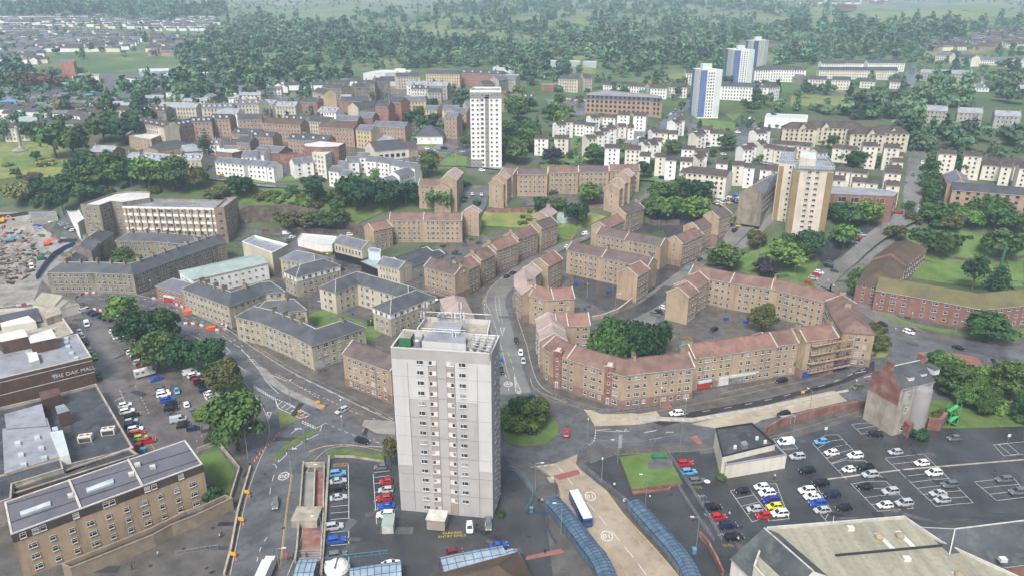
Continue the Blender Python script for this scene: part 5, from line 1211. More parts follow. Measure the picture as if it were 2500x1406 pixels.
for x,y in((2077,1287),(2214,1361),(2449,1363)):
 p=atz(x,y,rz+8);m=MB();m.box((p.x,p.y,rz+7.8),(1.5,1.1,0.9),'white_trim');PM(m,'roof_vent',rt)
gable('retail_hall','slate-roofed gabled wing of the retail shed with long rooflight, by the ramp','retail hall',[(1866,1288),(1920,1335),(1985,1392)],17,5,10.5,'cream_render','slate_lichen','gg',skew=False,z=0)
gable('retail_hall','slate-roofed brick hall at the right edge of the retail buildings','retail hall',[(2332,1290),(2560,1262)],16,5.5,10,'red_brick','slate_lichen','hg',skew=False,z=0)
wall('retail_parapet','curved blue parapet on the retail roof at the bottom right edge',qs('B4',[(2200,1160),(2330,1230),(2420,1330)]),1.0,'blue_paint',0.5,cat='parapet',z0=8)
tan('plum-roofed tan tenement directly left of the grey tower','L2',[(942,588),(1400,742)],10,roof='roof_plum',ends='gg')
tan('small pale pink hipped tan tenement behind the grey tower roof','L2',[(1905,158),(1992,350)],10,11,14,roof='roof_pale_pink',ends='hg')
def hgt(bx,by,tx,ty):
 b=at(bx,by);dx,dy,dz=ray(tx,ty);return CAMH+dz*(b.y/dy)-b.z,b.z
def face_items(root,A,B,zb,h,strips=(),cols=(),nf=16,fh=2.77,z0=1.2,near=True,kind='tower',tile=None):
 A=Vector((A.x,A.y,0));B=Vector((B.x,B.y,0));d=B-A;L=d.length;d/=L;n=Vector((d.y,-d.x,0))
 if n.dot(Vector((-A.x,-A.y,0)))<0:n=-n
 ang=math.atan2(n.y,n.x)-math.pi/2;an2=math.atan2(d.y,d.x)
 for f0,f1,mat,a,b in strips:
  c=A+d*L*(f0+f1)/2+n*0.01;m=MB();m.box((c.x,c.y,zb+(a+b)/2),(L*(f1-f0),0.12,b-a),mat,an2);PM(m,'cladding_panel',root)
 for f,w,hh in cols:
  for r in range(nf):
   p=A+d*L*f+n*0.07;p.z=zb+z0+r*fh;add_window(root,p,ang,w,hh,kind,not near)
TH,_=hgt(977,1243,953,846)
mt=polyroof('tower_block','tall pale grey roughcast tower block in the foreground with rooftop plant','tower block',qs('L2',[(1302,652),(2262,712),(2343,540),(1430,480)]),TH,'tower_grey','concrete',1.5,paramat='tower_light',z=0)
P=[atz(*q('L2',*p),TH)for p in((1302,652),(2262,712),(2343,540),(1430,480))]
r4=[atz(*q('L2',*p),TH)for p in((1560,492),(1640,385),(2255,415),(2225,532))]
m=MB();m.prism([(p.x,p.y)for p in r4],-0.3,TH-0.5,'tower_grey','concrete');PM(m,'rear_wing',mt)
m=MB()
for i in range(4):
 if i==3:continue
 a,b=r4[i],r4[(i+1)%4];m.bar((a.x,a.y,TH-0.1),(b.x,b.y,TH-0.1),0.35,1.5,'tower_light')
PM(m,'rear_parapet',mt)
A,B=P[0],P[1]
face_items(mt,A,B,0,TH,strips=((0.376,0.455,'tower_buff',0.3,TH-4.6),(0.553,0.632,'tower_buff',0.3,TH-4.6)))
st=[(0.002,0.16,'tower_light',14,TH-3),(0.86,0.998,'tower_light',14,TH-3),(0.16,0.37,'tower_light',TH-13.5,TH-3),(0.64,0.86,'tower_light',TH-13.5,TH-3)]
for s in st:
 face_items(mt,A,B,0,TH,strips=(s,))
A=Vector((A.x,A.y,0));B=Vector((B.x,B.y,0))
d=(B-A);d.z=0;L=d.length;d/=L;n=Vector((d.y,-d.x,0));n=n if n.dot(Vector((-A.x,-A.y,0)))>0 else-n;ang=math.atan2(n.y,n.x)-math.pi/2
for z in np.arange(6.1,TH-3,5.54):
 m=MB();c=(A+B)/2+n*0.06;m.box((c.x,c.y,z),(L,0.05,0.06),'tower_mid',math.atan2(d.y,d.x));PM(m,'joint_line',mt)
for f in(0.376,0.455,0.553,0.632,0.16,0.86):
 m=MB();c=A+d*L*f+n*0.1;m.box((c.x,c.y,TH/2-1.5),(0.07,0.08,TH-4.5),'tower_mid',math.atan2(d.y,d.x));PM(m,'joint_line',mt)
pw=MB();pw.box((0,0.03,0),(0.95,0.06,1.25),'white_trim');pwm=pw.mesh('white_panel')
for r in range(16):
 z=1.2+r*2.772
 for f,w in((0.29,1.7),(0.714,1.7)):
  if r==0 and f>0.5:continue
  add_window(mt,A+d*L*f+n*0.09+Vector((0,0,z)),ang,w,1.15,'tower')
 for f,s in((0.395,1),(0.612,-1)):
  if r==0 and f>0.5:continue
  add_window(mt,A+d*L*f+n*0.1+Vector((0,0,z)),ang,0.85,1.15,'tower')
  p=A+d*L*(f+s*0.037)+n*0.08+Vector((0,0,z+0.58));put('white_panel',pwm,mt,p-mt.location,ang)
A2,B2=P[1],P[2];face_items(mt,A2,B2,0,TH,cols=((0.35,1.5,1.15),(0.62,1.1,1.15),(0.85,0.9,1.15)),nf=16,fh=2.772,z0=1.2)
tz=TH-1.5
def onroof(x,y,h):return atz(*q('L2',x,y),tz+h)
def troof(name,pts,h,mat,top=None,z0=0):
 Q=[atz(*q('L2',*p),tz+h)for p in pts];m=MB();m.prism([(p.x,p.y)for p in Q],tz+z0,tz+h,mat,top);return put(name,m.mesh(name,tuple(mt.location)),mt)
troof('lift_motor_room',[(1600,590),(2020,620),(2010,515),(1690,500)],2.6,'tower_light','felt_grey')
troof('raised_deck',[(1690,500),(1740,408),(1990,420),(1960,525)],3.1,'felt_grey','felt_grey')
troof('green_cabin',[(1380,560),(1490,568),(1530,505),(1420,495)],3.0,'green_paint','metal_cream')
m=MB();p=onroof(1563,650,0);m.lathe([(0.9,0.3),(1.05,0.6),(1.05,1.9),(0.7,2.3),(0.2,2.45)],'galv',16,(p.x,p.y,tz));PM(m,'water_tank',mt)
m=MB();q0=[onroof(x,y,2.2)for x,y in((2030,640),(2250,690),(2310,540),(2100,530))]
for i in range(4):
 m.tube([q0[i],q0[(i+1)%4]],0.13,'galv',6);m.tube([(q0[i].x,q0[i].y,tz),q0[i]],0.1,'galv',6)
for k in range(1,3):m.tube([q0[0].lerp(q0[1],k/3),q0[3].lerp(q0[2],k/3)],0.1,'galv',6)
for k in range(1,5):m.tube([q0[0].lerp(q0[3],k/5),q0[1].lerp(q0[2],k/5)],0.1,'galv',6)
PM(m,'cooler_frame',mt)
for i in range(3):
 for j in range(4):
  p=q0[0].lerp(q0[1],(i+.5)/3).lerp(q0[3].lerp(q0[2],(i+.5)/3),(j+.5)/4);fm=MB();fm.lathe([(0.62,0),(0.62,1.7),(0.5,1.7),(0.42,1.45),(0.1,1.5)],'coping',12,(p.x,p.y,tz));PM(fm,'cooling_fan',mt)
m=MB()
for x,y,hh in((1965,520,8.5),(1990,560,7),(1640,400,5.5),(1610,460,4.5),(1910,640,4),(1905,520,6)):
 p=onroof(x,y,0);m.tube([(p.x,p.y,tz),(p.x,p.y,tz+hh)],0.09,'galv',6)
 for a in(0,2.1,4.2):m.box((p.x+0.45*math.cos(a),p.y+0.45*math.sin(a),tz+hh-1),(0.28,0.16,1.7),'white_trim',a)
PM(m,'antenna_mast',mt)
m=MB()
for i in range(4):
 a,b=r4[i],r4[(i+1)%4];m.tube([(a.x,a.y,tz+3.6),(b.x,b.y,tz+3.6)],0.05,'galv',5)
Q=[onroof(x,y,0)for x,y in((1600,600),(2020,625),(2010,520),(1690,500))]
for hh in(0.5,1.1):
 for i in range(4):m.tube([Q[i]+Vector((0,0,2.6+hh)),Q[(i+1)%4]+Vector((0,0,2.6+hh))],0.05,'galv',5)
for i in range(4):m.tube([Q[i]+Vector((0,0,2.6)),Q[i]+Vector((0,0,3.7))],0.06,'galv',5)
PM(m,'roof_guard_rail',mt)
m=MB();m.bar(onroof(1495,650,.4),onroof(1760,665,.4),0.3,0.3,'galv');m.bar(onroof(1830,670,.4),onroof(2050,690,.4),0.3,0.3,'galv');m.bar(onroof(1590,600,.6),onroof(1640,420,.6),0.3,0.3,'galv');PM(m,'pipe_run',mt)
for k in range(4):
 x=1770+k*55;p=onroof(x,455,0);fm=MB();fm.lathe([(0.8,3.1),(0.8,3.5),(0.6,3.5),(0.5,3.3)],'galv',12,(p.x,p.y,tz));PM(fm,'roof_fan',mt)
ec=at(*q('B2',1690,905));en=thing('entrance_porch','small timber-fronted entrance porch at the foot of the grey tower','porch',ec,ang)
m=MB();m.box((0,1.6,1.5),(4.6,3.6,3.0),'tower_buff');o=m.build('porch_wall',None);o.parent=en
m=MB();m.box((0,1.6,3.12),(5.0,4.2,0.25),'coping');o=m.build('porch_roof',None);o.parent=en
for s in(-1.5,1.5):
 m=MB();m.box((s,-0.26,1.4),(1.3,0.1,2.5),'timber');o=m.build('timber_door',None);o.parent=en
def simple_tower(label,base,tops,wallm,h=None,nf=15,fh=2.75,faces=(),roofm='felt_dark',z0=1.2,para=0.8,name='tower_block'):
 H,zb=hgt(*base,*tops[0])if h is None else h
 r=polyroof(name,label,'tower block',tops,H,wallm,roofm,para,z=zb)
 P=[atz(x,y,zb+H)for x,y in tops];r['_h']=H
 for i,strips,cols in faces:
  face_items(r,P[i],P[(i+1)%len(P)],zb,H,strips,cols,nf,fh,z0,False,'white')
 return r,P,zb,H
wt,P,zb,H=simple_tower('slim white tower block with grey stripe behind the tan garden tenements',(1151,410),[(1147,221),(1224,221),(1222,213),(1156,213)],'white_render',nf=16,fh=2.98,faces=((0,((0.47,0.60,'tower_mid',0.5,47),(0.002,0.998,'tower_mid',44.6,48.6),(0.002,0.35,'tower_mid',.4,5.5)),((0.08,1.6,1.2),(0.24,1.3,1.2),(0.38,2.0,1.6),(0.53,1.4,1.4),(0.68,1.3,1.2),(0.85,1.6,1.2))),))
H,zb=hgt(1911,590,1940,414)
ct=polyroof('tower_block','cream and ochre tower block with glass parapet beside the boulevard','tower block',[(1939,412),(2037,416),(2020,390),(1975,386),(1936,394)],H,'tower_cream','felt_grey',0.4,z=zb)
P=[atz(x,y,zb+H)for x,y in((1939,412),(2037,416))]
face_items(ct,P[0],P[1],zb,H,((0.0,0.16,'tower_ochre',0,H-1.5),(0.84,1.0,'tower_ochre',0,H-1.5)),((0.40,1.9,1.2),(0.60,1.9,1.2)),13,2.92,1.6,False,'white')
lw=[atz(x,y,zb+H)for x,y in((1902,399),(1937,402),(1940,381),(1906,381))]
m=MB();m.prism([(p.x,p.y)for p in lw],zb-4,zb+H,'tower_cream','felt_grey');PM(m,'side_wing',ct)
face_items(ct,lw[0],lw[1],zb,H,((0.05,0.38,'tower_ochre',0,H-1.5),),((0.85,1.2,1.2),),13,2.92,1.6,False,'white')
lz=[atz(x,y,zb+H+5.5)for x,y in((1952,385),(1993,389),(1991,373),(1955,371))]
m=MB();m.prism([(p.x,p.y)for p in lz],zb+H-0.5,zb+H+5.5,'tower_cream','felt_white');PM(m,'lift_room',ct)
m=MB();ring=[atz(x,y,zb+H)for x,y in((1939,413),(2038,417),(2021,391),(1984,388))];ring2=lw
for RR in(ring,ring2):
 for i in range(len(RR)):
  a,b=RR[i],RR[(i+1)%len(RR)];m.bar(a+Vector((0,0,1.9)),b+Vector((0,0,1.9)),0.12,0.12,'white_trim')
  k=max(2,int((b-a).length/1.2))
  for j in range(k):
   p=a.lerp(b,(j+.5)/k);dd=(b-a).normalized();m.box((p.x,p.y,zb+H+0.95),((b-a).length/k-0.25,0.08,1.7),'canopy_pale',math.atan2(dd.y,dd.x))
PM(m,'glass_parapet',ct)
def blue_tower(label,base,left,front,right,back):
 H,zb=hgt(*base,*front);r=polyroof('tower_block',label,'tower block',[left,front,right,back],H,'white_render','felt_white',0.5,z=zb,group='blue striped tower blocks')
 Pt=[atz(x,y,zb+H)for x,y in(left,front,right)]
 nf=15;fh=(H-2)/15
 face_items(r,Pt[1],Pt[2],zb,H,((0.0,0.32,'tower_blue',1,H-.5),(0.72,1.0,'tower_pale',1,H-.5)),((0.40,1.1,1.2),(0.52,1.4,1.2),(0.64,1.1,1.2)),nf,fh,1.2,False,'white')
 face_items(r,Pt[0],Pt[1],zb,H,((0.0,0.3,'tower_blue',1,H-.5),(0.35,0.78,'tower_pale',1,H-.5)),((0.9,1.1,1.2),),nf,fh,1.2,False,'white')
 c=(Pt[1]+Pt[2])/2;m=MB();m.box((c.x-3,c.y+7,zb+H+2.2),(8,5,4.6),'tower_pale',0.1);PM(m,'lift_room',r)
blue_tower('nearest of three blue-striped white tower blocks, above the white flats',(1701,290),q('T3',1762,652),q('T3',1843,668),q('T3',2048,668),q('T3',1965,655))
blue_tower('middle of three blue-striped white tower blocks on the hill',(1791,205),q('T3',2080,466),q('T3',2165,480),q('T3',2357,478),q('T3',2275,466))
blue_tower('farthest of three blue-striped white tower blocks on the hill',(1843,168),q('T3',2272,385),q('T3',2350,392),q('T3',2492,385),q('T3',2420,378))
tan('tan tenement facing the rough back gardens with a red central door','M2',[(1300,702),(1620,702),(1988,705)],9.5,joints=(0.47,),chim=(),base=None)
tan('low tan wing with rosy roof stepping down to the cream hall','M2',[(1092,808),(1268,770)],9.5,11.5,14.5,roof='roof_rosy',base=None)
tan('tan gable-end tenement with three small windows beside the playground','M2',[(2062,655),(2088,630)],10,gwin=1,roof='roof_pale_pink',win=dict(TW,nf=4),base=None)
tan('tan tenement facing the big round tree below the white crescent','M2',[(1582,380),(1790,384)],10,12,15,base=None)
tan('tan tenement with gabled front next to the garage lane','M2',[(1790,430),(1850,378)],10,12,15,roof='roof_rosy',base=None)
tan('tall tan tenement with steep pale roof beside the garage lane','M2',[(1850,345),(1918,272)],10,14,17,roof='roof_pale_pink',base=None)
GRP='long tan garden range'
for i,(a,b)in enumerate((((-40,270),(88,285)),((92,278),(378,280)),((384,262),(668,262)),((672,255),(958,255)),((964,243),(1250,243)))):
 tan(f'{ORD[i]} section from the left of the long tan tenement range above the gardens','M3',[a,b],9.5,12.5,15.3,base=None,group=GRP,roof=('roof_pink','roof_plum')[i%2])
tan('tan gabled wing at the left end of the garden range, nearer the lane','M2',[(2310,380),(2345,348)],9,12.5,15.5,roof='roof_pale_pink',base=('tan_render',3),win=dict(TW,nf=4),gwin=1)
tan('tan gabled wing behind the left end of the garden range','M2',[(2345,330),(2400,290)],9,13.5,16.5,roof='roof_pale_pink',base=None)
for i,(a,b)in enumerate((((995,425),(1040,395)),((1045,370),(1085,340)),((1100,310),(1140,280)))):
 tan(f'{("front","middle","rear")[i]} of three stepped tan gables at the right end of the garden range','M3',[a,b],9.5,12.5+i*.5,15.5+i*.5,roof='roof_pale_pink',base=('tan_render',3)if i==0 else None,gwin=1,group='stepped gables by the garden range')
WW=dict(nf=3,fh=2.8,sp=3.2,pat=(1.5,1.0),h=1.2,z0=1.2)
def white(label,t,pts,w=8.5,he=8.8,hr=11.2,roof='roof_dark',wall_='white_render',ends='gg',name='white_flats',cat='flats',group=None,**k):
 kw=dict(win=WW,skew=False);kw.update(k)
 return gable(name,label,cat,qs(t,pts),w,he,hr,wall_,roof,ends,group=group,**kw)
white('left pair of white roughcast flats on the upper street','M1',[(2090,170),(2360,195)],roof='slate_mid')
white('second white roughcast flats on the upper street, next to the first pair','M1',[(2395,198),(2570,212)],roof='slate_mid')
white('third white roughcast flats on the upper street with gable to the lane','M2',[(80,210),(222,222)],roof='slate_mid')
white('white flats with gable to the street beside the parked red cars','M2',[(355,190),(450,180)],roof='slate_mid')
white('white flats stepping up behind the gabled ones by the red cars','M2',[(455,175),(550,168)],roof='slate_mid')
cres=[([(748,252),(845,262)],'leftmost tall'),([(850,292),(925,300)],'low front'),([(812,207),(885,210)],'small rear left'),([(880,172),(985,165)],'second rear'),([(990,128),(1095,128)],'tall central'),([(1092,158),(1192,165)],'right of centre'),([(1200,168),(1325,182)],'wide'),([(1335,200),(1420,208)],'stepped down'),([(1425,215),(1565,228)],'tall right-hand'),([(1235,368),(1365,335)],'front right lowest'),([(1330,310),(1490,262)],'front right upper')]
for pp,nm in cres:white(f'{nm} unit of the white crescent of flats with dark roofs','M2',pp,8.5,9.5,12,roof='slate_mid',group='white crescent of flats')
gable('stone_tenement','pinkish four-storey stone tenement above the park trees','tenement',qs('M1',[(915,58),(1122,70)]),11,12,15,'red_sandstone','slate_pale','gg',win=dict(nf=4,fh=3,sp=2.6,pat=(1.0,),h=1.6,z0=1),chim=(0.05,0.95))
for pp,nm,wl,dr in(([(1240,128),(1340,130)],'pale blue','pale_blue_render',0),([(1345,125),(1640,150)],'cream','cream_render',5),([(1645,150),(1740,155)],'narrow white','white_render',0),([(1745,140),(1940,142)],'stone-gabled cream','cream_stone',3)):
 gable('terraced_house',f'{nm} house with dormers in the row above the round trees','house',qs('M1',pp),9.5,7.5,10.8,wl,'slate_pale','gg',win=dict(nf=2,fh=3.1,sp=2.6,pat=(1.1,),h=1.6,z0=1.1),dorm=dr,group='old villas above the trees',chim=(0.02,0.98))
polyroof('health_centre','flat-roofed tan and white block beyond the park trees','clinic',qs('T1',[(1215,1290),(1270,1264),(1548,1285),(1440,1330),(1350,1322)]),9,'tan_render','felt_white',0.4,win=dict(nf=3,fh=2.9,sp=4,pat=(1.3,),h=1.3,z0=1))
gable('warehouse','dark hipped hall behind the row with dormers','hall',qs('M1',[(1560,25),(1690,10)]),16,4.5,8,'tan_render','roof_dark','hh',skew=False)
gable('warehouse','pale slate hall beside the tall conifer','hall',qs('M1',[(1730,60),(1850,50)]),14,4.5,8,'grey_stone','slate_pale','gh',skew=False)
polyroof('school_hall','brick hall with white flat roof beside the conifer','hall',qs('M1',[(2050,85),(2200,60),(2310,115),(2210,135),(2060,120)]),5,'red_brick','felt_white',0.2,win=dict(nf=1,fh=3,sp=3,pat=(1.8,),h=2,z0=1.5))
gable('brick_hall','red brick hall with grey roof left of the student flats','hall',qs('M2',[(60,55),(300,75)]),14,6,9,'red_brick','slate_mid','gg',skew=False)
polyroof('garage_building','old red brick yard building behind the white flats','workshop',qs('M2',[(180,110),(420,130),(440,150),(200,140)]),6,'old_brick','roof_dark',0.3)
polyroof('student_flats','white-roofed flats with red and cream panels, left block','apartment block',qs('M2',[(462,45),(625,18),(872,38),(805,72),(640,80),(485,72)]),14,'red_brick','felt_white',0.3,win=dict(nf=4,fh=3.1,sp=4,pat=(1.4,),h=1.6,z0=1.2,kind='white'))
polyroof('student_flats','smaller white-roofed flats with balconies and red brick side','apartment block',qs('M2',[(552,130),(640,95),(752,108),(678,152)]),13,'cream_render','felt_white',0.3,win=dict(nf=4,fh=3,sp=3.5,pat=(1.8,),h=1.6,z0=1.2))
gable('supermarket','dark-roofed hall with bright red gable frame beside the car park','hall',qs('M2',[(1100,25),(1420,0)]),22,6,11,'cream_render','roof_dark','gg',skewmat='red_paint',win=dict(nf=1,fh=3,sp=4,pat=(2.5,),h=2.2,z0=1,kind='dark'))
gable('supermarket','right half of the dark hall with red trim facing the street','hall',qs('M2',[(1380,30),(1530,20)]),16,5,9,'tan_render','roof_dark','gg',skewmat='red_paint')
r=gable('community_hall','white hall under a tall black pyramid roof','hall',[q('T2',1660,1195),q('T2',1690,1195)],18,5,12,'white_render','roof_dark','hh',skew=False,win=dict(nf=1,fh=3,sp=5,pat=(1,),h=0.8,z0=2.5))
gable('community_hall','grey pavilion roof beside the red-trimmed hall','hall',qs('T2',[(1225,1285),(1260,1285)]),20,4,7,'grey_stone','slate_pale','hh',skew=False)
TN=dict(nf=4,fh=3,sp=2.7,pat=(1.2,),h=1.6,z0=1.1,near=1)
T3_=dict(nf=3,fh=3,sp=2.9,pat=(1.2,),h=1.4,z0=1.1,near=1)
def twn(label,t,pts,wall_,roof,nf=4,w=11,ends='gg',chim=(),name='tenement',cat='tenement',sp=2.7,dorm=0,group=None,hr=None,**k):
 he=nf*3+0.6
 return gable(name,label,cat,qs(t,pts),w,he,he+3.2 if hr is None else hr,wall_,roof,ends,win=dict(TN,nf=nf,sp=sp),chim=chim,dorm=dorm,group=group,skew=k.pop('skew',False),**k)
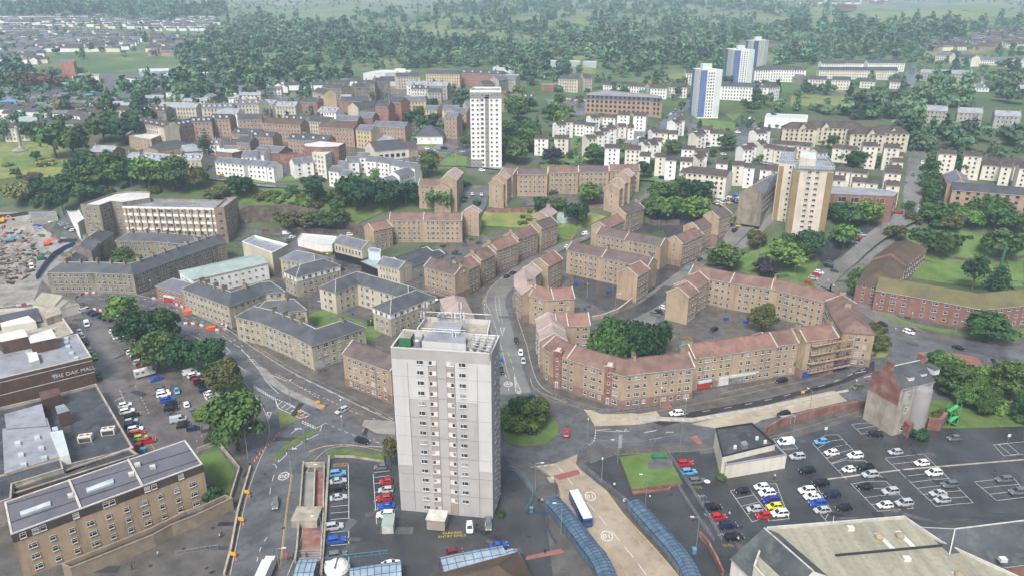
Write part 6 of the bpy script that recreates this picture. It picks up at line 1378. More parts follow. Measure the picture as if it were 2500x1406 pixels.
L_=[('long cream stone tenement with black dormers left of the brick curve','T1',[(1165,1085),(1625,1165)],'cream_stone','roof_brown',4,(0.2,.4,.6,.8),9),('curved tan and red tenement range, leftmost brick section','T1',[(1650,1160),(1820,1130)],'orange_brick','roof_dark',4,(),4),('curved tan and red tenement range, middle brick section','T1',[(1830,1120),(2020,1115)],'orange_brick','roof_dark',4,(),4),('curved tan and red tenement range, right brick section','T1',[(2025,1090),(2215,1092)],'orange_brick','roof_dark',4,(),3),('orange brick tenement with moss-edged roof left of the yellow one','T1',[(2270,1095),(2500,1090)],'orange_brick','roof_dark',4,(),0),('tan tenement with mossy ridge and brick bays, centre left','T2',[(120,1125),(480,1145)],'orange_brick','roof_brown_moss',4,(),0),('long tan tenement with dark roof and ranked windows in the middle','T2',[(650,1160),(985,1178)],'orange_brick','roof_brown_moss',4,(),0),('tan and red flats at the right end of the middle row','T2',[(1160,1155),(1470,1170)],'orange_brick','slate_mid',4,(),0),('pale blue and yellow gabled tenement between the tan ones','T2',[(1010,1190),(1155,1200)],'yellow_render','slate_mid',4,(),0),('lower tan row with blue bays nearest the old town, left','T2',[(-10,1250),(215,1262)],'orange_brick','roof_dark',3,(),2),('lower tan row with blue bays nearest the student flats','T2',[(360,1275),(740,1295)],'orange_brick','roof_dark',3,(),4),('tan terrace row with bays facing the dormer villas','T1',[(2240,1225),(2500,1235)],'orange_brick','roof_dark',3,(),2),('old town range behind the brick curve, left','T1',[(1380,1010),(1620,1020)],'dark_stone','roof_brown',4,(.2,.5,.8),4),('old town range behind the brick curve, with chimneys','T1',[(1540,975),(1900,985)],'cream_stone','slate_pale',4,(.1,.5,.9),0),('cream stone terrace with slate roof towards the white hall','T1',[(1930,990),(2230,985)],'cream_stone','slate_mid',4,(.1,.4,.7),6),('cream stone terrace below the wooded yard','T1',[(2230,955),(2480,950)],'cream_stone','slate_mid',4,(.1,.5,.9),4),('white gabled hall in the old town','T1',[(2100,1035),(2290,1040)],'white_render','slate_pale',3,(),0),('cream tenement at the left of the centre terraces','T2',[(-10,945),(90,955)],'cream_stone','slate_mid',4,(.5,),2),('small cream tenement with bays and dormers','T2',[(110,950),(220,960)],'cream_render','slate_pale',3,(.5,),2),('stone tenement with wide slate roof and skylights','T2',[(230,970),(420,975)],'cream_stone','slate_pale',3,(.5,),2),('pink gabled stone tenement in the old town','T2',[(470,930),(640,940)],'red_sandstone','roof_dark',3,(.1,.9),0),('yellow-gabled tall tenement with dark slate roof','T2',[(610,838),(720,860)],'yellow_render','roof_dark',5,(.9,),0),('tall grey stone tenement terrace in the centre, left','T2',[(690,795),(880,812)],'dark_stone','roof_dark',5,(.1,.5,.9),0),('old stone tenements stepping up, first','T2',[(940,800),(1075,795)],'dark_stone','roof_dark',5,(.1,.9),0),('old stone tenements stepping up, second','T2',[(1060,765),(1160,765)],'dark_stone','roof_dark',5,(.1,.9),0),('old stone tenements stepping up, third','T2',[(1140,745),(1280,740)],'dark_stone','roof_dark',5,(.1,.9),0),('brown tenement with mossy slates behind the red gables','T2',[(830,925),(1130,925)],'red_sandstone','roof_dark',4,(.9,),0),('tan gabled tenement left of the red sandstone pair','T2',[(940,985),(1130,960)],'cream_stone','roof_dark',4,(.9,),0),('left of two tall red sandstone gabled tenements','T2',[(1190,970),(1310,975)],'red_sandstone','roof_dark',5,(.9,),0),('right of two tall red sandstone gabled tenements','T2',[(1285,925),(1440,935)],'red_sandstone','roof_dark',5,(.05,),0),('cream tenement with dark windows right of the red gables','T2',[(1440,925),(1630,920)],'yellow_render','slate_mid',4,(),0),('grey chapel-like hall with steep slate roof','T2',[(1660,845),(1790,845)],'grey_stone','roof_dark',3,(),0),('cream gabled house before the grey tenement','T2',[(1510,812),(1680,815)],'cream_render','roof_dark',3,(.1,.9),3),('grey stone tenement behind the cream gabled house','T2',[(1640,780),(1860,785)],'grey_stone','slate_pale',4,(.3,.7),2),('pale tenement with slate roof near the glasshouse sheds','T2',[(1460,775),(1640,775)],'white_render','slate_pale',3,(.5,),2),('cream tenement with row of rooflights below the white sheds','T2',[(1350,700),(1570,695)],'cream_stone','roof_dark',4,(.1,.5),0),('bright yellow tenement near the railway trees','T2',[(1650,672),(1970,675)],'yellow_render','roof_dark',4,(),0),('pinkish tenement with chimneys next to the yellow one','T2',[(1985,665),(2385,680)],'red_sandstone','roof_dark',4,(.3,.5,.8),5),('grey slate tenement at the right of the railway row','T2',[(2290,735),(2410,720)],'grey_stone','slate_mid',4,(.5,),0),('pale stone tenement right of the railway row','T2',[(2400,710),(2530,712)],'grey_stone','slate_pale',4,(),0),('dark hipped roof building behind the white tower','T2',[(2160,775),(2270,770)],'dark_stone','roof_brown',3,(),0),('tan and red modern flats left of the white tower','T2',[(1840,1070),(1960,1075)],'orange_brick','slate_mid',5,(),0),('second tan and red flats behind the first, by the white tower','T2',[(1930,1030),(2050,1035)],'orange_brick','slate_mid',4,(),0),('low yellow brick houses above the flats by the white tower','T2',[(1650,1005),(1770,1010)],'yellow_render','slate_mid',2,(),0),('low yellow houses with slate roof behind the trees','T2',[(1815,1005),(1960,1010)],'yellow_render','slate_mid',2,(),0),('yellow gabled house just left of the white tower','T2',[(2010,970),(2060,968)],'yellow_render','slate_mid',3,(),0),('dark stone tenement just right of the white tower','T2',[(2370,890),(2420,885)],'dark_stone','roof_brown',4,(.5,),0),('slate-roofed low houses with dormers in the old town','T2',[(310,1095),(510,1105)],'white_render','roof_dark',2,(),3),('low slate range between tan tenements','T2',[(560,1105),(740,1120)],'cream_stone','roof_dark',3,(.5,),0),('grey shallow roof range behind the middle row','T2',[(800,1100),(1010,1105)],'red_brick','slate_mid',3,(),0),('grey roofs stepping behind the right end of the middle row','T2',[(1010,1070),(1160,1075)],'red_brick','slate_mid',3,(),0),('pale dormered mews in the old town','T2',[(640,1020),(815,1030)],'white_render','slate_pale',2,(),3),('white parapet building behind the mews','T2',[(830,905),(930,905)],'white_render','slate_pale',3,(),0),('gabled white villas left of the park trees, left unit','T1',[(60,1175),(180,1175)],'cream_render','roof_brown',3,(),0),('gabled cream villa row by the park, second unit','T1',[(190,1165),(300,1165)],'cream_render','roof_brown',3,(),0),('gabled cream villa row by the park, third unit','T1',[(310,1155),(420,1155)],'cream_render','roof_brown',3,(),0),('long white house with dark roof by the park','T1',[(470,1135),(745,1140)],'white_render','roof_dark',3,(),0),('white house group beyond the park lawn','T1',[(660,1055),(800,1060)],'white_render','roof_brown',3,(),0),('tan gable block right of the white houses','T1',[(880,1050),(985,1050)],'red_sandstone','roof_brown',4,(),0),('low dark-roofed row beyond the tall poplar','T1',[(1090,1010),(1220,1010)],'cream_render','roof_brown',3,(),0),('white house with dormer beside the conifer','M1',[(2010,0),(2110,0)],'white_render','slate_mid',2,(.5,),2),('stone house with gables by the conifer','M1',[(2140,5),(2350,0)],'dark_stone','roof_dark',2,(.3,.9),0),('brown stone house right of the conifer','M1',[(2290,-25),(2420,-20)],'dark_stone','roof_dark',3,(.9,),0),('white modern house by the brick yard','M1',[(2320,110),(2460,110)],'white_render','slate_mid',2,(),0),('white house nearest the student flats','M2',[(30,85),(130,90)],'white_render','slate_mid',2,(),0),('white villa-like tenement with four chimneys on the hill road','T3',[(505,718),(690,725)],'cream_stone','roof_dark',4,(.5,),0),('white tenement wing with rear gable on the hill road','T3',[(700,715),(775,712)],'cream_stone','roof_dark',4,(.1,),0),('grey stone block at the left below the railway','T3',[(-60,715),(95,720)],'grey_stone','slate_mid',4,(),0),('stone villa with dormers left of the college trees','T3',[(0,905),(130,905)],'dark_stone','slate_mid',2,(.5,.9),2),('stone villa with two chimneys by the college car park','T3',[(140,895),(250,895)],'dark_stone','roof_dark',2,(.1,.9),2),('white deck-access flats with balcony tower, left','T3',[(935,775),(1120,785)],'white_render','roof_brown',3,(),0),('white deck-access flats with balcony tower, second','T3',[(1125,785),(1330,795)],'white_render','roof_brown',3,(),0),('white flats with balcony tower beside the brick college','T3',[(1375,805),(1530,810)],'white_render','roof_brown',3,(),0),('pinkish flats behind the college','T3',[(1545,795),(1720,800)],'cream_render','roof_brown',3,(),0),('gabled flats left of the nearest blue tower','T3',[(1690,665),(1750,665)],'cream_render','roof_brown',4,(),0),('long white flats right of the nearest blue tower','T3',[(2040,785),(2500,800)],'white_render','roof_dark',4,(),0),('right end of the long white flats with hipped roof','T4',[(0,800),(130,790)],'white_render','roof_dark',4,(),0),('white flats with pitched roof between the blue towers','T3',[(2345,640),(2500,640)],'white_render','roof_dark',4,(),0),('white flats row continuing right of the blue towers','T4',[(0,635),(420,640)],'white_render','roof_dark',4,(),0),('long cream apartment block with two gables on the plateau','T4',[(540,640),(1290,645)],'cream_render','roof_dark',3,(),0),('rear dark-roofed block behind the long cream one, left','T4',[(560,580),(780,580)],'white_render','roof_dark',3,(),0),('rear dark-roofed block behind the long cream one, middle','T4',[(795,575),(985,580)],'white_render','roof_dark',3,(),0),('rear dark-roofed block behind the long cream one, right','T4',[(1000,575),(1350,575)],'white_render','roof_dark',3,(),0),('small cream block before the long apartment, first','T4',[(450,725),(620,730)],'cream_render','roof_dark',3,(),0),('small cream block before the long apartment, second','T4',[(675,730),(850,735)],'cream_render','roof_dark',3,(),0),('small cream block before the long apartment, third','T4',[(950,745),(1090,750)],'cream_render','roof_dark',2,(),0),('small cream block before the long apartment, fourth','T4',[(1235,750),(1370,755)],'cream_render','roof_dark',2,(),0),('old stone church-like building by the cream blocks','T4',[(330,710),(400,715)],'dark_stone','slate_mid',2,(),0),('long weathered grey block with broken white panels','T4',[(1520,662),(2010,675)],'grey_stone','felt_grey',3,(),0),('white-gabled corner block on the eastern hill','T4',[(1690,500),(1830,505)],'cream_render','slate_mid',3,(),0),('cream gabled block east of the hill block','T4',[(1900,520),(2050,530)],'cream_render','roof_dark',3,(),0),('long white school block with blue roof on the right','T4',[(2080,545),(2500,560)],'white_render','slate_mid',2,(),0),('hipped pale cottage right of the grey block','T4',[(2070,735),(2120,735)],'cream_stone','slate_mid',1,(.5,),0),('cream cottage at the far right edge','T4',[(2420,745),(2480,745)],'cream_stone','slate_mid',1,(.5,),0),('white villa with dormers above the dark wood','T4',[(1510,805),(1640,810)],'white_render','slate_mid',1,(.1,.9),2),('white row above the dark wood','T4',[(1880,800),(2160,805)],'white_render','slate_mid',1,(.5,),3),('white villa at the right above the dark wood','T4',[(2420,810),(2500,812)],'white_render','slate_pale',2,(.5,),0),('left of three grey harled blocks in the eastern wood','T4',[(1535,1005),(1775,1015)],'grey_stone','slate_pale',3,(.02,.5,.98),0),('middle of three grey harled blocks in the eastern wood','T4',[(1870,1025),(2110,1035)],'grey_stone','slate_pale',3,(.02,.98),0),('right of three grey harled blocks in the eastern wood','T4',[(2220,1055),(2470,1065)],'grey_stone','slate_pale',3,(.02,.5,.98),0),]
for lb,t,pp,wl,rf,nf,ch,dr in L_:
 twn(lb,t,pp,wl,rf,nf,chim=ch,dorm=dr,name='terraced_house' if nf<3 else 'tenement',cat='house' if nf<3 else 'tenement')
polyroof('college_building','long brick college with glazed grey top storey','college',qs('T3',[(742,905),(1370,930),(1475,940),(1440,915),(1340,900),(900,862),(770,885)]),15,'orange_brick','felt_grey',0.5,win=dict(nf=4,fh=3.7,sp=4,pat=(2.0,),h=2.0,z0=1.2,kind='dark',near=1),topband=('slate_mid',3.8))
gable('stone_warehouse','tall blackened stone warehouse with glazed slate roof beside the scrapyard','warehouse',[q('M3',2330,445),q('M3',2560,330),q('M4',55,355)],13,11,15,'dark_stone','slate_mid','gg',win=dict(nf=4,fh=2.8,sp=3.2,pat=(1.0,),h=1.4,z0=1.0),skew=False)
polyroof('brick_factory','disused red brick factory with grey roof and big grid windows','factory',qs('M4',[(655,520),(1262,545),(1300,510),(1150,480),(665,452)]),11,'red_brick','slate_pale',0.2,win=dict(nf=2,fh=4.6,sp=6.5,pat=(4.2,),h=2.8,z0=2.0,near=1000),paramat='slate_pale')
BF=dict(nf=4,fh=3.1,sp=4.6,pat=(1.7,),h=1.5,z0=1.1,kind='dark',near=1)
gable('apartment_block','modern buff brick flats with dark blue roof east of the hill road','apartment block',qs('M4',[(1815,410),(2600,470)]),14,12.5,15.5,'orange_brick','roof_dark','gg',win=BF,skew=False)
gable('apartment_block','small gabled wing with slate roof behind the buff flats','apartment block',qs('M4',[(1850,290),(1900,380)]),12,9,12.5,'orange_brick','slate_mid','gg',win=None,skew=False)
gable('garden_flats','cream hipped flats with dark windows beside the boulevard wood','flats',qs('M3',[(1745,262),(1895,272)]),11,11.5,14.5,'cream_render','roof_brown','hg',win=dict(nf=4,fh=2.9,sp=3,pat=(1.2,),h=1.2,z0=1,kind='dark',near=1),skew=False)
gable('garden_flats','cream flats with double gable beside the boulevard wood','flats',qs('M3',[(1900,275),(2120,300)]),11,11.5,14.5,'cream_render','roof_brown','gg',win=dict(nf=4,fh=2.9,sp=3,pat=(1.2,),h=1.2,z0=1,kind='dark',near=1),skew=False)
for i,(a,b)in enumerate((((285,1165),(440,1170)),((470,1155),(690,1160)),((690,1155),(900,1170)),((930,1215),(1090,1220)),((1110,1200),(1320,1210)))):
 g_=gable('gabled_flats',f'{ORD[i]} from the left of the cream gabled flats with balconies','flats',qs('T4',[a,b]),12,11.5,15.5,'cream_stone','roof_brown','hh',win=dict(nf=4,fh=2.9,sp=3.2,pat=(1.3,),h=1.4,z0=1,kind='dark',near=1),skew=False,group='cream gabled flats')
 w=atz(*q('T4',(a[0]+b[0])/2,a[1]+8),g_.location.z+15);m=MB();x,y,z=w.x,w.y-4,g_.location.z
 m.face([(x-3,y-3,z-3),(x+3,y-3,z-3),(x+3,y-3,z+11.5),(x,y-3,z+15),(x-3,y-3,z+11.5)],'cream_stone');m.face([(x-3,y-3,z-3),(x-3,y-3,z+11.5),(x-3,y+2,z+11.5),(x-3,y+2,z-3)],'cream_stone');m.face([(x+3,y-3,z-3),(x+3,y+2,z-3),(x+3,y+2,z+11.5),(x+3,y-3,z+11.5)],'cream_stone');m.face([(x-3.4,y-3.3,z+11),(x,y-3.3,z+15.2),(x,y+3,z+15.2),(x-3.4,y+3,z+11)][::-1],'roof_brown');m.face([(x+3.4,y-3.3,z+11),(x,y-3.3,z+15.2),(x,y+3,z+15.2),(x+3.4,y+3,z+11)],'roof_brown');PM(m,'gable_front',g_)
 for r in range(4):add_window(g_,Vector((x,y-3,z+1+r*2.9)),math.pi,1.2,1.3,'dark',True)
polyroof('cash_and_carry','long white shed with blue stripe above the gabled flats','warehouse',qs('T4',[(30,1120),(435,1140),(440,1100),(50,1085)]),7,'white_render','corrugated',0.2,topband=None)
EW=dict(nf=3,fh=2.7,sp=3.0,pat=(1.1,),h=1.0,z0=1.3,kind='dark',near=1)
E_=[('T3',[(258,1290),(388,1292)],4,0),('T3',[(448,1290),(583,1293)],4,0),('T3',[(450,1165),(535,1160)],4,1),('T3',[(525,1140),(608,1138)],4,1),('T3',[(620,1155),(745,1160)],3,0),('T3',[(755,1170),(840,1175)],3,0),('T3',[(775,1100),(855,1095)],3,1),('T3',[(850,1085),(915,1082)],3,1),('T3',[(925,1090),(1045,1098)],3,0),('T3',[(1055,1068),(1170,1072)],4,0),('T3',[(1210,1075),(1330,1080)],4,0),('T3',[(735,1290),(825,1285)],5,1),('T3',[(815,1260),(895,1255)],5,1),('T3',[(868,1225),(945,1220)],5,1),('T3',[(930,1200),(1010,1195)],5,1),('T3',[(1050,1180),(1125,1180)],3,1),('T3',[(1140,1190),(1198,1190)],3,1),('T3',[(1560,1145),(1615,1140)],4,1),('T3',[(1600,1122),(1665,1120)],4,1),('T3',[(1360,1235),(1430,1232)],3,1),('T3',[(1445,1238),(1535,1242)],3,0),('T3',[(1545,1245),(1625,1248)],3,0),('T3',[(1765,1265),(1825,1260)],4,1),('T3',[(1800,1245),(1860,1240)],4,1),('T3',[(1865,1205),(1955,1208)],3,0),('T3',[(1930,1240),(2060,1245)],3,0),('T3',[(2070,1255),(2160,1260)],3,0),('T3',[(2340,1240),(2430,1235)],4,1),('T3',[(2395,1220),(2470,1215)],4,1),('T3',[(1275,1330),(1370,1333)],3,0),('T3',[(1340,1350),(1410,1345)],3,1),('T3',[(1380,1315),(1470,1318)],3,0),('M3',[(930,48),(1072,52)],5,0),('M3',[(1122,62),(1270,66)],5,0),('M3',[(1280,25),(1350,20)],3,1),('M3',[(1310,5),(1400,0)],3,1),('M3',[(1262,122),(1362,126)],4,0),('M3',[(1410,132),(1515,136)],4,0),('M3',[(1508,162),(1610,166)],4,0),('M3',[(1655,172),(1765,178)],4,0),('M3',[(1770,152),(1830,145)],3,1),('M3',[(1800,128),(1875,125)],3,1),('M3',[(1665,60),(1790,66)],3,0),('M3',[(1790,85),(1915,92)],3,0),('M3',[(1990,192),(2100,197)],3,0),('M3',[(2145,208),(2260,214)],4,0),('M3',[(2262,228),(2360,234)],4,0),('M3',[(2420,248),(2500,254)],4,0),('M3',[(2215,65),(2305,60)],4,1),('M3',[(2270,40),(2340,35)],4,1),('M3',[(2375,15),(2440,10)],3,1),('M4',[(5,245),(105,252)],4,0),('M4',[(110,262),(160,266)],3,0),('M4',[(45,48),(140,58)],3,0),('M4',[(145,65),(235,75)],3,0),('M4',[(240,78),(325,86)],3,0),('M4',[(105,10),(300,22)],3,0),('M4',[(300,22),(480,38)],3,0),('M4',[(965,28),(1105,34)],5,0),('M4',[(1170,42),(1320,50)],5,0),('M4',[(500,95),(590,90)],4,1),('M4',[(680,50),(770,55)],3,0),('M4',[(780,60),(915,70)],3,0),('M4',[(720,262),(860,275)],3,0),('M4',[(870,278),(1020,292)],3,0),('M4',[(680,345),(795,352)],3,0),('M4',[(870,362),(990,370)],3,0),('M4',[(995,375),(1110,383)],3,0),('M4',[(1185,395),(1310,402)],4,0),('M4',[(1245,120),(1345,125)],3,1),('M4',[(1240,178),(1340,182)],3,1),('M4',[(1190,245),(1330,252)],3,1),('M4',[(1175,280),(1330,290)],4,1),('M4',[(1690,98),(1860,108)],5,0),('M4',[(1930,118),(2100,128)],5,0),('M4',[(2110,165),(2240,172)],3,0),('M4',[(2170,180),(2470,190)],3,0),('M4',[(2100,208),(2270,218)],3,0),('M4',[(2290,220),(2390,228)],4,1),('M4',[(2400,215),(2500,220)],3,0),('M4',[(2450,235),(2540,240)],5,0)]
rowof={}
E_.sort(key=lambda e:(e[0],q(e[0],*e[1][0])[0]))
PLC={'T3':'upper estate','M3':'estate by the garden range','M4':'estate beside the hill road'}
for t,pp,nf,g in E_:
 rowof[t]=rowof.get(t,0)+1;k=rowof[t]
 wl_='cream_render' if(t=='M4' or k%4==2)else 'white_render';he=nf*2.7+0.6
 gable('estate_house',f"{ORD2(k)} unit from the left, {'gable-on' if g else 'broadside'} {'tall' if nf>3 else 'low'} {wl_[:5]} block, {PLC[t]}",'house',qs(t,pp),8.5,he,he+1.9,wl_,'roof_brown','gg',win=dict(EW,nf=nf),skew=False,group='white stepped estate units')
I_=[('long white industrial shed at the far left of the valley','T1',[(1320,660),(1600,655),(1665,675),(1340,690)],7,'corrugated'),('white industrial shed with grey end wall in the valley','T1',[(1585,700),(1680,680),(1980,690),(1990,700),(1690,710)],10,'corrugated'),('low white shed in the scrapyard valley','T1',[(1115,768),(1200,750),(1480,775),(1270,790)],6,'corrugated'),('cream shed pair left of the valley road','T1',[(685,730),(760,705),(950,712),(940,730)],7,'cream_render'),('cream workshop in the valley yard','T1',[(1595,765),(1700,745),(1840,760),(1850,790),(1620,785)],6,'cream_render'),('blue industrial shed in the western woods','T1',[(190,785),(290,765),(375,790),(260,800)],7,'corrugated_blue'),('bright blue shed among trees','T1',[(775,890),(850,885),(905,895),(860,910)],7,'corrugated_blue'),('cyan shed at the left edge','T1',[(-40,940),(60,930),(160,945),(150,965),(-40,970)],7,'corrugated_blue'),('white shed strip at the western yard','T1',[(480,785),(520,778),(670,785),(640,800)],5,'corrugated'),('low white store by the western road','T1',[(110,1105),(330,1100),(350,1120),(120,1125)],5,'corrugated'),('blue and white far factory','T1',[(1815,560),(2080,530),(2130,545),(1980,575)],7,'corrugated'),('large white glasshouse-like shed below the woods','T2',[(1040,700),(1190,670),(1500,672),(1490,690),(1250,700)],9,'felt_white'),('upper part of the white shed complex','T2',[(1340,662),(1360,655),(1440,657),(1450,668)],11,'felt_white'),('small blue-roofed shed in the meadow','T2',[(605,700),(620,688),(700,690),(715,705)],5,'slate_pale'),('white shed by the railway right of the pink tenement','T2',[(2275,645),(2330,625),(2480,635),(2485,650)],8,'corrugated'),('white roof strip near the old town','T2',[(60,840),(110,830),(250,828),(230,845)],5,'felt_white'),('white unit row by the hillside, left','T3',[(310,580),(340,572),(475,578),(470,590)],6,'corrugated'),('white unit row by the hillside, middle','T3',[(580,585),(600,578),(690,582),(685,595)],6,'corrugated'),('white unit row by the hillside, right','T3',[(715,590),(735,583),(848,588),(845,600)],6,'corrugated'),('small white domed store by the railway','T3',[(235,680),(270,670),(365,672),(355,690)],5,'felt_white'),('brown brick wall-like store by the tenement','T3',[(315,800),(480,800),(480,812),(315,810)],6,'red_brick'),('white stadium-like stand on the far right','T4',[(2060,555),(2500,575),(2500,560),(2090,545)],7,'felt_white'),('red brick hospital on the hill pasture','T4',[(700,62),(900,70),(905,52),(720,46)],9,'red_brick'),('beige store hidden in the eastern wood','T4',[(1250,990),(1340,985),(1345,1000),(1260,1010)],5,'cream_render'),('dark red church with steep roof on the left','T1',[(550,600),(700,600),(720,570),(575,565)],14,'red_sandstone')]
for lb,t,pp,h,mt_ in I_:
 rf={'corrugated':'felt_white','cream_render':'felt_grey','corrugated_blue':'corrugated_blue','red_brick':'slate_pale','red_sandstone':'slate_mid','slate_pale':'corrugated_blue'}.get(mt_,mt_)
 polyroof('industrial_shed' if 'church' not in lb else 'church',lb,'warehouse' if 'church' not in lb and 'hospital' not in lb else('church' if 'church' in lb else 'hospital'),qs(t,pp),h,mt_,rf,0.1)
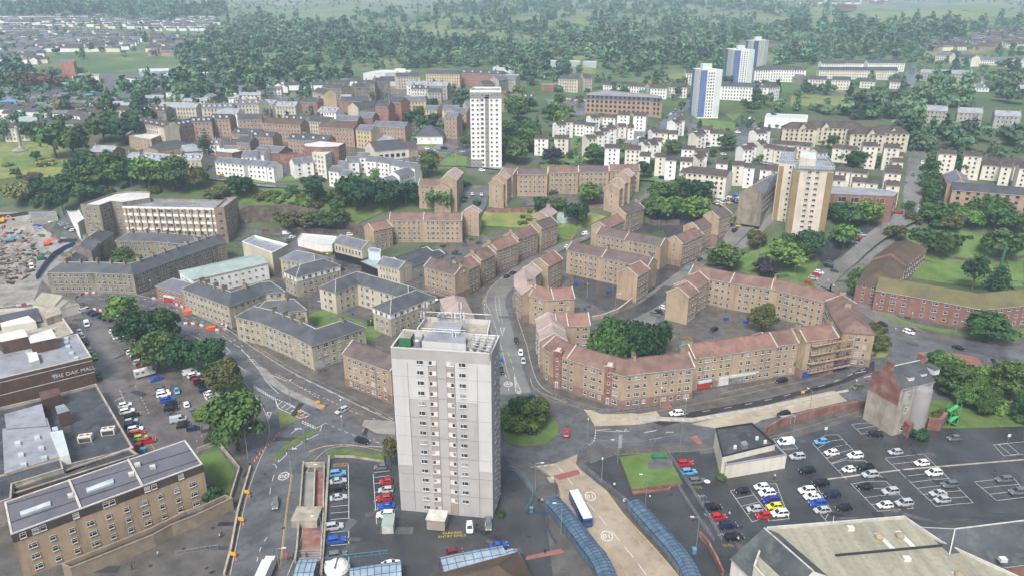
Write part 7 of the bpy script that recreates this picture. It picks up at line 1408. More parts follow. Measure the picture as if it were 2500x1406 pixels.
TR=[('L3',1010,725,400,'leaf','bush','huge round green tree in the courtyard behind the curved tenement, left one',1.5),('L3',1290,725,420,'leaf_dark','bush','huge dark green tree in the courtyard, right of the other one',1.4),('L3',2410,505,250,'leaf_olive','round','olive green tree in the parking courtyard by the blue bins',1.0),('L3',110,1340,230,'leaf_dark','round','dark bushy tree on the roundabout, left one',1.0),('L3',270,1395,290,'leaf','round','broad green tree on the roundabout, front right one',.9),('L3',215,1290,130,'leaf_dark','tall','slim taller tree behind the roundabout bushes',.9),('L3',130,1390,420,'leaf','bush','low green undergrowth covering the roundabout',.5),('L1',1190,430,250,'leaf_light','round','light green tree at the top of the mall car park row',1),('L1',1260,530,230,'leaf_olive','round','yellow-green tree second in the mall car park row',1),('L1',1340,700,360,'leaf_dark','round','dark conifer-like tree in the mall car park row',1),('L1',1560,640,330,'leaf','round','green tree half hidden in the middle of the mall car park row',1),('L1',1520,890,360,'leaf','round','large green tree beside the parked motorhome',1),('L1',1740,900,310,'leaf_dark','round','dark green tree between motorhome and white vans',1),('L1',2010,880,300,'leaf_dark','round','dark tree at the bend of the main road by the car park',1),('L1',2150,1110,340,'leaf_olive','round','autumn-tinged olive tree by the car park end',.95),('B1',2180,250,470,'leaf','round','large bright green tree at the bottom of the mall car park',1.1),('L1',1990,1310,230,'leaf_light','bush','trimmed light green hedge bush below the last parked cars',.6),('B1',1950,735,160,'leaf_dark','round','small dark shrub-like tree on the lawn beside the flats',.9),('B1',2000,150,200,'leaf','bush','green shrubs at the corner of the lawn wall',.7),('B2',1250,400,140,'leaf_olive','tall','narrow birch against the left side of the grey tower',1.2),('B2',2260,850,70,'leaf','bush','strip of hedge at the right foot of the grey tower',1.0),('M2',580,660,230,'leaf_dark','tall','dark tall round-topped tree on the bank above the retaining wall',.75),('M2',980,690,340,'leaf_dark','round','dark tree in the middle of the bank below the crescent',1.0),('M2',880,640,200,'leaf','round','green tree left of the middle of the bank',1.0),('M2',1260,650,300,'leaf_dark','round','dark tree on the right part of the bank',.85),('M2',1450,640,260,'leaf_dark','round','darkest tree at the right end of the bank',.9),('M2',1160,470,110,'leaf_light','tall','slim light green tree behind the bank by the crescent',1),('M2',1660,370,200,'leaf','round','green tree beside the tan block and crescent end',1.1),('M2',1690,230,120,'leaf','round','small tree at the corner of the upper car park',1),('M2',1770,690,260,'leaf_light','round','light green round tree in front of the gabled tan block',.85),('M2',2125,640,90,'leaf','round','small bush at the end of the garage lane',.8),('M2',2020,440,90,'leaf','bush','bush left of the garage doorway',.8),('M2',770,850,300,'leaf','round','shrubby green tree behind the club building',.6),('M2',530,850,260,'leaf_olive','round','olive shrubby tree above the yard wall',.6),('M2',330,870,230,'leaf_olive','round','olive low tree at the left end of the yard',.7),('M2',215,790,80,'leaf_light','tall','small bright green sapling under the retaining wall',.8),('M2',90,560,160,'leaf_olive','bush','olive scrub patch at the top of the retaining wall',.6),('M1',1170,1180,180,'leaf','round','green tree in the dark inner yard, left one',.75),('M1',1260,1180,150,'leaf_light','bush','green shrub in the dark inner yard, right one',.8),('M1',210,640,190,'leaf_yellow','round','yellow-green round tree above the demolition site',1),('M1',460,670,140,'leaf','round','grey-green tree between the yellow and the dark one',1),('M1',610,720,140,'leaf_dark','tall','tall dark conifer by the site car park',1.0),('M1',640,320,60,'leaf_dark','conifer','small pointed conifer at the park fence',.8),('M1',350,215,75,'leaf_dark','round','small dark lone tree on the park lawn',1.1),('M1',440,255,110,'leaf_yellow','bush','yellowish shrub on the park lawn',.8),('M1',80,260,70,'leaf_yellow','bush','yellow shrub at the left of the park lawn',.8),('M1',540,185,260,'leaf','round','big green tree left of the pink tenement, left half',1.1),('M1',720,215,260,'leaf','round','big green tree left of the pink tenement, right half',1.1),('M1',810,330,190,'leaf_dark','round','dark tree under the pink tenement',1.0),('M1',290,390,90,'leaf_rust','bush','brown shrub on the park slope, left',.8),('M1',350,360,80,'leaf_rust','bush','brown shrub on the park slope, right',.8),('M1',990,430,230,'leaf','round','green tree in the belt under the villas, first',1.1),('M1',1120,440,200,'leaf_light','round','light green tree in the belt under the villas, second',1.0),('M1',1090,330,190,'leaf','round','green tree rising in front of the pink tenement gable',1.0),('M1',1260,460,170,'leaf_dark','tall','dark upright tree in the belt under the villas',.8),('M1',1430,480,270,'leaf_light','round','large light tree in the belt under the dormer villas',1.0),('M1',1660,500,300,'leaf','round','largest round tree of the belt under the villas',1.0),('M1',1500,260,110,'leaf_dark','round','small dark tree against the dormer villas',1.0),('M1',1880,470,200,'leaf_olive','round','olive tree on the slope below the upper street, left',.9),('M1',2080,560,220,'leaf_olive','bush','scrub on the slope above the office block',.8),('M1',2310,560,240,'leaf_dark','round','dark tree beside the brick end of the office block',.8),('M1',860,480,260,'leaf','round','green thicket tree behind the old wing of the office block',.8),('M1',700,520,220,'leaf','round','green thicket tree above the site cabins',.8),('M1',800,600,180,'leaf','round','green tree touching the roof edge of the old wing',.8),('M1',560,480,260,'leaf','bush','broad thicket on the railway slope left',.8),('M1',1970,150,170,'leaf_dark','conifer','tall conifer beside the brick school hall',.55),('T1',1050,1180,150,'leaf','tall','tall poplar-like tree left of the cream terrace',.9),('T1',1070,1250,170,'leaf','round','tree at the foot of the poplar',1.0),('T1',930,1270,150,'leaf_dark','round','dark green tree by the white houses of the park',1.0),('T1',1365,1250,230,'leaf_dark','round','dark tree in front of the cream stone terrace',.8),('T1',630,1290,180,'leaf','round','green tree in front of the long white house',.9),('T1',320,1350,170,'leaf_dark','round','dark umbrella-shaped tree beside the monument',.9),('T1',50,1350,140,'leaf','round','grey-green tree at the left edge of the park',1.0),('T1',580,1105,120,'leaf_yellow','round','bright yellow-green tree among the white houses',1),('T1',1200,1380,300,'leaf_dark','round','dark tree behind the pink tenement roof',.8),('T1',1000,1360,280,'leaf','round','wide tree in the park belt behind the pink tenement',.8),('T1',370,900,310,'leaf_rust','bush','rust brown copse in the western valley',.9),('M3',780,640,230,'leaf_light','round','light green round tree in the tenement garden',.95),('M3',650,830,240,'leaf_dark','round','dark green tree beside the playground',.95),('M3',310,700,150,'leaf_dark','round','dark tree left of the garden path',1.0),('M3',480,680,180,'leaf','round','green tree in the middle of the gardens',.7),('M3',430,520,90,'leaf','bush','bush against the long garden range',.8),('M3',120,810,60,'leaf','bush','round bush on the lawn by the stepped street',.8),('M3',205,770,80,'leaf_yellow','bush','yellowish bush near the end tenement',1),('M3',425,245,170,'leaf_purple','round','dark purple copper beech above the garden range',.95),('M3',90,240,240,'leaf','round','big green tree left of the copper beech',1.0),('M3',830,245,230,'leaf','round','green round tree on the lawn behind the garden range',.8),('M3',590,190,70,'leaf','round','thin young tree on the sloping lawn',1),('M3',1290,380,150,'leaf_dark','round','dark tree at the right end of the garden range',1.1),('M3',1375,310,90,'leaf_dark','round','small dark tree behind the range end',1.1),('M3',1560,150,140,'leaf','round','round tree among the white estate units',1.0),('M3',2075,120,150,'leaf','round','round tree on the estate street',1.0),('M3',1950,170,70,'leaf','round','small tree on the estate corner',1.0),('M3',1640,560,170,'leaf','tall','tall tree at the back of the boulevard wood',.7),('M3',1470,590,230,'leaf','round','back left tree of the boulevard wood',.8),('M3',1830,620,270,'leaf_dark','round','back right tree of the boulevard wood',.8),('M3',1400,760,240,'leaf','round','front left tree of the boulevard wood',.9),('M3',1570,790,270,'leaf_light','round','front middle bright tree of the boulevard wood',.9),('M3',1780,780,260,'leaf_light','round','front right bright tree of the boulevard wood',.9),('M3',2110,840,80,'leaf_light','round','small light green tree at the boulevard end of the terrace',1.2),('M3',2060,1240,360,'leaf','round','broad green tree at the foot of the boulevard lawn',.65),('M3',2370,1060,170,'leaf_olive','round','olive thin tree beside the cream tower lawn',1.1),('M3',2430,1290,200,'leaf_purple','round','dark purple tree near the cream tower, right part',.8),('M4',50,1320,170,'leaf_purple','round','dark purple tree below the cream tower',.8),('M4',190,1270,330,'leaf_light','round','bright green tree in front of the cream tower',.85),('M4',440,1130,260,'leaf_dark','round','dark green tree at the foot of the cream tower',.95),('M4',350,1190,240,'leaf','round','green tree between the bright and the dark one by the tower',.9),('M4',245,1040,140,'leaf','round','small green tree left of the tower base',1.0),('M4',690,800,170,'leaf_dark','round','dark tree against the red brick factory',1.0),('M4',830,850,220,'leaf','round','green tree in front of the red brick factory',1.0),('M4',1010,830,220,'leaf_light','round','light tree at the factory corner',1.0),('M4',770,1050,230,'leaf_light','round','light green tree on the triangular lawn island',.95),('M4',900,270,180,'leaf_dark','round','dark bushy tree in the estate car park',.75),('M4',670,110,110,'leaf','tall','tall tree between the cream terraces',.7),('M4',640,190,100,'leaf','bush','bush beside the glass parapet tower',.7),('M4',1740,330,130,'leaf','round','street tree by the hill road, upper',1.1),('M4',1930,350,210,'leaf','round','broad tree in front of the estate east of the hill road',.8),('M4',1630,280,130,'leaf','round','upper tree of the hill road row',1.0),('M4',1600,380,150,'leaf_dark','round','second tree of the hill road row',1.0),('M4',1590,470,160,'leaf','round','third tree of the hill road row',1.0),('M4',1600,560,170,'leaf','round','fourth tree of the hill road row',.9),('M4',1600,640,150,'leaf_dark','round','lowest tree of the hill road row',.9),('M4',1820,730,100,'leaf','round','tree at the left corner of the buff flats',1.1),('M4',2120,740,260,'leaf','round','broad tree hiding the middle of the buff flats',.75),('M4',2450,760,180,'leaf_dark','round','dark tree at the right end of the buff flats',.9),('M4',1640,800,220,'leaf','round','tree above the graveyard, left',.8),('M4',1790,880,170,'leaf_olive','round','tree above the graveyard, second',.9),('M4',2220,860,260,'leaf','round','tree above the graveyard, wide one',.8),('M4',2400,900,200,'leaf','round','tree above the graveyard, right',.9),('M4',2000,850,180,'leaf_light','round','tree above the graveyard, centre',.8),('M4',1540,960,190,'leaf','bush','round bush on the graveyard grass',.9),('M4',1700,1110,290,'leaf','round','wide tree in the graveyard by the brown roof',.7),('M4',2240,1150,270,'leaf','round','tree in the graveyard beside the teal mast',.9),('M4',2380,1080,140,'leaf_olive','round','small olive tree on the graveyard edge',.9),('M4',1980,950,50,'leaf_dark','bush','tiny dark bush on the graveyard lawn',.9),('M4',1280,970,190,'leaf_olive','round','olive tree behind the brown-roofed wing',.7),('M4',2000,1440,210,'leaf_dark','tall','slim weeping tree in the brick housing garden',.8),('M4',2240,1440,190,'leaf_dark','conifer','dark conifer in the brick housing garden',.6),('M4',900,1400,160,'leaf','round','tree at the left corner of the red brick block',1.0),('L4',900,180,170,'leaf','round','street tree against the red brick gable',1.1),('L4',2140,580,370,'leaf','round','broad green tree in front of the red brick block',.6),('L4',30,440,170,'leaf_olive','round','tree at the right of the parking courtyard',1.2),('L4',1050,600,190,'leaf_olive','round','thin tree on the triangular green, left',.9),('L4',1110,690,180,'leaf_olive','round','thin tree on the triangular green, right',.9),('L4',1790,1100,300,'leaf','round','large tree right of the derelict tenement',.95),('L4',1770,960,260,'leaf_light','round','light tree by the east roundabout',.8),('L4',1980,1130,250,'leaf','round','green tree in the thicket by the east car park',.8),('L4',2370,1160,330,'leaf','round','large tree at the right edge above the east car park',1.0),('L4',2250,1250,220,'leaf_light','bush','light green scrub at the edge of the east car park',.7),('L4',1100,1330,190,'leaf_light','bush','bright green shrubs behind the brick boundary wall',.7),('L4',1760,1330,180,'leaf_olive','bush','olive shrub beside the green metal stair',.7),('B4',1430,140,150,'leaf_dark','bush','ivy shrub between the brick stubs in the car park',.9),('B3',1945,520,90,'leaf','bush','dark round hedge at the corner of the roughcast annex',1.0),('L2',1130,430,100,'leaf','bush','bush in the lawn court by the washing lines',.8),('M4',1890,130,80,'leaf_dark','round','small dark tree by the far white shed',1),]
for t,x,y,w,lf,kd,lb,hs in TR:
 X,Y_=q(t,x,y);tree(lb,X,Y_,1.14*w/(3.739 if t[0]=='B' else 3.90625),lf,kd,hs=hs)
FARP=[]
def copse(desc,poly,n,w,leaves=('leaf',),kinds=('round',),seed=1,hs=(0.8,1.1),t='P',far=False):
 rng=random.Random(seed);poly=qs(t,poly);xs=[p[0]for p in poly];ys=[p[1]for p in poly];k=0;tries=0;obs=[]
 while k<n and tries<n*40:
  tries+=1;x=rng.uniform(min(xs),max(xs));y=rng.uniform(min(ys),max(ys))
  if not inpoly(x,y,poly):continue
  p=at(x,y);k+=1
  if far:FARP.append((tuple(p),w*rng.uniform(.75,1.3)));continue
  obs.append(tree(desc,0,0,0,rng.choice(leaves),rng.choice(kinds),group=desc,world=p,wm=w*rng.uniform(0.75,1.3),hs=rng.uniform(*hs)))
 rank_labels(obs,desc)
copse('broadleaf tree in the wood right of the white tower',[(1225,250),(1300,245),(1340,290),(1390,330),(1330,345),(1290,385),(1230,395),(1228,300)],34,13,('leaf','leaf_dark','leaf_light'),seed=3)
copse('broadleaf tree in the belt behind the slim white tower',[(1330,260),(1420,250),(1400,275),(1390,300),(1340,290)],8,11,('leaf','leaf_light'),seed=4)
copse('broadleaf tree left of the white tower foot',[(1120,300),(1148,290),(1150,390),(1125,370)],5,11,('leaf','leaf_dark'),seed=5)
copse('broadleaf tree in the clump by the pyramid-roofed hall',[(985,285),(1060,272),(1075,300),(1060,320),(990,315)],10,11,('leaf','leaf_dark'),seed=6)
copse('broadleaf tree in the eastern wood above the gabled flats',[(2040,262),(2180,250),(2250,300),(2240,360),(2205,350),(2190,310),(2060,290)],28,12,('leaf','leaf_dark','leaf_light'),seed=7,far=True)
copse('broadleaf tree in the wood below the grey harled blocks',[(2200,330),(2500,330),(2500,370),(2420,385),(2300,375),(2215,372)],26,12,('leaf','leaf_light','leaf_dark'),seed=8,far=True)
copse('broadleaf tree in the dark wood behind the grey harled blocks',[(2245,225),(2490,220),(2500,260),(2480,280),(2250,262)],34,14,('leaf_dark','leaf'),seed=9,far=True)
copse('broadleaf tree in the thicket above the graveyard wall',[(2190,505),(2260,500),(2500,545),(2500,590),(2340,590),(2200,555)],20,8,('leaf','leaf_olive','leaf_light'),seed=10,hs=(.7,1))
copse('shrub-like tree in the thicket by the east car park',[(2270,900),(2380,930),(2500,950),(2500,1030),(2300,1000)],16,8,('leaf','leaf_light','leaf_dark'),kinds=('round','bush'),seed=11)
copse('broadleaf tree on the railway slope west of the office block',[(10,430),(120,470),(240,400),(420,440),(480,470),(300,480),(160,500),(40,520)],34,8,('leaf','leaf_olive','leaf_dark'),kinds=('round','bush'),seed=12)
copse('scrubby tree on the bank under the upper street',[(470,450),(560,465),(700,470),(980,480),(960,520),(820,520),(620,480)],24,7,('leaf','leaf_light','leaf_olive'),kinds=('bush','round'),seed=13)
copse('bright green shrub on the bank above the retaining wall',[(640,470),(740,485),(840,520),(820,530),(700,505),(640,495)],26,5,('leaf_light','leaf'),kinds=('bush',),seed=14)
copse('broadleaf tree among the cream valley terraces',[(300,330),(580,300),(700,260),(1000,240),(1120,200),(1100,260),(900,330),(600,330)],30,6,('leaf','leaf_dark'),seed=15,far=True)
copse('small garden tree in the white estate',[(1310,330),(1500,290),(1850,300),(1880,420),(1700,440),(1400,410)],34,5,('leaf','leaf_light','leaf_dark','leaf_olive'),seed=16,far=True)
copse('garden tree among the white flats by the blue towers',[(1500,180),(1690,200),(1680,280),(1580,300),(1440,230)],14,8,('leaf','leaf_olive'),seed=17)
copse('roadside tree below the long white flats',[(1800,235),(1880,230),(1930,260),(1870,285),(1810,275)],10,9,('leaf','leaf_dark'),seed=18)
copse('street tree between the cream blocks on the hill road',[(2020,395),(2120,380),(2130,420),(2040,440)],4,6,('leaf',),seed=19)
copse('shrub along the rough green bank of the park',[(0,420),(100,430),(180,480),(60,500)],10,6,('leaf','leaf_olive','leaf_yellow'),kinds=('bush','round'),seed=21)
copse('tree behind the cream gabled flats',[(1890,280),(2060,285),(2190,300),(2180,275),(1900,268)],10,9,('leaf','leaf_dark'),seed=22,far=True)
copse('low shrub on the rough garden slope between tan tenements',[(1170,515),(1320,500),(1340,560),(1240,575),(1180,560)],10,3,('leaf','leaf_olive'),kinds=('bush',),seed=23)
copse('low shrub in the back yards behind the stepped street',[(1020,600),(1100,600),(1220,560),(1180,590),(1080,640)],10,2.6,('leaf','leaf_olive'),kinds=('bush',),seed=24)
copse('x',[(1300,300),(1900,280),(2200,380),(2200,460),(1700,440),(1330,400)],150,4.2,seed=31,far=True)
copse('x',[(560,240),(1120,200),(1140,330),(1000,370),(300,330),(250,290)],150,5.5,seed=32,far=True)
copse('x',[(0,200),(300,245),(600,240),(560,270),(250,300),(0,330)],110,8,seed=33,far=True)
copse('x',[(1380,170),(1700,190),(1700,250),(1440,240),(1250,210)],60,8,seed=34,far=True)
copse('x',[(1760,230),(2250,190),(2500,190),(2500,240),(2240,250),(1900,290)],110,8,seed=35,far=True)
copse('x',[(1880,130),(2250,130),(2500,120),(2500,185),(2260,170),(1900,160)],80,9,seed=36,far=True)
copse('x',[(2280,380),(2500,370),(2500,430),(2300,420)],40,5,seed=37,far=True)
copse('x',[(0,60),(540,60),(560,130),(0,160)],60,9,seed=38,far=True)
def woods():
 zones=[([(480,20),(700,60),(900,45),(1200,5),(1700,-5),(1900,10),(2150,60),(2500,60),(2500,85),(2150,110),(1900,110),(1700,100),(1450,110),(1250,90),(1000,60),(700,110),(520,110)],0.42,13),([(520,100),(700,80),(900,85),(1250,120),(1480,110),(1500,150),(1300,150),(1000,145),(860,150),(700,170),(640,230),(480,180),(420,140)],0.85,12),([(820,150),(1400,150),(1400,165),(1260,175),(1180,165),(870,172)],0.7,9),([(1450,130),(1780,115),(1790,165),(1690,180),(1480,175)],0.95,13),([(1880,115),(2100,130),(2240,130),(2260,150),(2100,145),(1890,160)],0.8,11),([(2080,60),(2500,80),(2450,75),(2300,115),(2120,120),(1950,110)],0.8,14),([(0,22),(300,18),(560,30),(480,60),(330,55),(200,45),(0,45)],0.9,13),([(0,170),(150,190),(280,235),(480,200),(640,200),(640,245),(300,262),(170,245),(0,250)],0.75,12),([(560,60),(700,110),(620,125),(560,120)],0.6,11),([(1220,160),(1400,170),(1360,205),(1270,200),(1225,190)],0.75,11),([(1760,200),(1800,210),(1690,200)],0.7,9),([(620,190),(860,180),(860,205),(760,215),(640,225)],0.8,11),([(2130,120),(2250,130),(2240,155),(2140,145)],0.7,10),([(1100,235),(1150,215),(1150,270),(1110,270)],0.6,10),([(720,225),(760,220),(760,250),(725,250)],0.6,9),([(2400,200),(2500,190),(2500,225),(2410,225)],0.5,10),([(1860,160),(1960,160),(1900,165)],0.6,9),([(930,210),(1000,200),(1010,240),(960,245)],0.5,10)]
 rng=np.random.default_rng(5);P=[];Sc=[];Cc=[]
 for poly,dens,cw in zones:
  wp=[at(*p)for p in poly];x0,x1=min(p.x for p in wp)-50,max(p.x for p in wp)+50;y0,y1=min(p.y for p in wp)-30,max(p.y for p in wp)+60
  y1=min(y1,3600)
  n=int((x1-x0)*(y1-y0)/(cw*cw)*dens*1.15)
  X=rng.uniform(x0,x1,n);Yy=rng.uniform(y0,y1,n)
  for x,y in zip(X,Yy):
   far=max(1.0,(y/1300.0));
   if rng.random()>1/far**1.3:continue
   if math.sin(x/61+y/83)+math.sin(x/37-y/49+1)+math.sin(y/127)>(-0.5 if dens<0.7 else 1.0):
    if rng.random()>(0.06 if dens<0.7 else 0.3):continue
   z=T(x,y);px,py=proj(x,y,z)
   if-80<px<2580 and py>-40 and inpoly(px,py,poly):P.append((x,y,z));Sc.append(cw*rng.uniform(0.5,1.5)*min(1.6,far**0.6))
 n=5200
 for _ in range(n):
  x=rng.uniform(-1900,1900);y=rng.uniform(780,3300);px,py=proj(x,y,T(x,y))
  if not(-60<px<2560 and-30<py<175):continue
  if px<560 and 60<py<230:continue
  if px>2000 and py>85:continue
  if 2080<px<2460 and 10<py<50:continue
  if math.sin(x/90)+math.sin(y/120+x/200)>0.5:continue
  P.append((x,y,T(x,y)));Sc.append(rng.uniform(4,9))
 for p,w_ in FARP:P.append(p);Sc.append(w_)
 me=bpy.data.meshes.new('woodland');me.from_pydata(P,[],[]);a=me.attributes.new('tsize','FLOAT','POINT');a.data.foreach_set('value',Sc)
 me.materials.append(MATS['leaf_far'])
 o=put('woodland',me);tag(o,'green broadleaf woods and scrub spread over the far hillside','woodland',None,'stuff')
 cl=bpy.data.collections.new('crowns')
 for i,(kd,n_)in enumerate((('round',150),('round',150),('wide',140),('conifer',150),('tall',150))):
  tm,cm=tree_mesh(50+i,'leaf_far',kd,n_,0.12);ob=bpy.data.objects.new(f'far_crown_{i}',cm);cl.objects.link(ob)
 ng=bpy.data.node_groups.new('scatter','GeometryNodeTree');ng.interface.new_socket('Geometry',in_out='INPUT',socket_type='NodeSocketGeometry');ng.interface.new_socket('Geometry',in_out='OUTPUT',socket_type='NodeSocketGeometry')
 N=ng.nodes;Lk=ng.links;gi=N.new('NodeGroupInput');go=N.new('NodeGroupOutput');ip=N.new('GeometryNodeInstanceOnPoints');ci=N.new('GeometryNodeCollectionInfo');ci.inputs['Collection'].default_value=cl;ci.inputs['Separate Children'].default_value=True;ci.inputs['Reset Children'].default_value=True
 ip.inputs['Pick Instance'].default_value=True
 at_=N.new('GeometryNodeInputNamedAttribute');at_.data_type='FLOAT';at_.inputs['Name'].default_value='tsize'
 rr=N.new('FunctionNodeRandomValue');rr.data_type='FLOAT_VECTOR';rr.inputs[0].default_value=(0,0,0);rr.inputs[1].default_value=(0,0,6.28)
 Lk.new(gi.outputs[0],ip.inputs['Points']);Lk.new(ci.outputs[0],ip.inputs['Instance']);Lk.new(at_.outputs['Attribute'],ip.inputs['Scale']);Lk.new(rr.outputs[0],ip.inputs['Rotation']);Lk.new(ip.outputs[0],go.inputs[0])
 md=o.modifiers.new('scatter','NODES');md.node_group=ng
 print('woods',len(P))
woods()
def far_houses(desc,poly,n,walls,roofs,seed,w=8,l=(9,20),nf=2,ang=0.1,cat='house',row=None,stuff=None):
 rng=random.Random(seed);pool=[]
 for wl in walls:
  for rf in roofs:
   for L in(l[0],(l[0]+l[1])/2,l[1]):
    h=nf*2.7;a=MB();a.prism([(-L/2,-w/2),(L/2,-w/2),(L/2,w/2),(-L/2,w/2)],-6,h,wl);
    for s in(-1,1):a.face([(s*L/2,-w/2,h),(s*L/2,w/2,h),(s*L/2,0,h+2.3)],wl)
    k=int(L/3.2)
    b=MB();b.face([(-L/2-.3,-w/2-.4,h-.2),(L/2+.3,-w/2-.4,h-.2),(L/2+.3,0,h+2.4),(-L/2-.3,0,h+2.4)],rf);b.face([(-L/2-.3,w/2+.4,h-.2),(-L/2-.3,0,h+2.4),(L/2+.3,0,h+2.4),(L/2+.3,w/2+.4,h-.2)],rf)
    pool.append((a.mesh('wall'),b.mesh('roof'),L,nf))
 W_=win_meshes(1.4,1.2,'dark')[3];k=0;placed=[];tries=0;obs=[]
 xs=[p[0]for p in poly];ys=[p[1]for p in poly]
 while k<n and tries<n*80:
  tries+=1;x=rng.uniform(min(xs),max(xs));y=rng.uniform(min(ys),max(ys))
  if row:y=min(ys)+round((y-min(ys))/row)*row
  if not inpoly(x,y,poly):continue
  p=at(x,y);a,b,L,f=pool[rng.randrange(len(pool))]
  if any((p.x-o_[0])**2+(p.y-o_[1])**2<(L*0.5+o_[2]*0.5+1)**2*(0.8 if row else 1)for o_ in placed):continue
  placed.append((p.x,p.y,L));k+=1
  an=ang+rng.uniform(-0.12,0.12)+(rng.choice((0,0,math.pi/2))if not row else 0)
  if stuff:
   dx,dy=math.cos(an),math.sin(an);wl=rng.choice(walls);stuff.box((p.x,p.y,p.z-1.5+h/2),(L,w,h+3),wl,an)
   Q=[(p.x+dx*u*L*.52-dy*v*w*.58,p.y+dy*u*L*.52+dx*v*w*.58,p.z+h+.02+(0 if v else 2.3))for u,v in((-1,-1),(1,-1),(1,0),(-1,0),(-1,1),(1,1))];r_=rng.choice(roofs);stuff.face(Q[:4],r_);stuff.face([Q[3],Q[2],Q[5],Q[4]],r_);continue
  o=thing('far_house',desc,cat,p,an,desc)
  put('wall',a,o);put('roof',b,o);obs.append(o)
  if p.y<1250:
   for i in range(int(L/3.5)):
    for r in range(f):put('window',W_,o,(-L/2+2+i*3.5,-w/2-0.0,0.9+r*2.7),math.pi)
 rank_labels(obs,desc)
WH=('white_render','cream_render');RD=('roof_dark','slate_mid','roof_brown')
far_houses('small white house in the estate on the far western hill',[(0,45),(230,42),(470,28),(500,30),(530,60),(500,78),(330,72),(230,60),(0,60)],95,WH,RD,1,row=6)
far_houses('small pale house in the terraces of the western valley',[(0,68),(100,72),(300,90),(340,95),(280,122),(100,122),(0,120)],85,WH,RD,2,row=7,ang=-0.05)
far_houses('small brick house in the estate left of the woods',[(380,125),(520,95),(560,100),(520,135),(400,135)],30,('red_brick','orange_brick'),('roof_brown','roof_plum'),3,row=8)
far_houses('pale house near the sandstone church',[(0,128),(95,130),(100,155),(0,160)],12,WH,RD,4)
far_houses('red brick semi-detached house under the wooded hill',[(1535,120),(1780,118),(1780,128),(1535,130)],11,('red_brick','orange_brick'),('roof_plum','slate_mid'),5,l=(12,16))
far_houses('red brick semi-detached house right of the blue towers',[(1885,118),(2060,122),(2060,132),(1885,128)],9,('orange_brick','red_brick'),('roof_plum','slate_mid'),6,l=(12,16))
far_houses('small brick house in the estate on the north-eastern slope',[(2260,85),(2330,80),(2500,75),(2500,100),(2350,100)],34,('orange_brick','red_brick','cream_render'),('roof_plum','roof_brown'),7,row=6)
far_houses('small brown-roofed house above the cream corner block',[(2250,112),(2480,105),(2500,120),(2300,128)],26,('cream_render','orange_brick'),('roof_brown','roof_plum'),8,row=6)
far_houses('small pale building on the valley floor left of the old town',[(110,250),(300,255),(560,225),(640,240),(560,262),(300,275)],16,('cream_render','white_render','grey_stone'),('slate_mid','slate_pale'),9)
far_houses('low white workshop at the left edge of the valley',[(0,262),(100,262),(130,290),(0,292)],10,('white_render','cream_render'),('slate_pale','felt_white'),10,nf=1)
far_houses('low house between the old town terraces',[(560,232),(700,232),(700,215),(600,215)],10,('cream_render','white_render'),('slate_mid','roof_dark'),11)
far_houses('farm cottage on the hill field',[(1400,116),(1470,112),(1470,122),(1405,124)],2,('white_render','red_brick'),('roof_plum',),12)
far_houses('tiny house at the top of the pasture',[(1980,4),(2180,0),(2160,10),(1990,12)],12,('orange_brick','cream_render'),('roof_brown',),13)
DM=MB()
for i,(poly,n)in enumerate((([(0,42),(240,40),(500,26),(540,60),(520,80),(330,75),(0,62)],170),([(0,62),(120,70),(340,88),(345,104),(300,128),(0,128)],170),([(380,92),(560,92),(560,140),(370,140)],70),([(0,120),(100,128),(100,158),(0,160)],25),([(2240,84),(2500,74),(2500,112),(2250,128)],90),([(1880,0),(2200,0),(2150,14),(1900,14)],25),([(0,222),(230,238),(300,288),(0,300)],55),([(370,188),(640,200),(640,238),(420,240)],45),([(640,205),(1000,205),(900,222),(640,225)],24))):
 far_houses('x',poly,n,('orange_brick','red_brick','cream_render')if i in(2,4,5)else WH,RD,60+i,row=5,stuff=DM)
tag(DM.build('distant_houses'),'mass of tiny houses filling the far estates','houses',None,'stuff')
G='cars in the mall car park'
cars('in the top corner row of the mall car park',(8,-2.6),[(815,315,'silver','van'),(872,332,'navy','hatch'),(915,350,'navy','suv'),(978,372,'black','hatch'),(1028,388,'black','suv'),(1068,402,'navy','small')],G,'L1')
cars('against the brick wall of the mall car park',(3,10),[(830,445,'white','van'),(760,520,'white','hatch'),(787,560,'silver','estate'),(820,610,'black','suv'),(870,695,'grey','hatch'),(908,755,'lime','hatch')],G,'L1')
cars('in the short row left of the light green tree',(10,-2),[(1090,488,'darkred','hatch'),(1100,512,'white','suv'),(1122,540,'white','hatch'),(1140,566,'white','estate')],G,'L1')
cars('under the trees in the long mall parking row',(10,-2.4),[(1235,690,'grey','hatch'),(1268,712,'white','suv'),(1300,738,'white','hatch'),(1308,762,'black','hatch'),(1315,782,'darkred','hatch'),(1335,806,'silver','suv'),(1368,830,'black','estate'),(1368,858,'red','hatch')],G,'L1')
cars('behind the motorhome',(-10,3),[(1488,968,'blue','saloon')],G,'L1')
cars('in the right-hand row below the trees of the mall car park',(10,-3),[(1812,905,'white','van'),(1852,935,'white','suv'),(1868,960,'black','hatch'),(1880,982,'red','small'),(1915,1004,'black','suv'),(1948,1034,'black','hatch'),(1965,1070,'navy','suv'),(2008,1102,'white','hatch'),(2026,1132,'white','suv'),(2040,1156,'silver','hatch')],G,'L1')
cars('in the middle cluster of the mall car park',(10,-2),[(1545,1060,'grey','estate'),(1555,1090,'white','hatch'),(1565,1118,'white','suv'),(1598,1170,'blue','suv'),(1640,1206,'black','hatch'),(1635,1250,'black','suv'),(1700,1358,'silver','van'),(1755,1396,'black','hatch'),(1690,1085,'lightblue','small',(3,10)),(1780,1212,'white','hatch',(-4,-10)),(1835,1275,'grey','saloon',(-4,-10))],G,'L1')
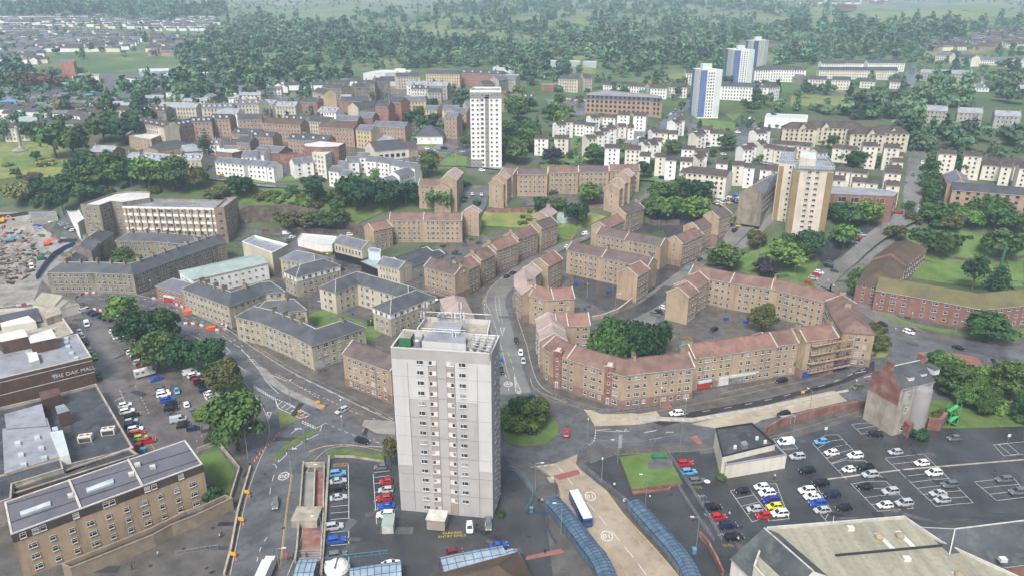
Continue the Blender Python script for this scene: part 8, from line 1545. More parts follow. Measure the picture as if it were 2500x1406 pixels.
cars('at the bottom end of the mall car park middle row',(10,-2),[(1675,45,'black','hatch'),(1768,72,'navy','hatch')],G,'B1')
cars('in the row beside the mall service wall',(10,-2.5),[(1195,1218,'white','hatch'),(1215,1278,'white','suv'),(1262,1318,'black','estate'),(1250,1372,'silver','hatch')],G,'L1')
cars('at the lower end of the row beside the mall service wall',(10,-2),[(1208,42,'navy','suv'),(1238,80,'white','suv'),(1262,112,'red','hatch'),(1285,155,'lime','hatch'),(1352,184,'red','suv')],G,'B1')
G='cars in the car park beside the grey tower'
cars('in the left row of the car park by the grey tower',(10,-1.6),[(766,482,'lightblue','suv'),(770,550,'silver','saloon'),(770,618,'black','suv'),(773,700,'silver','saloon'),(735,968,'silver','suv'),(752,1092,'blue','suv'),(762,1230,'grey','suv'),(735,1325,'white','suv')],G,'B2')
cars('in the right row between car park and grey tower',(-10,0.6),[(1158,422,'grey','small'),(1210,556,'red','small'),(1206,632,'silver','hatch'),(1192,706,'red','hatch'),(1210,780,'blue','saloon'),(1202,858,'white','suv')],G,'B2')
cars('parked in front of the grey tower entrance',(0.3,10),[(1970,975,'white','hatch'),(2140,950,'grey','suv')],None,'B2')
cars('half hidden by the glazed walkway roofs',(10,-2),[(1250,1310,'white','saloon'),(1830,1200,'darkred','hatch'),(2235,1140,'blue','saloon')],None,'B2')
cars('on the main roads round the junction',(0,-10),[(200,760,'grey','suv',(-1.3,10)),(990,182,'black','estate',(10,2.5))],None,'B2')
cars('driving up the dual carriageway left of the tower',(-10,4.5),[(840,1268,'silver','estate')],None,'L2')
cars('circling the roundabout by the tower',(1,-10),[(535,110,'red','saloon')],None,'B3')
G='cars on the bays behind the bus station ramp'
cars('in the bays beside the bus station ramp',(10,-1),[(1615,392,'red','suv'),(1650,468,'lightblue','suv'),(1725,548,'grey','estate'),(1870,792,'black','suv'),(1920,878,'red','hatch'),(2010,958,'navy','suv'),(2062,1062,'black','estate')],G,'B3')
G='cars in the east car park'
cars('in the first rows of the east car park',(-10,0.6),[(2142,640,'black','hatch'),(2250,806,'silver','hatch')],G,'B3')
cars('in the east car park',(-10,0.8),[(215,196,'white','van'),(320,328,'silver','suv'),(410,456,'black','suv'),(540,190,'lightblue','hatch'),(-5,604,'white','hatch'),(45,662,'white','suv'),(80,726,'violet','suv'),(115,782,'yellow','hatch'),(160,848,'white','suv'),(15,866,'red','hatch'),(635,292,'white','hatch'),(848,318,'white','suv'),(790,446,'white','small'),(945,428,'black','suv'),(985,492,'silver','suv'),(935,606,'black','hatch'),(1170,646,'silver','suv'),(535,572,'black','suv'),(408,638,'white','suv'),(455,692,'white','saloon'),(635,676,'navy','suv'),(508,752,'blue','estate'),(545,818,'silver','hatch'),(745,796,'black','hatch'),(1120,772,'white','hatch'),(1295,752,'silver','suv'),(1605,662,'silver','saloon'),(1643,722,'silver','hatch'),(1710,584,'grey','suv'),(1565,476,'white','suv'),(1455,386,'white','hatch'),(1215,286,'silver','hatch'),(1752,158,'grey','hatch'),(2208,534,'grey','estate'),(2330,648,'grey','suv')],G,'B4')
cars('below the brick stubs of the east car park',(-10,-1.5),[(1030,124,'black','suv')],G,'B4')
cars('on the bus lane road in front of the shops',(-10,2),[(185,984,'black','estate'),(910,1044,'olive','hatch'),(205,1305,'black','suv')],None,'L4')
cars('by the crossing on the new tarmac',(-10,1),[(1605,1296,'white','suv')],None,'L3')
cars('near the east roundabout',(10,3.4),[(1400,520,'white','suv'),(1150,444,'black','hatch'),(1875,672,'black','saloon')],None,'L4')
cars('at the kerb of the street by the brick towers',(0.6,10),[(78,604,'black','hatch'),(122,718,'white','hatch'),(147,798,'silver','hatch')],None,'L3')
cars('beside the gable in the side street',(10,3),[(1405,348,'grey','estate'),(1440,326,'black','hatch'),(1488,288,'white','hatch')],None,'L3')
cars('alone in the parking courtyard',(-10,3),[(1962,494,'black','hatch')],None,'L3')
cars('right behind the grey tower',(0.5,10),[(2350,795,'blue','hatch'),(2357,895,'black','suv')],None,'L2')
cars('in the lanes behind the lawn court',(10,3),[(1715,205,'white','saloon'),(640,215,'lightblue','hatch',(-6,5)),(195,112,'black','estate',(-10,2))],None,'L2')
cars('in the tower street car park uphill',(10,1),[(1650,98,'white','hatch'),(1620,138,'red','hatch'),(1735,132,'silver','estate'),(1775,118,'grey','hatch'),(1815,98,'navy','van'),(1855,162,'teal','hatch'),(1785,188,'red','estate'),(1580,212,'lightblue','estate'),(1612,188,'white','van'),(1990,126,'silver','saloon')],None,'M2')
cars('on the street below the white tower',(10,1),[(2175,308,'white','suv'),(2256,328,'grey','hatch')],None,'M2')
cars('in the garage lane',(-1,-10),[(2080,534,'white','hatch'),(2168,538,'white','saloon'),(2020,560,'black','hatch'),(2002,592,'black','suv')],None,'M2')
cars('on the upper street by the white flats',(8,-3),[(512,384,'red','saloon'),(570,368,'black','hatch'),(625,338,'darkred','suv'),(650,366,'silver','hatch')],None,'M2')
cars('in the yards round the cinema block',(6,-2),[(150,888,'red','van'),(312,908,'white','van'),(368,944,'white','hatch'),(345,974,'grey','suv'),(722,1098,'yellow','hatch'),(835,1245,'black','saloon',(8,4)),(920,920,'white','suv')],None,'M2')
cars('at the kerb of the uphill street',(8,-4),[(2412,1318,'black','hatch'),(2470,1285,'black','saloon')],None,'M2')
cars('on the junction above the garden range',(10,2),[(1475,382,'navy','van'),(1438,436,'black','hatch',(0,10))],None,'M3')
cars('at the kerb of the lane by the corner lawn',(8,-5),[(742,912,'white','van'),(622,952,'orange','small'),(565,1030,'white','hatch')],None,'M3')
cars('along the boulevard',(6,-6),[(2255,796,'silver','suv'),(2206,834,'yellow','hatch'),(2168,876,'black','estate'),(2395,784,'silver','saloon'),(1935,1074,'black','hatch'),(1832,1160,'black','suv'),(2160,1062,'silver','hatch',(10,1)),(2140,1086,'grey','hatch',(10,1)),(1722,1244,'lightblue','hatch')],None,'M3')
cars('on the hill road',(0,10),[(1530,236,'white','suv'),(1440,350,'grey','hatch'),(1432,640,'silver','hatch'),(1495,694,'white','hatch'),(1302,708,'red','estate',(-10,-1))],None,'M4')
cars('in the bays by the triangular lawn',(10,3.4),[(952,922,'silver','estate'),(922,944,'red','hatch'),(905,958,'darkred','hatch'),(893,974,'navy','hatch'),(880,992,'silver','hatch')],None,'M4')
cars('in the bays below the cream tower',(10,3),[(652,1194,'grey','suv'),(635,1224,'black','suv'),(690,1270,'navy','hatch'),(545,1280,'white','suv'),(522,1300,'red','hatch'),(490,1334,'silver','estate'),(445,1380,'red','hatch')],None,'M4')
cars('on the estate car parks',(10,2),[(1070,275,'navy','estate'),(30,240,'silver','hatch')],None,'M4')
cars('on the upper street beside the villas',(10,-1),[(2125,354,'orange','hatch'),(2075,384,'grey','hatch')],None,'M1')
cars('by the railway slope',(10,-2),[(665,410,'white','saloon'),(572,430,'white','hatch'),(95,540,'white','hatch')],None,'M1')
cars('in the row beside the site cabins',(8,-5),[(572,800,'teal','hatch'),(592,812,'silver','hatch'),(612,826,'silver','suv'),(632,840,'grey','hatch'),(655,852,'silver','saloon'),(678,866,'navy','hatch'),(700,878,'white','hatch'),(752,880,'green','suv')],None,'M1')
cars('on the car park of the demolition site',(10,-2),[(360,832,'blue','estate'),(358,856,'silver','hatch'),(470,796,'white','hatch'),(414,800,'black','hatch'),(330,784,'silver','suv'),(305,1225,'white','van',(1,10)),(520,1352,'navy','saloon')],None,'M1')
cars('outside the curved brick tenements',(10,2),[(1575,1305,'blue','hatch'),(1615,1305,'white','van'),(1740,1330,'red','hatch'),(1820,1325,'white','hatch'),(1140,1205,'white','van')],None,'T1')
cars('in the college car park',(8,4),[(560+i*17,952+(i%2)*10+i*1.5,('white','silver','white','red','grey')[i%5],'hatch')for i in range(11)],None,'T3')
cars('in the kerbside line below the brick college',(5,-5),[(1655,1020,'white','hatch'),(1650,1042,'silver','hatch'),(1600,1058,'red','suv'),(1578,1078,'lightblue','hatch'),(1555,1098,'white','suv'),(1535,1112,'silver','hatch'),(1515,1132,'black','hatch'),(1665,1105,'silver','saloon')],None,'T3')
cars('in the white estate streets',(10,2),[(1045,1330,'white','hatch'),(1110,1362,'silver','saloon'),(1260,1335,'white','van'),(2320,1145,'white','van'),(2305,1172,'silver','hatch'),(2265,1222,'grey','hatch'),(2190,1272,'white','suv'),(1070,1300,'navy','hatch')],None,'T3')
cars('in the lanes of the lower estate',(10,2),[(1110,38,'silver','saloon'),(1910,78,'white','hatch'),(2055,155,'white','hatch'),(2370,170,'silver','hatch'),(2400,176,'grey','hatch'),(325,240,'navy','hatch'),(495,230,'silver','hatch'),(565,244,'black','hatch'),(15,182,'silver','saloon'),(2445,240,'silver','van'),(1955,515,'silver','hatch'),(2040,525,'white','hatch')],None,'M3')
rng=random.Random(9);it=[]
for i in range(30):
 f=rng.random();it.append((1990+f*240+rng.uniform(-20,20),620-f*40+rng.uniform(-28,28),rng.choice(['white','silver','black','grey','red','blue','beige','white']),rng.choice(['hatch','saloon','van','estate']),(rng.uniform(-1,1)*10,rng.uniform(-1,1)*6)))
it.sort();cars('from the left in the crammed scrapyard',(1,0),it,'scrapyard cars','M3')
def bx(name,m,root):o=m.build(name,None);o.parent=root;return o
p=at(*q('L1',1385,930));a=math.atan2(*(lambda v:(v.y,v.x))(at(*q('L1',1480,905))-p));r=thing('motorhome','white motorhome with overcab and small side windows parked under the trees','motorhome',(p.x,p.y,0.05),a)
m=MB();m.box((-0.8,0,1.85),(5.0,2.2,2.4),'white_trim');m.box((2.0,0,2.55),(1.2,2.1,1.0),'white_trim');bx('living_box',m,r)
m=MB();m.box((2.4,0,1.25),(1.6,2.0,1.3),'white_trim');m.box((3.1,0,0.95),(0.7,1.95,0.7),'white_trim');bx('cab',m,r)
m=MB();m.box((2.75,0,1.75),(1.0,1.9,0.5),'car_glass');bx('windscreen',m,r)
for x in(-2.4,-0.6):m=MB();m.box((x,-1.12,2.2),(0.9,0.05,0.5),'glass_dark');bx('window',m,r)
m=MB();m.box((-1.2,0,3.1),(0.8,0.8,0.12),'sky_light');bx('roof_hatch',m,r)
for x in(-2.2,2.5):
 for s in(-1,1):put('wheel',CM['hatch']['tyre'],r,(x,s*1.0,0.34))
A=at(*q('B3',590,690));B_=at(*q('B3',735,985));A.z=B_.z=0.05;d=(B_-A);L=d.length;c=(A+B_)/2
r=thing('bus','single-decker bus with white roof and deep blue rear at the station shelter','bus',(c.x,c.y,0.05),math.atan2(d.y,d.x))
L=12.0;m=MB();m.box((0,0,1.25),(L,2.5,1.7),'blue_paint');m.box((0,0,2.75),(L,2.46,0.5),'blue_paint');bx('body',m,r)
m=MB();m.box((0,0,2.3),(L-0.3,2.52,0.85),'car_glass');bx('window_band',m,r)
m=MB();m.prism([(-L/2+.1,-1.2),(L/2-.1,-1.2),(L/2-.1,1.2),(-L/2+.1,1.2)],2.98,3.12,'paint_white');bx('roof',m,r)
m=MB();m.box((L/2+0.03,0,2.2),(0.06,2.0,0.8),'car_glass');bx('rear_window',m,r)
for s in(-0.95,0.95):m=MB();m.box((L/2+0.03,s,1.2),(0.06,0.25,0.5),'lamp_red');bx('tail_light',m,r)
for x in(-3.6,3.4):
 for s in(-1,1):o=put('wheel',CM['hatch']['tyre'],r,(x,s*1.12,0.5));o.scale=(1.45,1.2,1.45)
p=at(*q('B2',125,1385));r=thing('delivery_truck','white box truck cut by the bottom edge on the main road','truck',(p.x,p.y,0.05),math.pi/2)
m=MB();m.box((-2.5,0,1.9),(7,2.4,2.8),'white_trim');bx('cargo_box',m,r);m=MB();m.box((2.1,0,1.4),(2.0,2.3,2.2),'white_trim');bx('cab',m,r)
m=MB();m.box((3.12,0,1.9),(0.06,2.0,0.8),'car_glass');bx('windscreen',m,r)
for x in(-4.2,2.2):
 for s in(-1,1):put('wheel',CM['hatch']['tyre'],r,(x,s*1.05,0.45))
def shelter(label,pts,t,w=3.6,h=3.0,glass='canopy_glass',name='bus_shelter',step=1.5,sides=True,cat='shelter'):
 P=smooth_line(world_line(pts,t),4);Q=[P[0]];acc=0
 for i in range(len(P)-1):
  L=(P[i+1]-P[i]).length;n=max(1,int(L/step))
  for k in range(1,n+1):Q.append(P[i].lerp(P[i+1],k/n))
 Q=[Vector((p.x,p.y,0))for p in Q];c=sum(Q,Vector())/len(Q);r=thing(name,label,cat,(c.x,c.y,0.03))
 P2=[Vector((p.x,p.y))for p in Q];L1,R1=offset_path(P2,w/2);L2,R2=offset_path(P2,w*0.22)
 g=MB();fr=MB();sd=MB();sr=MB()
 for i in range(len(Q)-1):
  rows=[(L1,h-0.35),(L2,h+0.25),(R2,h+0.25),(R1,h-0.35)]
  for j in range(3):
   a,za=rows[j];b,zb=rows[j+1];g.face([(a[i].x,a[i].y,za),(b[i].x,b[i].y,zb),(b[i+1].x,b[i+1].y,zb),(a[i+1].x,a[i+1].y,za)][::-1],glass)
   g.face([(a[i].x,a[i].y,za-.05),(b[i].x,b[i].y,zb-.05),(b[i+1].x,b[i+1].y,zb-.05),(a[i+1].x,a[i+1].y,za-.05)],glass)
  for j in range(3):
   a,za=rows[j];b,zb=rows[j+1];fr.bar((a[i].x,a[i].y,za+.05),(b[i].x,b[i].y,zb+.05),0.1,0.08,'blue_steel')
  for j in range(4):
   a,za=rows[j];fr.bar((a[i].x,a[i].y,za+.03),(a[i+1].x,a[i+1].y,za+.03),0.1,0.08,'blue_steel')
  if i%2==0:
   for s in(L1,R1):fr.bar((s[i].x,s[i].y,0),(s[i].x,s[i].y,h-0.35),0.12,0.12,'blue_steel')
  if sides:a,b=L1[i],L1[i+1];sd.face([(a.x,a.y,0.3),(b.x,b.y,0.3),(b.x,b.y,h-0.6),(a.x,a.y,h-0.6)],'canopy_glass')
  if sides:a,b=R1[i],R1[i+1];sr.face([(a.x,a.y,0.3),(a.x,a.y,h-0.6),(b.x,b.y,h-0.6),(b.x,b.y,0.3)],'canopy_glass')
 for nm,mm in(('canopy',g),('frame',fr),('side_glazing',sd),('side_glazing',sr)):
  if mm.f:o=put(nm,mm.mesh(nm,tuple(r.location)),r)
 return r
def back(pts,t,h):
 out=[]
 for x,y in qs(t,pts):
  w=atz(x,y,h);out.append(proj(w.x,w.y,0))
 return out
shelter('left blue-framed curved bus shelter next to the white-roofed bus',back([(400,690),(470,760),(560,870),(650,980),(730,1090),(810,1190),(870,1290),(920,1420)],'B3',3.2),'P',4.2)
shelter('right long blue-framed bus shelter along the station road',back([(1150,705),(1250,820),(1370,950),(1480,1070),(1570,1180),(1650,1300),(1700,1420)],'B3',3.2),'P',4.0)
shelter('glazed grey-roofed walkway along the bottom edge below the grey tower',back([(870,1400),(1100,1365),(1345,1335)],'B2',3.0),'P',5.5,glass='canopy_pale',name='walkway_canopy',sides=False)
shelter('glazed walkway canopy leading to the brown tiled roof',back([(1710,1275),(2000,1215),(2290,1165)],'B2',3.4),'P',5.0,glass='canopy_pale',name='walkway_canopy',sides=False)
shelter('glazed walkway canopy turning down beside the tiled roof',back([(2330,1150),(2400,1280),(2460,1420)],'B2',3.4),'P',4,glass='canopy_pale',name='walkway_canopy',sides=False)
shelter('short glazed stair canopy with dark lattice at the bottom of the steps',back([(375,1340),(560,1330)],'B2',3.0),'P',7,glass='canopy_pale',name='walkway_canopy',sides=False)
gable('market_pavilion','brown tiled pavilion roof cut by the bottom edge beside the glazed walkway','pavilion',[(1135,1400),(1215,1378)],15,4.5,9.5,'cream_stone','roof_brown_moss','hh',skew=False,z=0)
p=at(*q('B2',770,1400));r=thing('kiosk_dome','domed pale kiosk roof beside the parked white car','kiosk',(p.x,p.y,0));m=MB();m.lathe([(2.6,0),(2.6,2.2),(2.9,2.3),(2.5,3.1),(1.6,3.8),(0.4,4.1)],'felt_white',20);bx('dome',m,r);m=MB();m.box((0,0,4.1),(0.3,4.4,0.15),'felt_dark');bx('ridge_crust',m,r)
r=thing('bus_stop_shelter','small white-framed glass bus stop beside the boundary wall','bus stop',at(*q('L4',240,1375)),R(12));m=MB()
for x in(-2.2,-0.7,0.7,2.2):
 for y in(-.6,.6):m.bar((x,y,0),(x,y,2.4),0.08,0.08,'white_trim')
bx('frame',m,r);m=MB();m.box((0,0,2.45),(4.7,1.5,0.1),'canopy_pale');bx('canopy',m,r);m=MB();m.box((0,.6,1.3),(4.3,0.04,1.8),'canopy_pale');bx('rear_glass',m,r)
def crate(name,label,cat,x,y,t,sz,mat,top,rz=0,lid='lid',group=None):
 p=at(*q(t,x,y));r=thing(name,label,cat,p,rz,group);m=MB();m.box((0,0,sz[2]/2),sz,mat);bx('body',m,r);m=MB();m.box((0,0,sz[2]+0.06),(sz[0]+0.15,sz[1]+0.15,0.14),top);bx(lid,m,r)
crate('utility_cabin','pale green equipment cabin beside the white car by the tower','cabin',1232,965,'B2',(2.8,4.4,2.5),'coping','roof_copper',0.05,'roof')
crate('rooftop_cabin','grey cabin with moss-yellow roof in the parking courtyard','cabin',1690,625,'L3',(4.8,3.2,2.8),'slate_pale','roof_moss',0.2,'roof')
for i,(x,y,mt_,d_)in enumerate(((940,930,'green_paint','upper'),(955,960,'green_paint','lower'),(1265,230,'red_paint',''))):
 crate('wheeled_bin',('%s green bin against the mall wall'%d_ if i<2 else 'red recycling skip at the end of the mall row'),'bin',x,y,'L1' if i<2 else 'B1',(1.4,1.6,1.3),mt_,mt_,0.3)
crate('wheeled_bin','teal bin beside the red skip above the flats','bin',1310,270,'B1',(1.4,1.2,1.2),'cyan_paint','cyan_paint',0.3)
crate('recycling_bank','long green recycling bank on the raised lawn','bin',1378,350,'B3',(4.2,1.6,1.7),'green_paint','green_paint',0.02)
bi=[('L3',965,130,'blue bins beside the gable in the side street'),('L3',2080,395,'blue bins under the courtyard back wall'),('L3',2270,425,'blue bins by the courtyard tree'),('L4',425,945,'blue bins at the foot of the scaffolding'),('L2',940,345,'blue bin beside the washing lines'),('L2',815,300,'blue bins by the lawn court back door'),('L2',160,48,'blue bin in the yard left of the hipped block'),('L2',280,90,'blue bins by the parked black estate'),('M2',1900,1150,'blue bins on the back lane of the stepped street'),('M2',1960,1110,'second blue bins along the back lane'),('M2',1580,1310,'blue bins behind the white hall'),('M3',650,1380,'blue bins behind the wide tan tenement'),('M3',155,625,'blue bin in the garden ring'),('M3',895,525,'blue bins by the gable garden range'),('L3',735,300,'single blue bin on the dark court')]
for t,x,y,lb in bi:crate('wheelie_bin',lb,'bin',x,y,t,(2.2 if 'bins' in lb else 0.8,0.8,1.1),'blue_paint','blue_paint',0.3,group='blue wheelie bins')
WL=wall
WL('retaining_wall','tall blackened stone retaining wall under the railway bank',[(590,548),(620,543),(700,540),(790,548),(850,562),(900,570)],9,'stone_wall',1.0,cap='stone_wall',hs=[9,10,10,8,5,3])
WL('retaining_wall','lower stone yard wall running right from the retaining wall',[(640,572),(740,568),(860,575),(905,585)],3,'stone_wall',0.6)
WL('boundary_wall','long old brick boundary wall north of the east car park',[q('B4',20,120),q('L4',180,1400),q('L4',620,1285),q('L4',1030,1215)],2.6,'old_brick',0.5,cap='old_brick')
WL('boundary_wall','ruined brick wall stub left of the parking sign',qs('B4',[(1190,20),(1320,130),(1375,100)]),4.5,'old_brick',1.0)
WL('boundary_wall','ruined brick wall stub right of the ivy shrub',qs('B4',[(1500,60),(1610,70),(1660,10)]),4.0,'old_brick',1.0)
WL('garden_wall','brick wall beside the grass strip right of the bus shelter',qs('B3',[(1745,1040),(1820,1120),(1890,1250),(1960,1400)]),1.4,'old_brick',0.4,cap='old_brick')
WL('court_wall','curved tan wall round the dark court',qs('L3',[(800,395),(900,375),(1050,320),(1180,220)]),1.6,'tan_render',0.4,cap='coping')
WL('garden_wall','stone terrace wall below the garden range',[q('M2',2220,700),q('M3',0,705),q('M3',240,690)],4,'old_brick',0.6,cap='old_brick',z0=-1.5)
WL('garden_wall','terrace wall under the three stepped gables',qs('M3',[(770,665),(900,655),(970,650)]),3,'old_brick',0.5,z0=-1)
WL('retaining_wall','dark wall between scrapyard and boulevard',qs('M3',[(1290,790),(1400,825),(1640,815)]),3,'stone_wall',0.6)
WL('boundary_wall','stone wall along the boulevard under the scrapyard',qs('M3',[(2110,830),(2230,740),(2380,655)]),3.5,'stone_wall',0.5)
WL('graveyard_wall','low stone wall between graveyard and brick housing garden',qs('M4',[(1600,1090),(1900,1160),(2400,1160),(2500,1130)]),1.6,'stone_wall',0.5)
WL('garden_wall','road wall between hill road and graveyard',qs('M4',[(1300,880),(1400,810)]),1.5,'stone_wall',0.5)
WL('ramp_wall','mossy wall along the left side of the long ramp',qs('B2',[(690,330),(665,700),(640,1100),(615,1400)]),1.1,'concrete',0.6)
WL('ramp_wall','outer wall of the sunken stairs beside the main road',qs('B2',[(455,390),(425,800),(395,1200),(380,1290)]),1.5,'concrete',0.4)
WL('ramp_wall','middle wall of the sunken ramp',qs('B2',[(560,455),(552,700),(545,860)]),1.5,'concrete',0.35)
WL('ramp_wall','right wall of the sunken ramp next to the car park',qs('B2',[(645,430),(635,900),(612,1290)]),1.5,'concrete',0.35)
WL('ramp_wall','end wall of the sunken ramp under the railing',qs('B2',[(460,410),(650,405)]),1.6,'concrete',0.4)
crate('stairwell_block','concrete stair head box in the sunken ramp','stair block',490,900,'B2',(6.4,5.5,2.2),'concrete','concrete',0,'roof')
S('ramp_floor',qs('B2',[(560,455),(645,430),(612,1290),(440,1290),(440,960),(545,950)]),'old_brick',0.05)
S('ramp_deck',qs('B2',[(465,450),(555,455),(545,850),(430,840)]),'paving',0.07)
for i in range(5):
 x=q('B2',400,1270-i*22);y=q('B2',610,1262-i*22);P0=at(*x);P1=at(*y);m=MB();m.bar(P0+Vector((0,0,.1+i*.0)),P1+Vector((0,0,.1)),0.5,0.2+i*.08,'paving');tag(m.build('step'),kind='structure')
slab('planted_bank',qs('B2',[(665,290),(820,262),(1190,320),(1190,370),(900,325),(740,322),(690,350)]),0.9,'scrub',edge='concrete')
WL('road_parapet','kerbed parapet between road and lower courtyard',qs('B1',[(2290,420),(2180,800),(2110,1180),(2050,1406)]),1.0,'concrete',0.5)
WL('lawn_wall','concrete wall round the lawn beside the flats',qs('B1',[(1800,270),(1990,200),(2190,440),(2110,700)]),1.3,'concrete',0.4)
WL('raised_bed_wall','brick step in front of the raised lawn',qs('B3',[(1135,655),(1470,620),(1480,600)]),0.6,'old_brick',0.5)
RL=railing
RL('railing','cyan curved railing round the yard beside the grey tower',qs('B3',[(0,430),(90,460),(170,540),(225,640),(215,730),(165,810)]),1.3,mat='cyan_paint',sm=3)
RL('railing','grey guard railing along the kerb south of the roundabout',qs('B3',[(635,310),(650,270),(720,225),(850,195),(1150,210),(1300,185),(1550,135)]),1.1,sm=2)
RL('railing','blue railing along the east edge of the station road',qs('B3',[(710,460),(820,560),(930,640),(1040,720),(1090,760)]),1.2,mat='blue_steel')
RL('railing','blue railing beside the crossing at the left shelter',qs('B3',[(425,540),(440,600),(440,665)]),1.2,mat='blue_steel')
RL('railing','blue curved railing beside the red crossing path',qs('B3',[(165,830),(350,850),(360,960),(400,1060),(440,1110)]),1.2,mat='blue_steel',sm=2)
RL('railing','pedestrian railing at the left side of the bus road entry',qs('B3',[(170,390),(260,430),(350,480)]),1.1)
RL('railing','long steel railing left of the bay ramp',qs('B3',[(1555,600),(1650,750),(1760,920),(1880,1090)]),1.3,bars=3)
RL('railing','long steel railing right of the bay ramp',qs('B3',[(1450,275),(1600,500),(1780,780),(1950,1080)]),1.3,bars=3)
RL('railing','railing along the bottom of the tower car park',qs('B2',[(620,1275),(860,1240),(1220,1200)]),1.1,mat='cyan_paint')
RL('railing','steel railing above the planted bank by the main road',qs('B2',[(665,255),(820,225),(1000,250),(1195,300)]),1.1,sm=2)
RL('railing','railing round the top of the sunken ramp',qs('B2',[(455,400),(470,375),(660,360)]),1.1)
RL('railing','guard railing in front of the brick-towered tenement',qs('L3',[(380,1090),(640,1200),(900,1270),(1200,1260),(1450,1220)]),1.1,sm=2)
RL('railing','guard railing bending round the shop pavement',qs('L3',[(1575,1195),(1800,1150),(1940,1100),(1970,1070)]),1.1,sm=2)
RL('railing','guard railing at the tenement corner of the uphill street',qs('L2',[(2080,225),(2180,190),(2250,100)]),1.1)
RL('railing','railing around the lower courtyard sunken area',qs('B1',[(1610,1210),(1990,1150)]),1.1)
RL('railing','steel railing beside the road in front of the stone terrace',qs('L1',[(220,105),(560,105),(950,115),(1240,135)]),1.1,vert=1.0)
RL('fence','dark fence between mall parking and main road',qs('L1',[(700,235),(900,270),(1060,310)]),1.1,mat='dark_metal',cat='fence',vert=1.2)
wall('hoarding','curved bright blue hoarding round the demolition site',[q('M1',350,1340),q('M1',430,1220),q('M1',520,1120),q('M1',620,1060),q('M1',725,1020)],2.6,'blue_paint',0.15,cat='hoarding',cap='blue_steel')
wall('hoarding','black and white site fence above the rubble',qs('M1',[(0,760),(120,750),(270,725)]),2.4,'dark_metal',0.15,cat='fence')
wall('hoarding','dark site fence beside the blue hoarding',qs('M1',[(575,990),(745,985)]),2.2,'dark_metal',0.15,cat='fence')
def barriers(desc,pts,t):
 P=smooth_line(world_line(pts,t),3);k=0;tot=0;obs=[]
 for i in range(len(P)-1):
  n=max(1,round((P[i+1]-P[i]).length/2.0))
  for j in range(n):
   a=P[i].lerp(P[i+1],j/n);b=P[i].lerp(P[i+1],(j+1)/n);c=(a+b)/2;ang=math.atan2(b.y-a.y,b.x-a.x);key='br' if k%2 else 'bw'
   if key not in LAMPC:
    m=MB();mt_='red_paint' if k%2 else 'white_trim';m.box((0,0,.12),(1.95,0.5,.24),mt_);m.box((0,0,.5),(1.95,0.28,.55),mt_);m.box((0,0,.82),(1.8,0.18,.12),mt_);LAMPC[key]=m.mesh('traffic_barrier')
   o=put('traffic_barrier',LAMPC[key],None,c,ang);tag(o,desc,'barrier','red and white water-filled barriers');o['_c']='red' if k%2 else 'white';obs.append(o);k+=1
 rank_labels(obs,desc)
 for o in obs:o['label']=o['label'].replace('barrier',o['_c']+' barrier',1)
barriers('barrier in the line beside the pale pavilion',[(690,205),(810,145),(900,140)],'L1')
barriers('barrier in the line along the mall parking edge',[(700,262),(850,285),(1060,330)],'L1')
barriers('barrier in the long line in front of the stone terrace',[(1460,195),(1550,200),(1700,260),(1850,315),(2000,385),(2170,465),(2090,495),(1990,470),(1860,435),(1765,430)],'L1')
barriers('barrier left of the mall pavilion',[(160,262),(300,240)],'L1')
for lb,t,pts in(('orange barrier heap beside the stone terrace','L1',(1785,325)),('red barrier heap at the junction tip','L1',(2010,480)),):
 crate('barrier_stack',lb,'barrier',*pts,t,(3.5,2.0,0.9),'orange_paint','orange_paint',0.5)
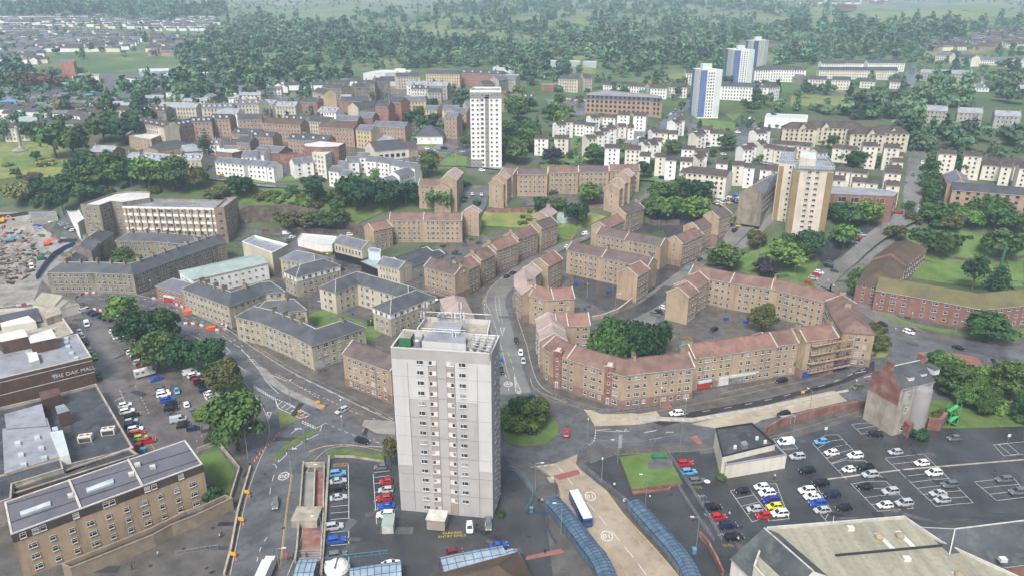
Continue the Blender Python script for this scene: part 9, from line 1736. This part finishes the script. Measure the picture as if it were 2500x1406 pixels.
LM=[('B2',478,340,10,(-1,0),'by the sunken ramp entrance'),('B2',820,220,9,(0,-1),'above the planted bank beside the junction'),('B2',345,470,8,(1,.0),'on the footway by the speed marking'),('B2',645,590,7,(-1,0),'between ramp and parked cars'),('B2',630,1110,8,(-1,0),'halfway down the ramp wall'),('B2',232,1345,6,(1,0),'near the bottom of the main road'),('B3',250,635,9,(1,0),'left of the bus road entry'),('B3',485,1020,9,(-1,0),'behind the left bus shelter'),('B3',1000,385,8,(-1,0),'at the corner of the raised lawn'),('B3',855,540,6,(0,-1),'on the pavement beside the crossing'),('B3',1255,745,9,(-1,0),'at the head of the right bus shelter'),('B3',1718,1150,9,(-1,0),'above the blue bin by the grass strip'),('B3',1578,200,7,(0,-1),'behind the raised lawn railing'),('B3',725,190,7,(0,-1),'at the roundabout kerb'),('L1',1200,560,9,(-1,-.2),'in the mall car park by the white cars'),('L1',1100,280,8,(-.5,-1),'on the verge at the top of the mall car park'),('L1',1375,345,7,(1,0),'between road and the light green tree'),('L1',1945,640,8,(-.5,-1),'at the barrier tip of the junction'),('L1',600,130,6,(0,-1),'behind the pale pavilion'),('L1',1460,150,6,(-.5,-1),'in front of the L-bent stone terrace'),('L2',350,1200,8,(1,-1),'on the long median island'),('L2',845,1400,8,(0,-1),'where the carriageways part'),('L2',1125,575,7,(0,-1),'in the lawn court'),('L2',390,180,6,(0,-1),'before the hipped block'),('L3',1020,330,9,(1,0),'inside the curved court wall'),('L3',755,185,6,(0,-1),'on the weedy court'),('L3',1455,1225,6,(0,-1),'by the crossing in front of the tenement'),('L3',1685,1340,6,(0,-1),'on the median by the white car'),('L4',445,1310,9,(-1,-.6),'over the tan bus lane'),('L4',1235,700,9,(0,-1),'on the footway at the triangular green'),('L4',1070,380,6,(0,-1),'by the left corner of the brick block'),('L4',1410,470,6,(0,-1),'on the verge of the brick block'),('L4',1840,540,6,(1,0),'on the verge before the round tree'),('L4',870,1175,7,(0,-1),'by the pale boundary wall'),('M4',905,1175,9,(-1,0),'beside the hill road bays'),('M4',300,1355,8,(1,0),'on the grass strip under the tower'),('M4',1188,930,6,(0,-1),'on the hill road by the trees'),('M4',1085,780,6,(0,-1),'at the factory corner'),('M4',1350,110,7,(0,-1),'at the top of the hill road'),('M4',1545,180,7,(0,-1),'by the upper hill road trees'),('M3',1010,690,6,(0,-1),'on the garden path'),('M3',1160,600,7,(0,-1),'by the stepped gables'),('M3',2165,850,7,(0,-1),'on the boulevard near the stone wall'),('M3',2395,1100,8,(0,-1),'on the boulevard lawn'),('M3',1435,920,8,(0,-1),'in the court behind the two-tone tenement'),('M3',470,250,5,(0,-1),'beside the copper beech'),('M2',1950,685,6,(0,-1),'at the end of the garage lane'),('M2',1285,720,7,(0,-1),'on the path under the bank trees'),('M2',2055,1040,8,(0,-1),'in the back gardens of the stepped street'),('M2',1925,240,6,(0,-1),'by the upper car park lawn'),('M2',270,890,7,(0,-1),'by the yard vans'),('M1',600,740,6,(-.5,-1),'on the site car park'),('M1',2360,890,6,(0,-1),'right of the brick office end'),('B1',2265,330,10,(1,0),'under the large bright tree beside the road'),('L2',1725,235,5,(0,-1),'beside the white saloon in the lane')]
for t,x,y,h,v,lb in LM:lamp('grey street lamp '+lb,x,y,h,t,v)
lamp('purple-blue mast with white globe lamp by the bay ramp',1788,815,9,'B3',col='blue_steel',globe=True,group=None)
def sign(name,label,x,y,t,w,h,z,mat,rz=0,edge='dark_metal',legs=1,txt=None,tm='black_paint',ts=0.3,cat='sign'):
 p=at(*q(t,x,y));r=thing(name,label,cat,p,rz)
 m=MB()
 for s in((0,)if legs==1 else(-w*.35,w*.35)):m.bar((s,0.05,-.1),(s,0.05,z+h),0.09,0.09,'galv')
 bx('post',m,r);m=MB();m.box((0,-0.04,z+h/2),(w,0.06,h),mat);bx('panel',m,r)
 if txt:text(txt,(0,-0.085,z+h/2),(math.pi/2,0,0),ts,tm,'lettering',0.005,r)
 return r
for i,(x,y,t)in enumerate(((2258,665,'B1'),(2205,915,'B1'),(2133,1235,'B1'))):sign('roadworks_sign',f'{["upper","middle","lower"][i]} of three yellow roadworks signs along the road edge',x,y,t,1.5,1.1,0.6,'yellow_paint',-0.2,legs=2,cat='roadworks sign')
for x,y,t,lb in((612,1200,'L2','at the tip of the long median island'),(655,1240,'L2','second at the tip of the median island'),(440,1290,'L2','on the hatched island'),(388,1105,'L4','on the bus lane median')):sign('roadworks_sign','yellow roadworks sign '+lb,x,y,t,1.2,1.0,0.6,'yellow_paint',0.1,legs=2,cat='roadworks sign')
sign('direction_sign','large grey back of a direction sign before the L-shaped stone tenement',630,905,'L2',3.2,2.2,2.6,'slate_pale',0.35,legs=2)
sign('direction_sign','tall green scaffold company board on the blue hoarding','L4' and 320,905,'L4',2.4,3.2,1.5,'green_paint',0.2,legs=2)
sign('direction_sign','tall grey lamp-side information sign at the raised lawn corner',1015,330,'B3',1.0,4.5,3.5,'slate_pale',0.0)
sign('chevron_sign','black and white chevron sign with blue arrow on the roundabout',225,125,'B3',2.6,0.8,0.5,'black_paint',0,legs=2,txt='<   >',tm='white_trim',ts=0.9)
sign('chevron_sign','blue and black chevron sign on the east roundabout',1970,850,'L4',3.2,0.9,0.5,'black_paint',0,legs=2,txt='<<<',tm='white_trim',ts=0.9)
sign('parking_sign','white parking sign on a blue post in the east car park, left one',575,125,'B4',0.9,1.0,2.2,'white_trim',0)
sign('parking_sign','white parking sign on a blue post in front of the brick stub',1312,125,'B4',0.9,1.0,2.2,'white_trim',0)
sign('parking_sign','white parking sign at the right side of the east car park',2240,190,'B4',0.9,1.0,2.2,'white_trim',0)
sign('road_sign','blue keep-left sign amid cones beside the main road',2325,300,'B1',0.9,0.9,0.8,'blue_paint',-0.2)
sign('notice_board','white sign panel on the blue railing by the shelter',1060,735,'B3',0.9,1.1,0.4,'white_trim',0.4)
for x,y,lb in((645,885,'blue litter bin by the railing end'),(0,0,'')):
 pass
crate('litter_bin','cyan litter bin beside the curved railing','bin',215,815,'B3',(0.8,0.8,1.2),'cyan_paint','cyan_paint')
crate('litter_bin','blue litter bin at the foot of the lamp by the grass strip','bin',1697,1195,'B3',(0.9,0.9,1.4),'cyan_paint','cyan_paint')
CN=[('B2',10,355,'outermost'),('B2',28,325,''),('B2',55,295,''),('B2',82,265,''),('B2',110,235,''),('B2',135,210,''),('B2',158,190,''),('B2',182,160,''),('B2',205,128,''),('B2',232,105,''),('B2',253,82,''),('B2',530,368,'by the ramp railing'),('B2',997,78,'on the crossing island'),('B2',1100,165,'beside the black estate car'),('B1',2345,320,''),('B1',2325,350,''),('B1',2370,290,''),('B1',2280,680,'by the upper yellow sign'),('B1',2222,935,'by the middle yellow sign'),('B1',2155,1255,'by the lower yellow sign'),('L2',470,1310,'on the hatched island, left'),('L2',490,1325,'on the hatched island, right'),('B1',1843,130,'left by the brick wall corner'),('B1',1800,175,'right by the brick wall corner')]
for i in range(6):CN.append(('L1',1695+i*42,478+i*10,''))
k=0
for t,x,y,lb in CN:
 k+=1;cone('orange and white traffic cone '+(lb if lb else f'{ORD2(k)} along the taper of cones at the roadworks'),x,y,t)
PP=[('B1',1210,1350,(.03,.03,.04),'walking figure in black with pale trousers in the lower courtyard',(-1,0)),('B1',1450,1225,(.35,.5,.55),'figure in pale blue jacket crossing the lower courtyard',(1,1)),('B1',2010,1060,(.6,.5,.5),'figure in white with a dark companion near the steps',(-1,0)),('B1',2030,1045,(.03,.03,.04),'dark-clothed companion on the steps beside the figure in white',(-1,0)),('B1',2285,405,(.03,.04,.08),'dark figure on the footway by the keep-left sign',(0,1)),('B2',425,1240,(.03,.03,.04),'figure in black climbing the ramp steps, left',(0,-1)),('B2',482,1240,(.04,.04,.05),'figure in black climbing the ramp steps, right',(0,-1)),('B2',310,1260,(.6,.08,.1),'figure under a red umbrella on the footway',(0,1)),('B2',352,1260,(.1,.1,.12),'figure beside the red umbrella in dark clothes',(0,1)),('B2',2030,955,(.04,.04,.05),'small figure standing beside the white car',(1,0)),('B3',283,735,(.03,.03,.04),'figure in black left of a pair near the shelter',(0,1)),('B3',313,740,(.3,.4,.5),'figure in grey-blue right of a pair near the shelter',(0,1)),('B3',337,1200,(.03,.03,.04),'figure in black on the red crossing path',(0,-1)),('B3',972,595,(.6,.6,.62),'figure in white trousers and dark coat on the station pavement',(0,1)),('B3',1295,705,(.65,.65,.67),'figure in white near the lawn wall',(-1,0)),('B3',1690,905,(.55,.05,.06),'figure in a red coat by the ramp wall',(0,1)),('B3',2125,975,(.05,.05,.05),'figure in black between parked cars in the bays',(1,0)),('B3',2020,860,(.4,.5,.55),'figure in pale blue unloading the red hatchback',(-1,0)),('B3',2100,1090,(.6,.6,.62),'figure in white behind the black estate car',(-1,0)),('B3',1685,385,(.5,.1,.1),'figure in pink beside the red tall car',(-1,0)),('B4',115,515,(.7,.7,.7),'figure in white at the corner of the roughcast annex',(1,0)),('M4',1368,430,(.04,.04,.05),'figure in black on the hill road footway, left',(0,1)),('M4',1378,430,(.05,.05,.06),'figure in black on the hill road footway, right',(0,1)),('L4',682,88,(.75,.75,.75),'person in white on the road beside the courtyard block',(0,1)),('B3',1385,1070,(.6,.5,.4),'figure in beige waiting under the right shelter',(1,0)),('B3',1150,800,(.6,.6,.6),'figure in grey waiting at the head of the right shelter',(1,0))]
for t,x,y,c,lb,v in PP:person(lb,x,y,t=t,vec=v,rgb=c)
p=at(*q('B2',308,1262));r=thing('umbrella','red open umbrella held over a walker on the footway','umbrella',(p.x,p.y,1.1));m=MB();m.lathe([(0.6,0.9),(0.45,1.08),(0.2,1.2),(0.02,1.25)],'red_paint',8);bx('cover',m,r);m=MB();m.tube([(0,0,0.05),(0,0,1.15)],0.015,'dark_metal',5);bx('shaft',m,r)
A=at(*q('L4',395,925));B_=at(*q('L4',800,845));A.z=B_.z=0;d=(B_-A).normalized();L=(B_-A).length;nn=Vector((d.y,-d.x,0))
A+=nn*1.2;B_+=nn*1.2
r=thing('scaffolding','rust-brown tube scaffolding on the front of the tall tenement over the shops','scaffolding',(A.x,A.y,0));m=MB();pl=MB();db=MB();hb=MB()
for i in range(int(L/2.1)+1):
 for s in(0.3,1.5):
  b=A+d*i*2.1-nn*s+nn*1.6;db.tube([b,b+Vector((0,0,14.4))],0.05,'chimney_dark',5)
for k in range(8):
 for s in(0.3,1.5):
  m.tube([A-nn*s+nn*1.6+Vector((0,0,2+k*1.75)),B_-nn*s+nn*1.6+Vector((0,0,2+k*1.75))],0.07,'red_sandstone',5)
 if k%2==0:c=(A+B_)/2+nn*0.7;pl.box((c.x,c.y,2.0+k*1.75),(L,1.0,0.06),'chimney_tan',math.atan2(d.y,d.x))
for i in range(0,int(L/4.2)):m.tube([A+d*i*4.2+nn*1.3+Vector((0,0,2+(i%3)*3)),A+d*(i*4.2+4)+nn*1.3+Vector((0,0,6+(i%3)*3))],0.045,'old_brick',5)
for nm,mm in(('standards',db),('ledgers',m),('boards',pl)):put(nm,mm.mesh(nm,tuple(r.location)),r)
wall('hoarding','bright blue hoarding panels at the foot of the scaffolding',qs('L4',[(385,950),(560,905),(800,855)]),2.3,'blue_paint',0.12,cat='hoarding')
def shopfront(label,A,B_,f0,f1,fm,sm,txt=None):
 a=A.lerp(B_,f0);b=A.lerp(B_,f1);d=(b-a).normalized();L=(b-a).length;n=Vector((d.y,-d.x,0));n=n if n.dot(CAMV-a)>0 else-n;c=(a+b)/2+n*0.75;ang=math.atan2(d.y,d.x)
 if math.cos(ang)<0:ang+=math.pi
 r=thing('shopfront',label,'shopfront',(c.x,c.y,0),ang)
 for nm,z,hh,mt_,dp in(('fascia',3.2,0.9,fm,0.5),('shop_window',1.5,2.3,sm,0.35)):m=MB();m.box((0,-dp/2-0.1,z),(L-0.1,dp,hh),mt_);bx(nm,m,r)
 if txt:text(txt,(0,-0.62,3.2),(math.pi/2,0,0),0.6,'blue_paint','lettering',0.01,r)
A=at(*q('L3',1790,1055));B_=at(*q('L3',2500,925));
for f0,f1,fm,sm,lb in((0.0,0.17,'pale_blue_render','red_paint','red-fronted shop with pale fascia at the left end'),(0.19,0.25,'tan_render','pink_stone','stone close doorway between the shops'),(0.27,0.40,'white_trim','white_trim','white shuttered shop between close doorway and takeaway'),(0.41,0.80,'white_trim','glass_curtain','long white takeaway shop with picture windows'),(0.83,1.0,'white_trim','glass_dark','white-fronted shop with blue trim')):shopfront(lb,A,B_,f0,f1,fm,sm)
A=at(*q('L4',0,925));B_=at(*q('L4',290,885))
for f0,f1,fm,sm,lb in((0.0,0.3,'white_trim','glass_dark','white shop with dark window and purple stall riser'),(0.45,0.98,'cream_render','corrugated','cream fascia shop with grey roller shutter')):shopfront(lb,A,B_,f0,f1,fm,sm)
A=at(*q('L1',1565,215));B_=at(*q('L1',1785,250));shopfront('white and red fascia of the sandstone corner shop',A,B_,0.1,0.95,'white_trim','red_paint')
for i,(x,y)in enumerate(((1400,960),(1520,925),(1640,890))):
 w=atz(*q('L4',x,y),17.6);m=MB();m.box((w.x,w.y+1.2,17.9),(2.2,3.6,1.9),'white_trim',0.35);o=PM(m,'dormer',r_)
 m=MB();m.box((w.x,w.y+1.2,18.92),(2.6,4.0,0.16),'slate',0.35);put('dormer_roof',m.mesh('dormer_roof',tuple(r_.location)),o)
def digger(label,x,y,t,mt_):
 p=at(*q(t,x,y));r=thing('excavator',label,'excavator',p,0.4);m=MB();m.box((0,-1,.45),(3.8,.6,.9),'dark_metal');m.box((0,1,.45),(3.8,.6,.9),'dark_metal');bx('tracks',m,r);m=MB();m.box((-.3,0,1.6),(3.2,2.4,1.2),mt_);m.box((.6,.7,2.6),(1.4,1.0,1.2),mt_);bx('cab_body',m,r)
 m=MB();m.bar((1,-.3,1.8),(3.6,-.3,4.4),.4,.5,mt_);m.bar((3.6,-.3,4.4),(5.6,-.3,2.2),.3,.4,mt_);bx('boom',m,r);m=MB();m.box((5.7,-.3,1.6),(1.1,1.0,1.0),'dark_metal');bx('bucket',m,r)
digger('teal excavator on the demolition ground',115,980,'M1','cyan_paint');digger('yellow excavator at the upper site fence',25,800,'M1','yellow_paint');digger('red excavator amid the rubble',460,1015,'M1','orange_paint');digger('green crusher machine at the rubble heap',400,1150,'M1','green_paint')
p=at(*q('M1',205,110));r=thing('monument','pale stone war memorial column on a stepped round base in the park','monument',p);m=MB();m.lathe([(6,0),(6,.5),(4.5,.5),(4.5,1.2),(2.5,1.2),(2.5,2.2)],'grey_stone',20);bx('stepped_base',m,r);m=MB();m.lathe([(1.5,2.2),(1.0,3),(0.9,16),(1.2,16.3),(.4,17.5)],'grey_stone',10);bx('column',m,r)
p=at(*q('M4',2265,1260));r=thing('mast','teal square mast rising from the garden trees','mast',p);m=MB();m.box((0,0,7),(.9,.9,14),'green_paint');bx('shaft',m,r);m=MB();m.box((0,0,14.1),(1.3,1.3,0.25),'green_paint');bx('cap',m,r)
p=at(*q('L4',1820,1400));r=thing('spiral_stair','bright green steel access stair in the east car park corner','stair',p,0.3);m=MB();l_=MB()
for i in range(4):m.bar((-1.5 if i%2 else 1.5,i*.4,i*1.6),(1.5 if i%2 else-1.5,i*.4,i*1.6+1.6),1.1,.12,'leaf_green_steel' if False else 'lime_steel')
for x in(-1.7,1.7):l_.bar((x,0,0),(x,0,7.4),.15,.15,'lime_steel');l_.bar((x,1.6,0),(x,1.6,7.4),.15,.15,'lime_steel')
bx('flights',m,r);bx('posts',l_,r)
rng=random.Random(4);m=MB();zone=qs('M1',[(-40,820),(300,900),(380,1100),(300,1300),(120,1400),(-40,1400)])
for _ in range(700):
 x,y=rng.uniform(-10,110),rng.uniform(545,705)
 if not inpoly(x,y,zone):continue
 p=at(x,y);s=rng.uniform(.3,1.6);m.box((p.x,p.y,p.z+s*.25),(s*rng.uniform(.6,1.8),s,s*.7),rng.choice(('rubble_ground','rubble_ground','old_brick','concrete','stone_wall','red_brick','dark_metal')),rng.uniform(0,3))
tag(m.build('rubble'),'heaps of brick, timber and concrete rubble over the demolition ground','rubble',None,'stuff')
hz=MB();hz.box((0,1900,150),(7400,4200,302),'felt_grey');o=hz.build('haze');hm=bpy.data.materials.new('haze');hm.use_nodes=True;n=hm.node_tree.nodes;n.clear();ou=n.new('ShaderNodeOutputMaterial');pv=n.new('ShaderNodeVolumePrincipled');pv.inputs['Color'].default_value=(0.6,0.8,1.0,1);pv.inputs['Density'].default_value=0.0002;pv.inputs['Anisotropy'].default_value=0.0
hm.node_tree.links.new(pv.outputs[0],ou.inputs['Volume']);o.data.materials.clear();o.data.materials.append(hm);tag(o,kind='stuff')
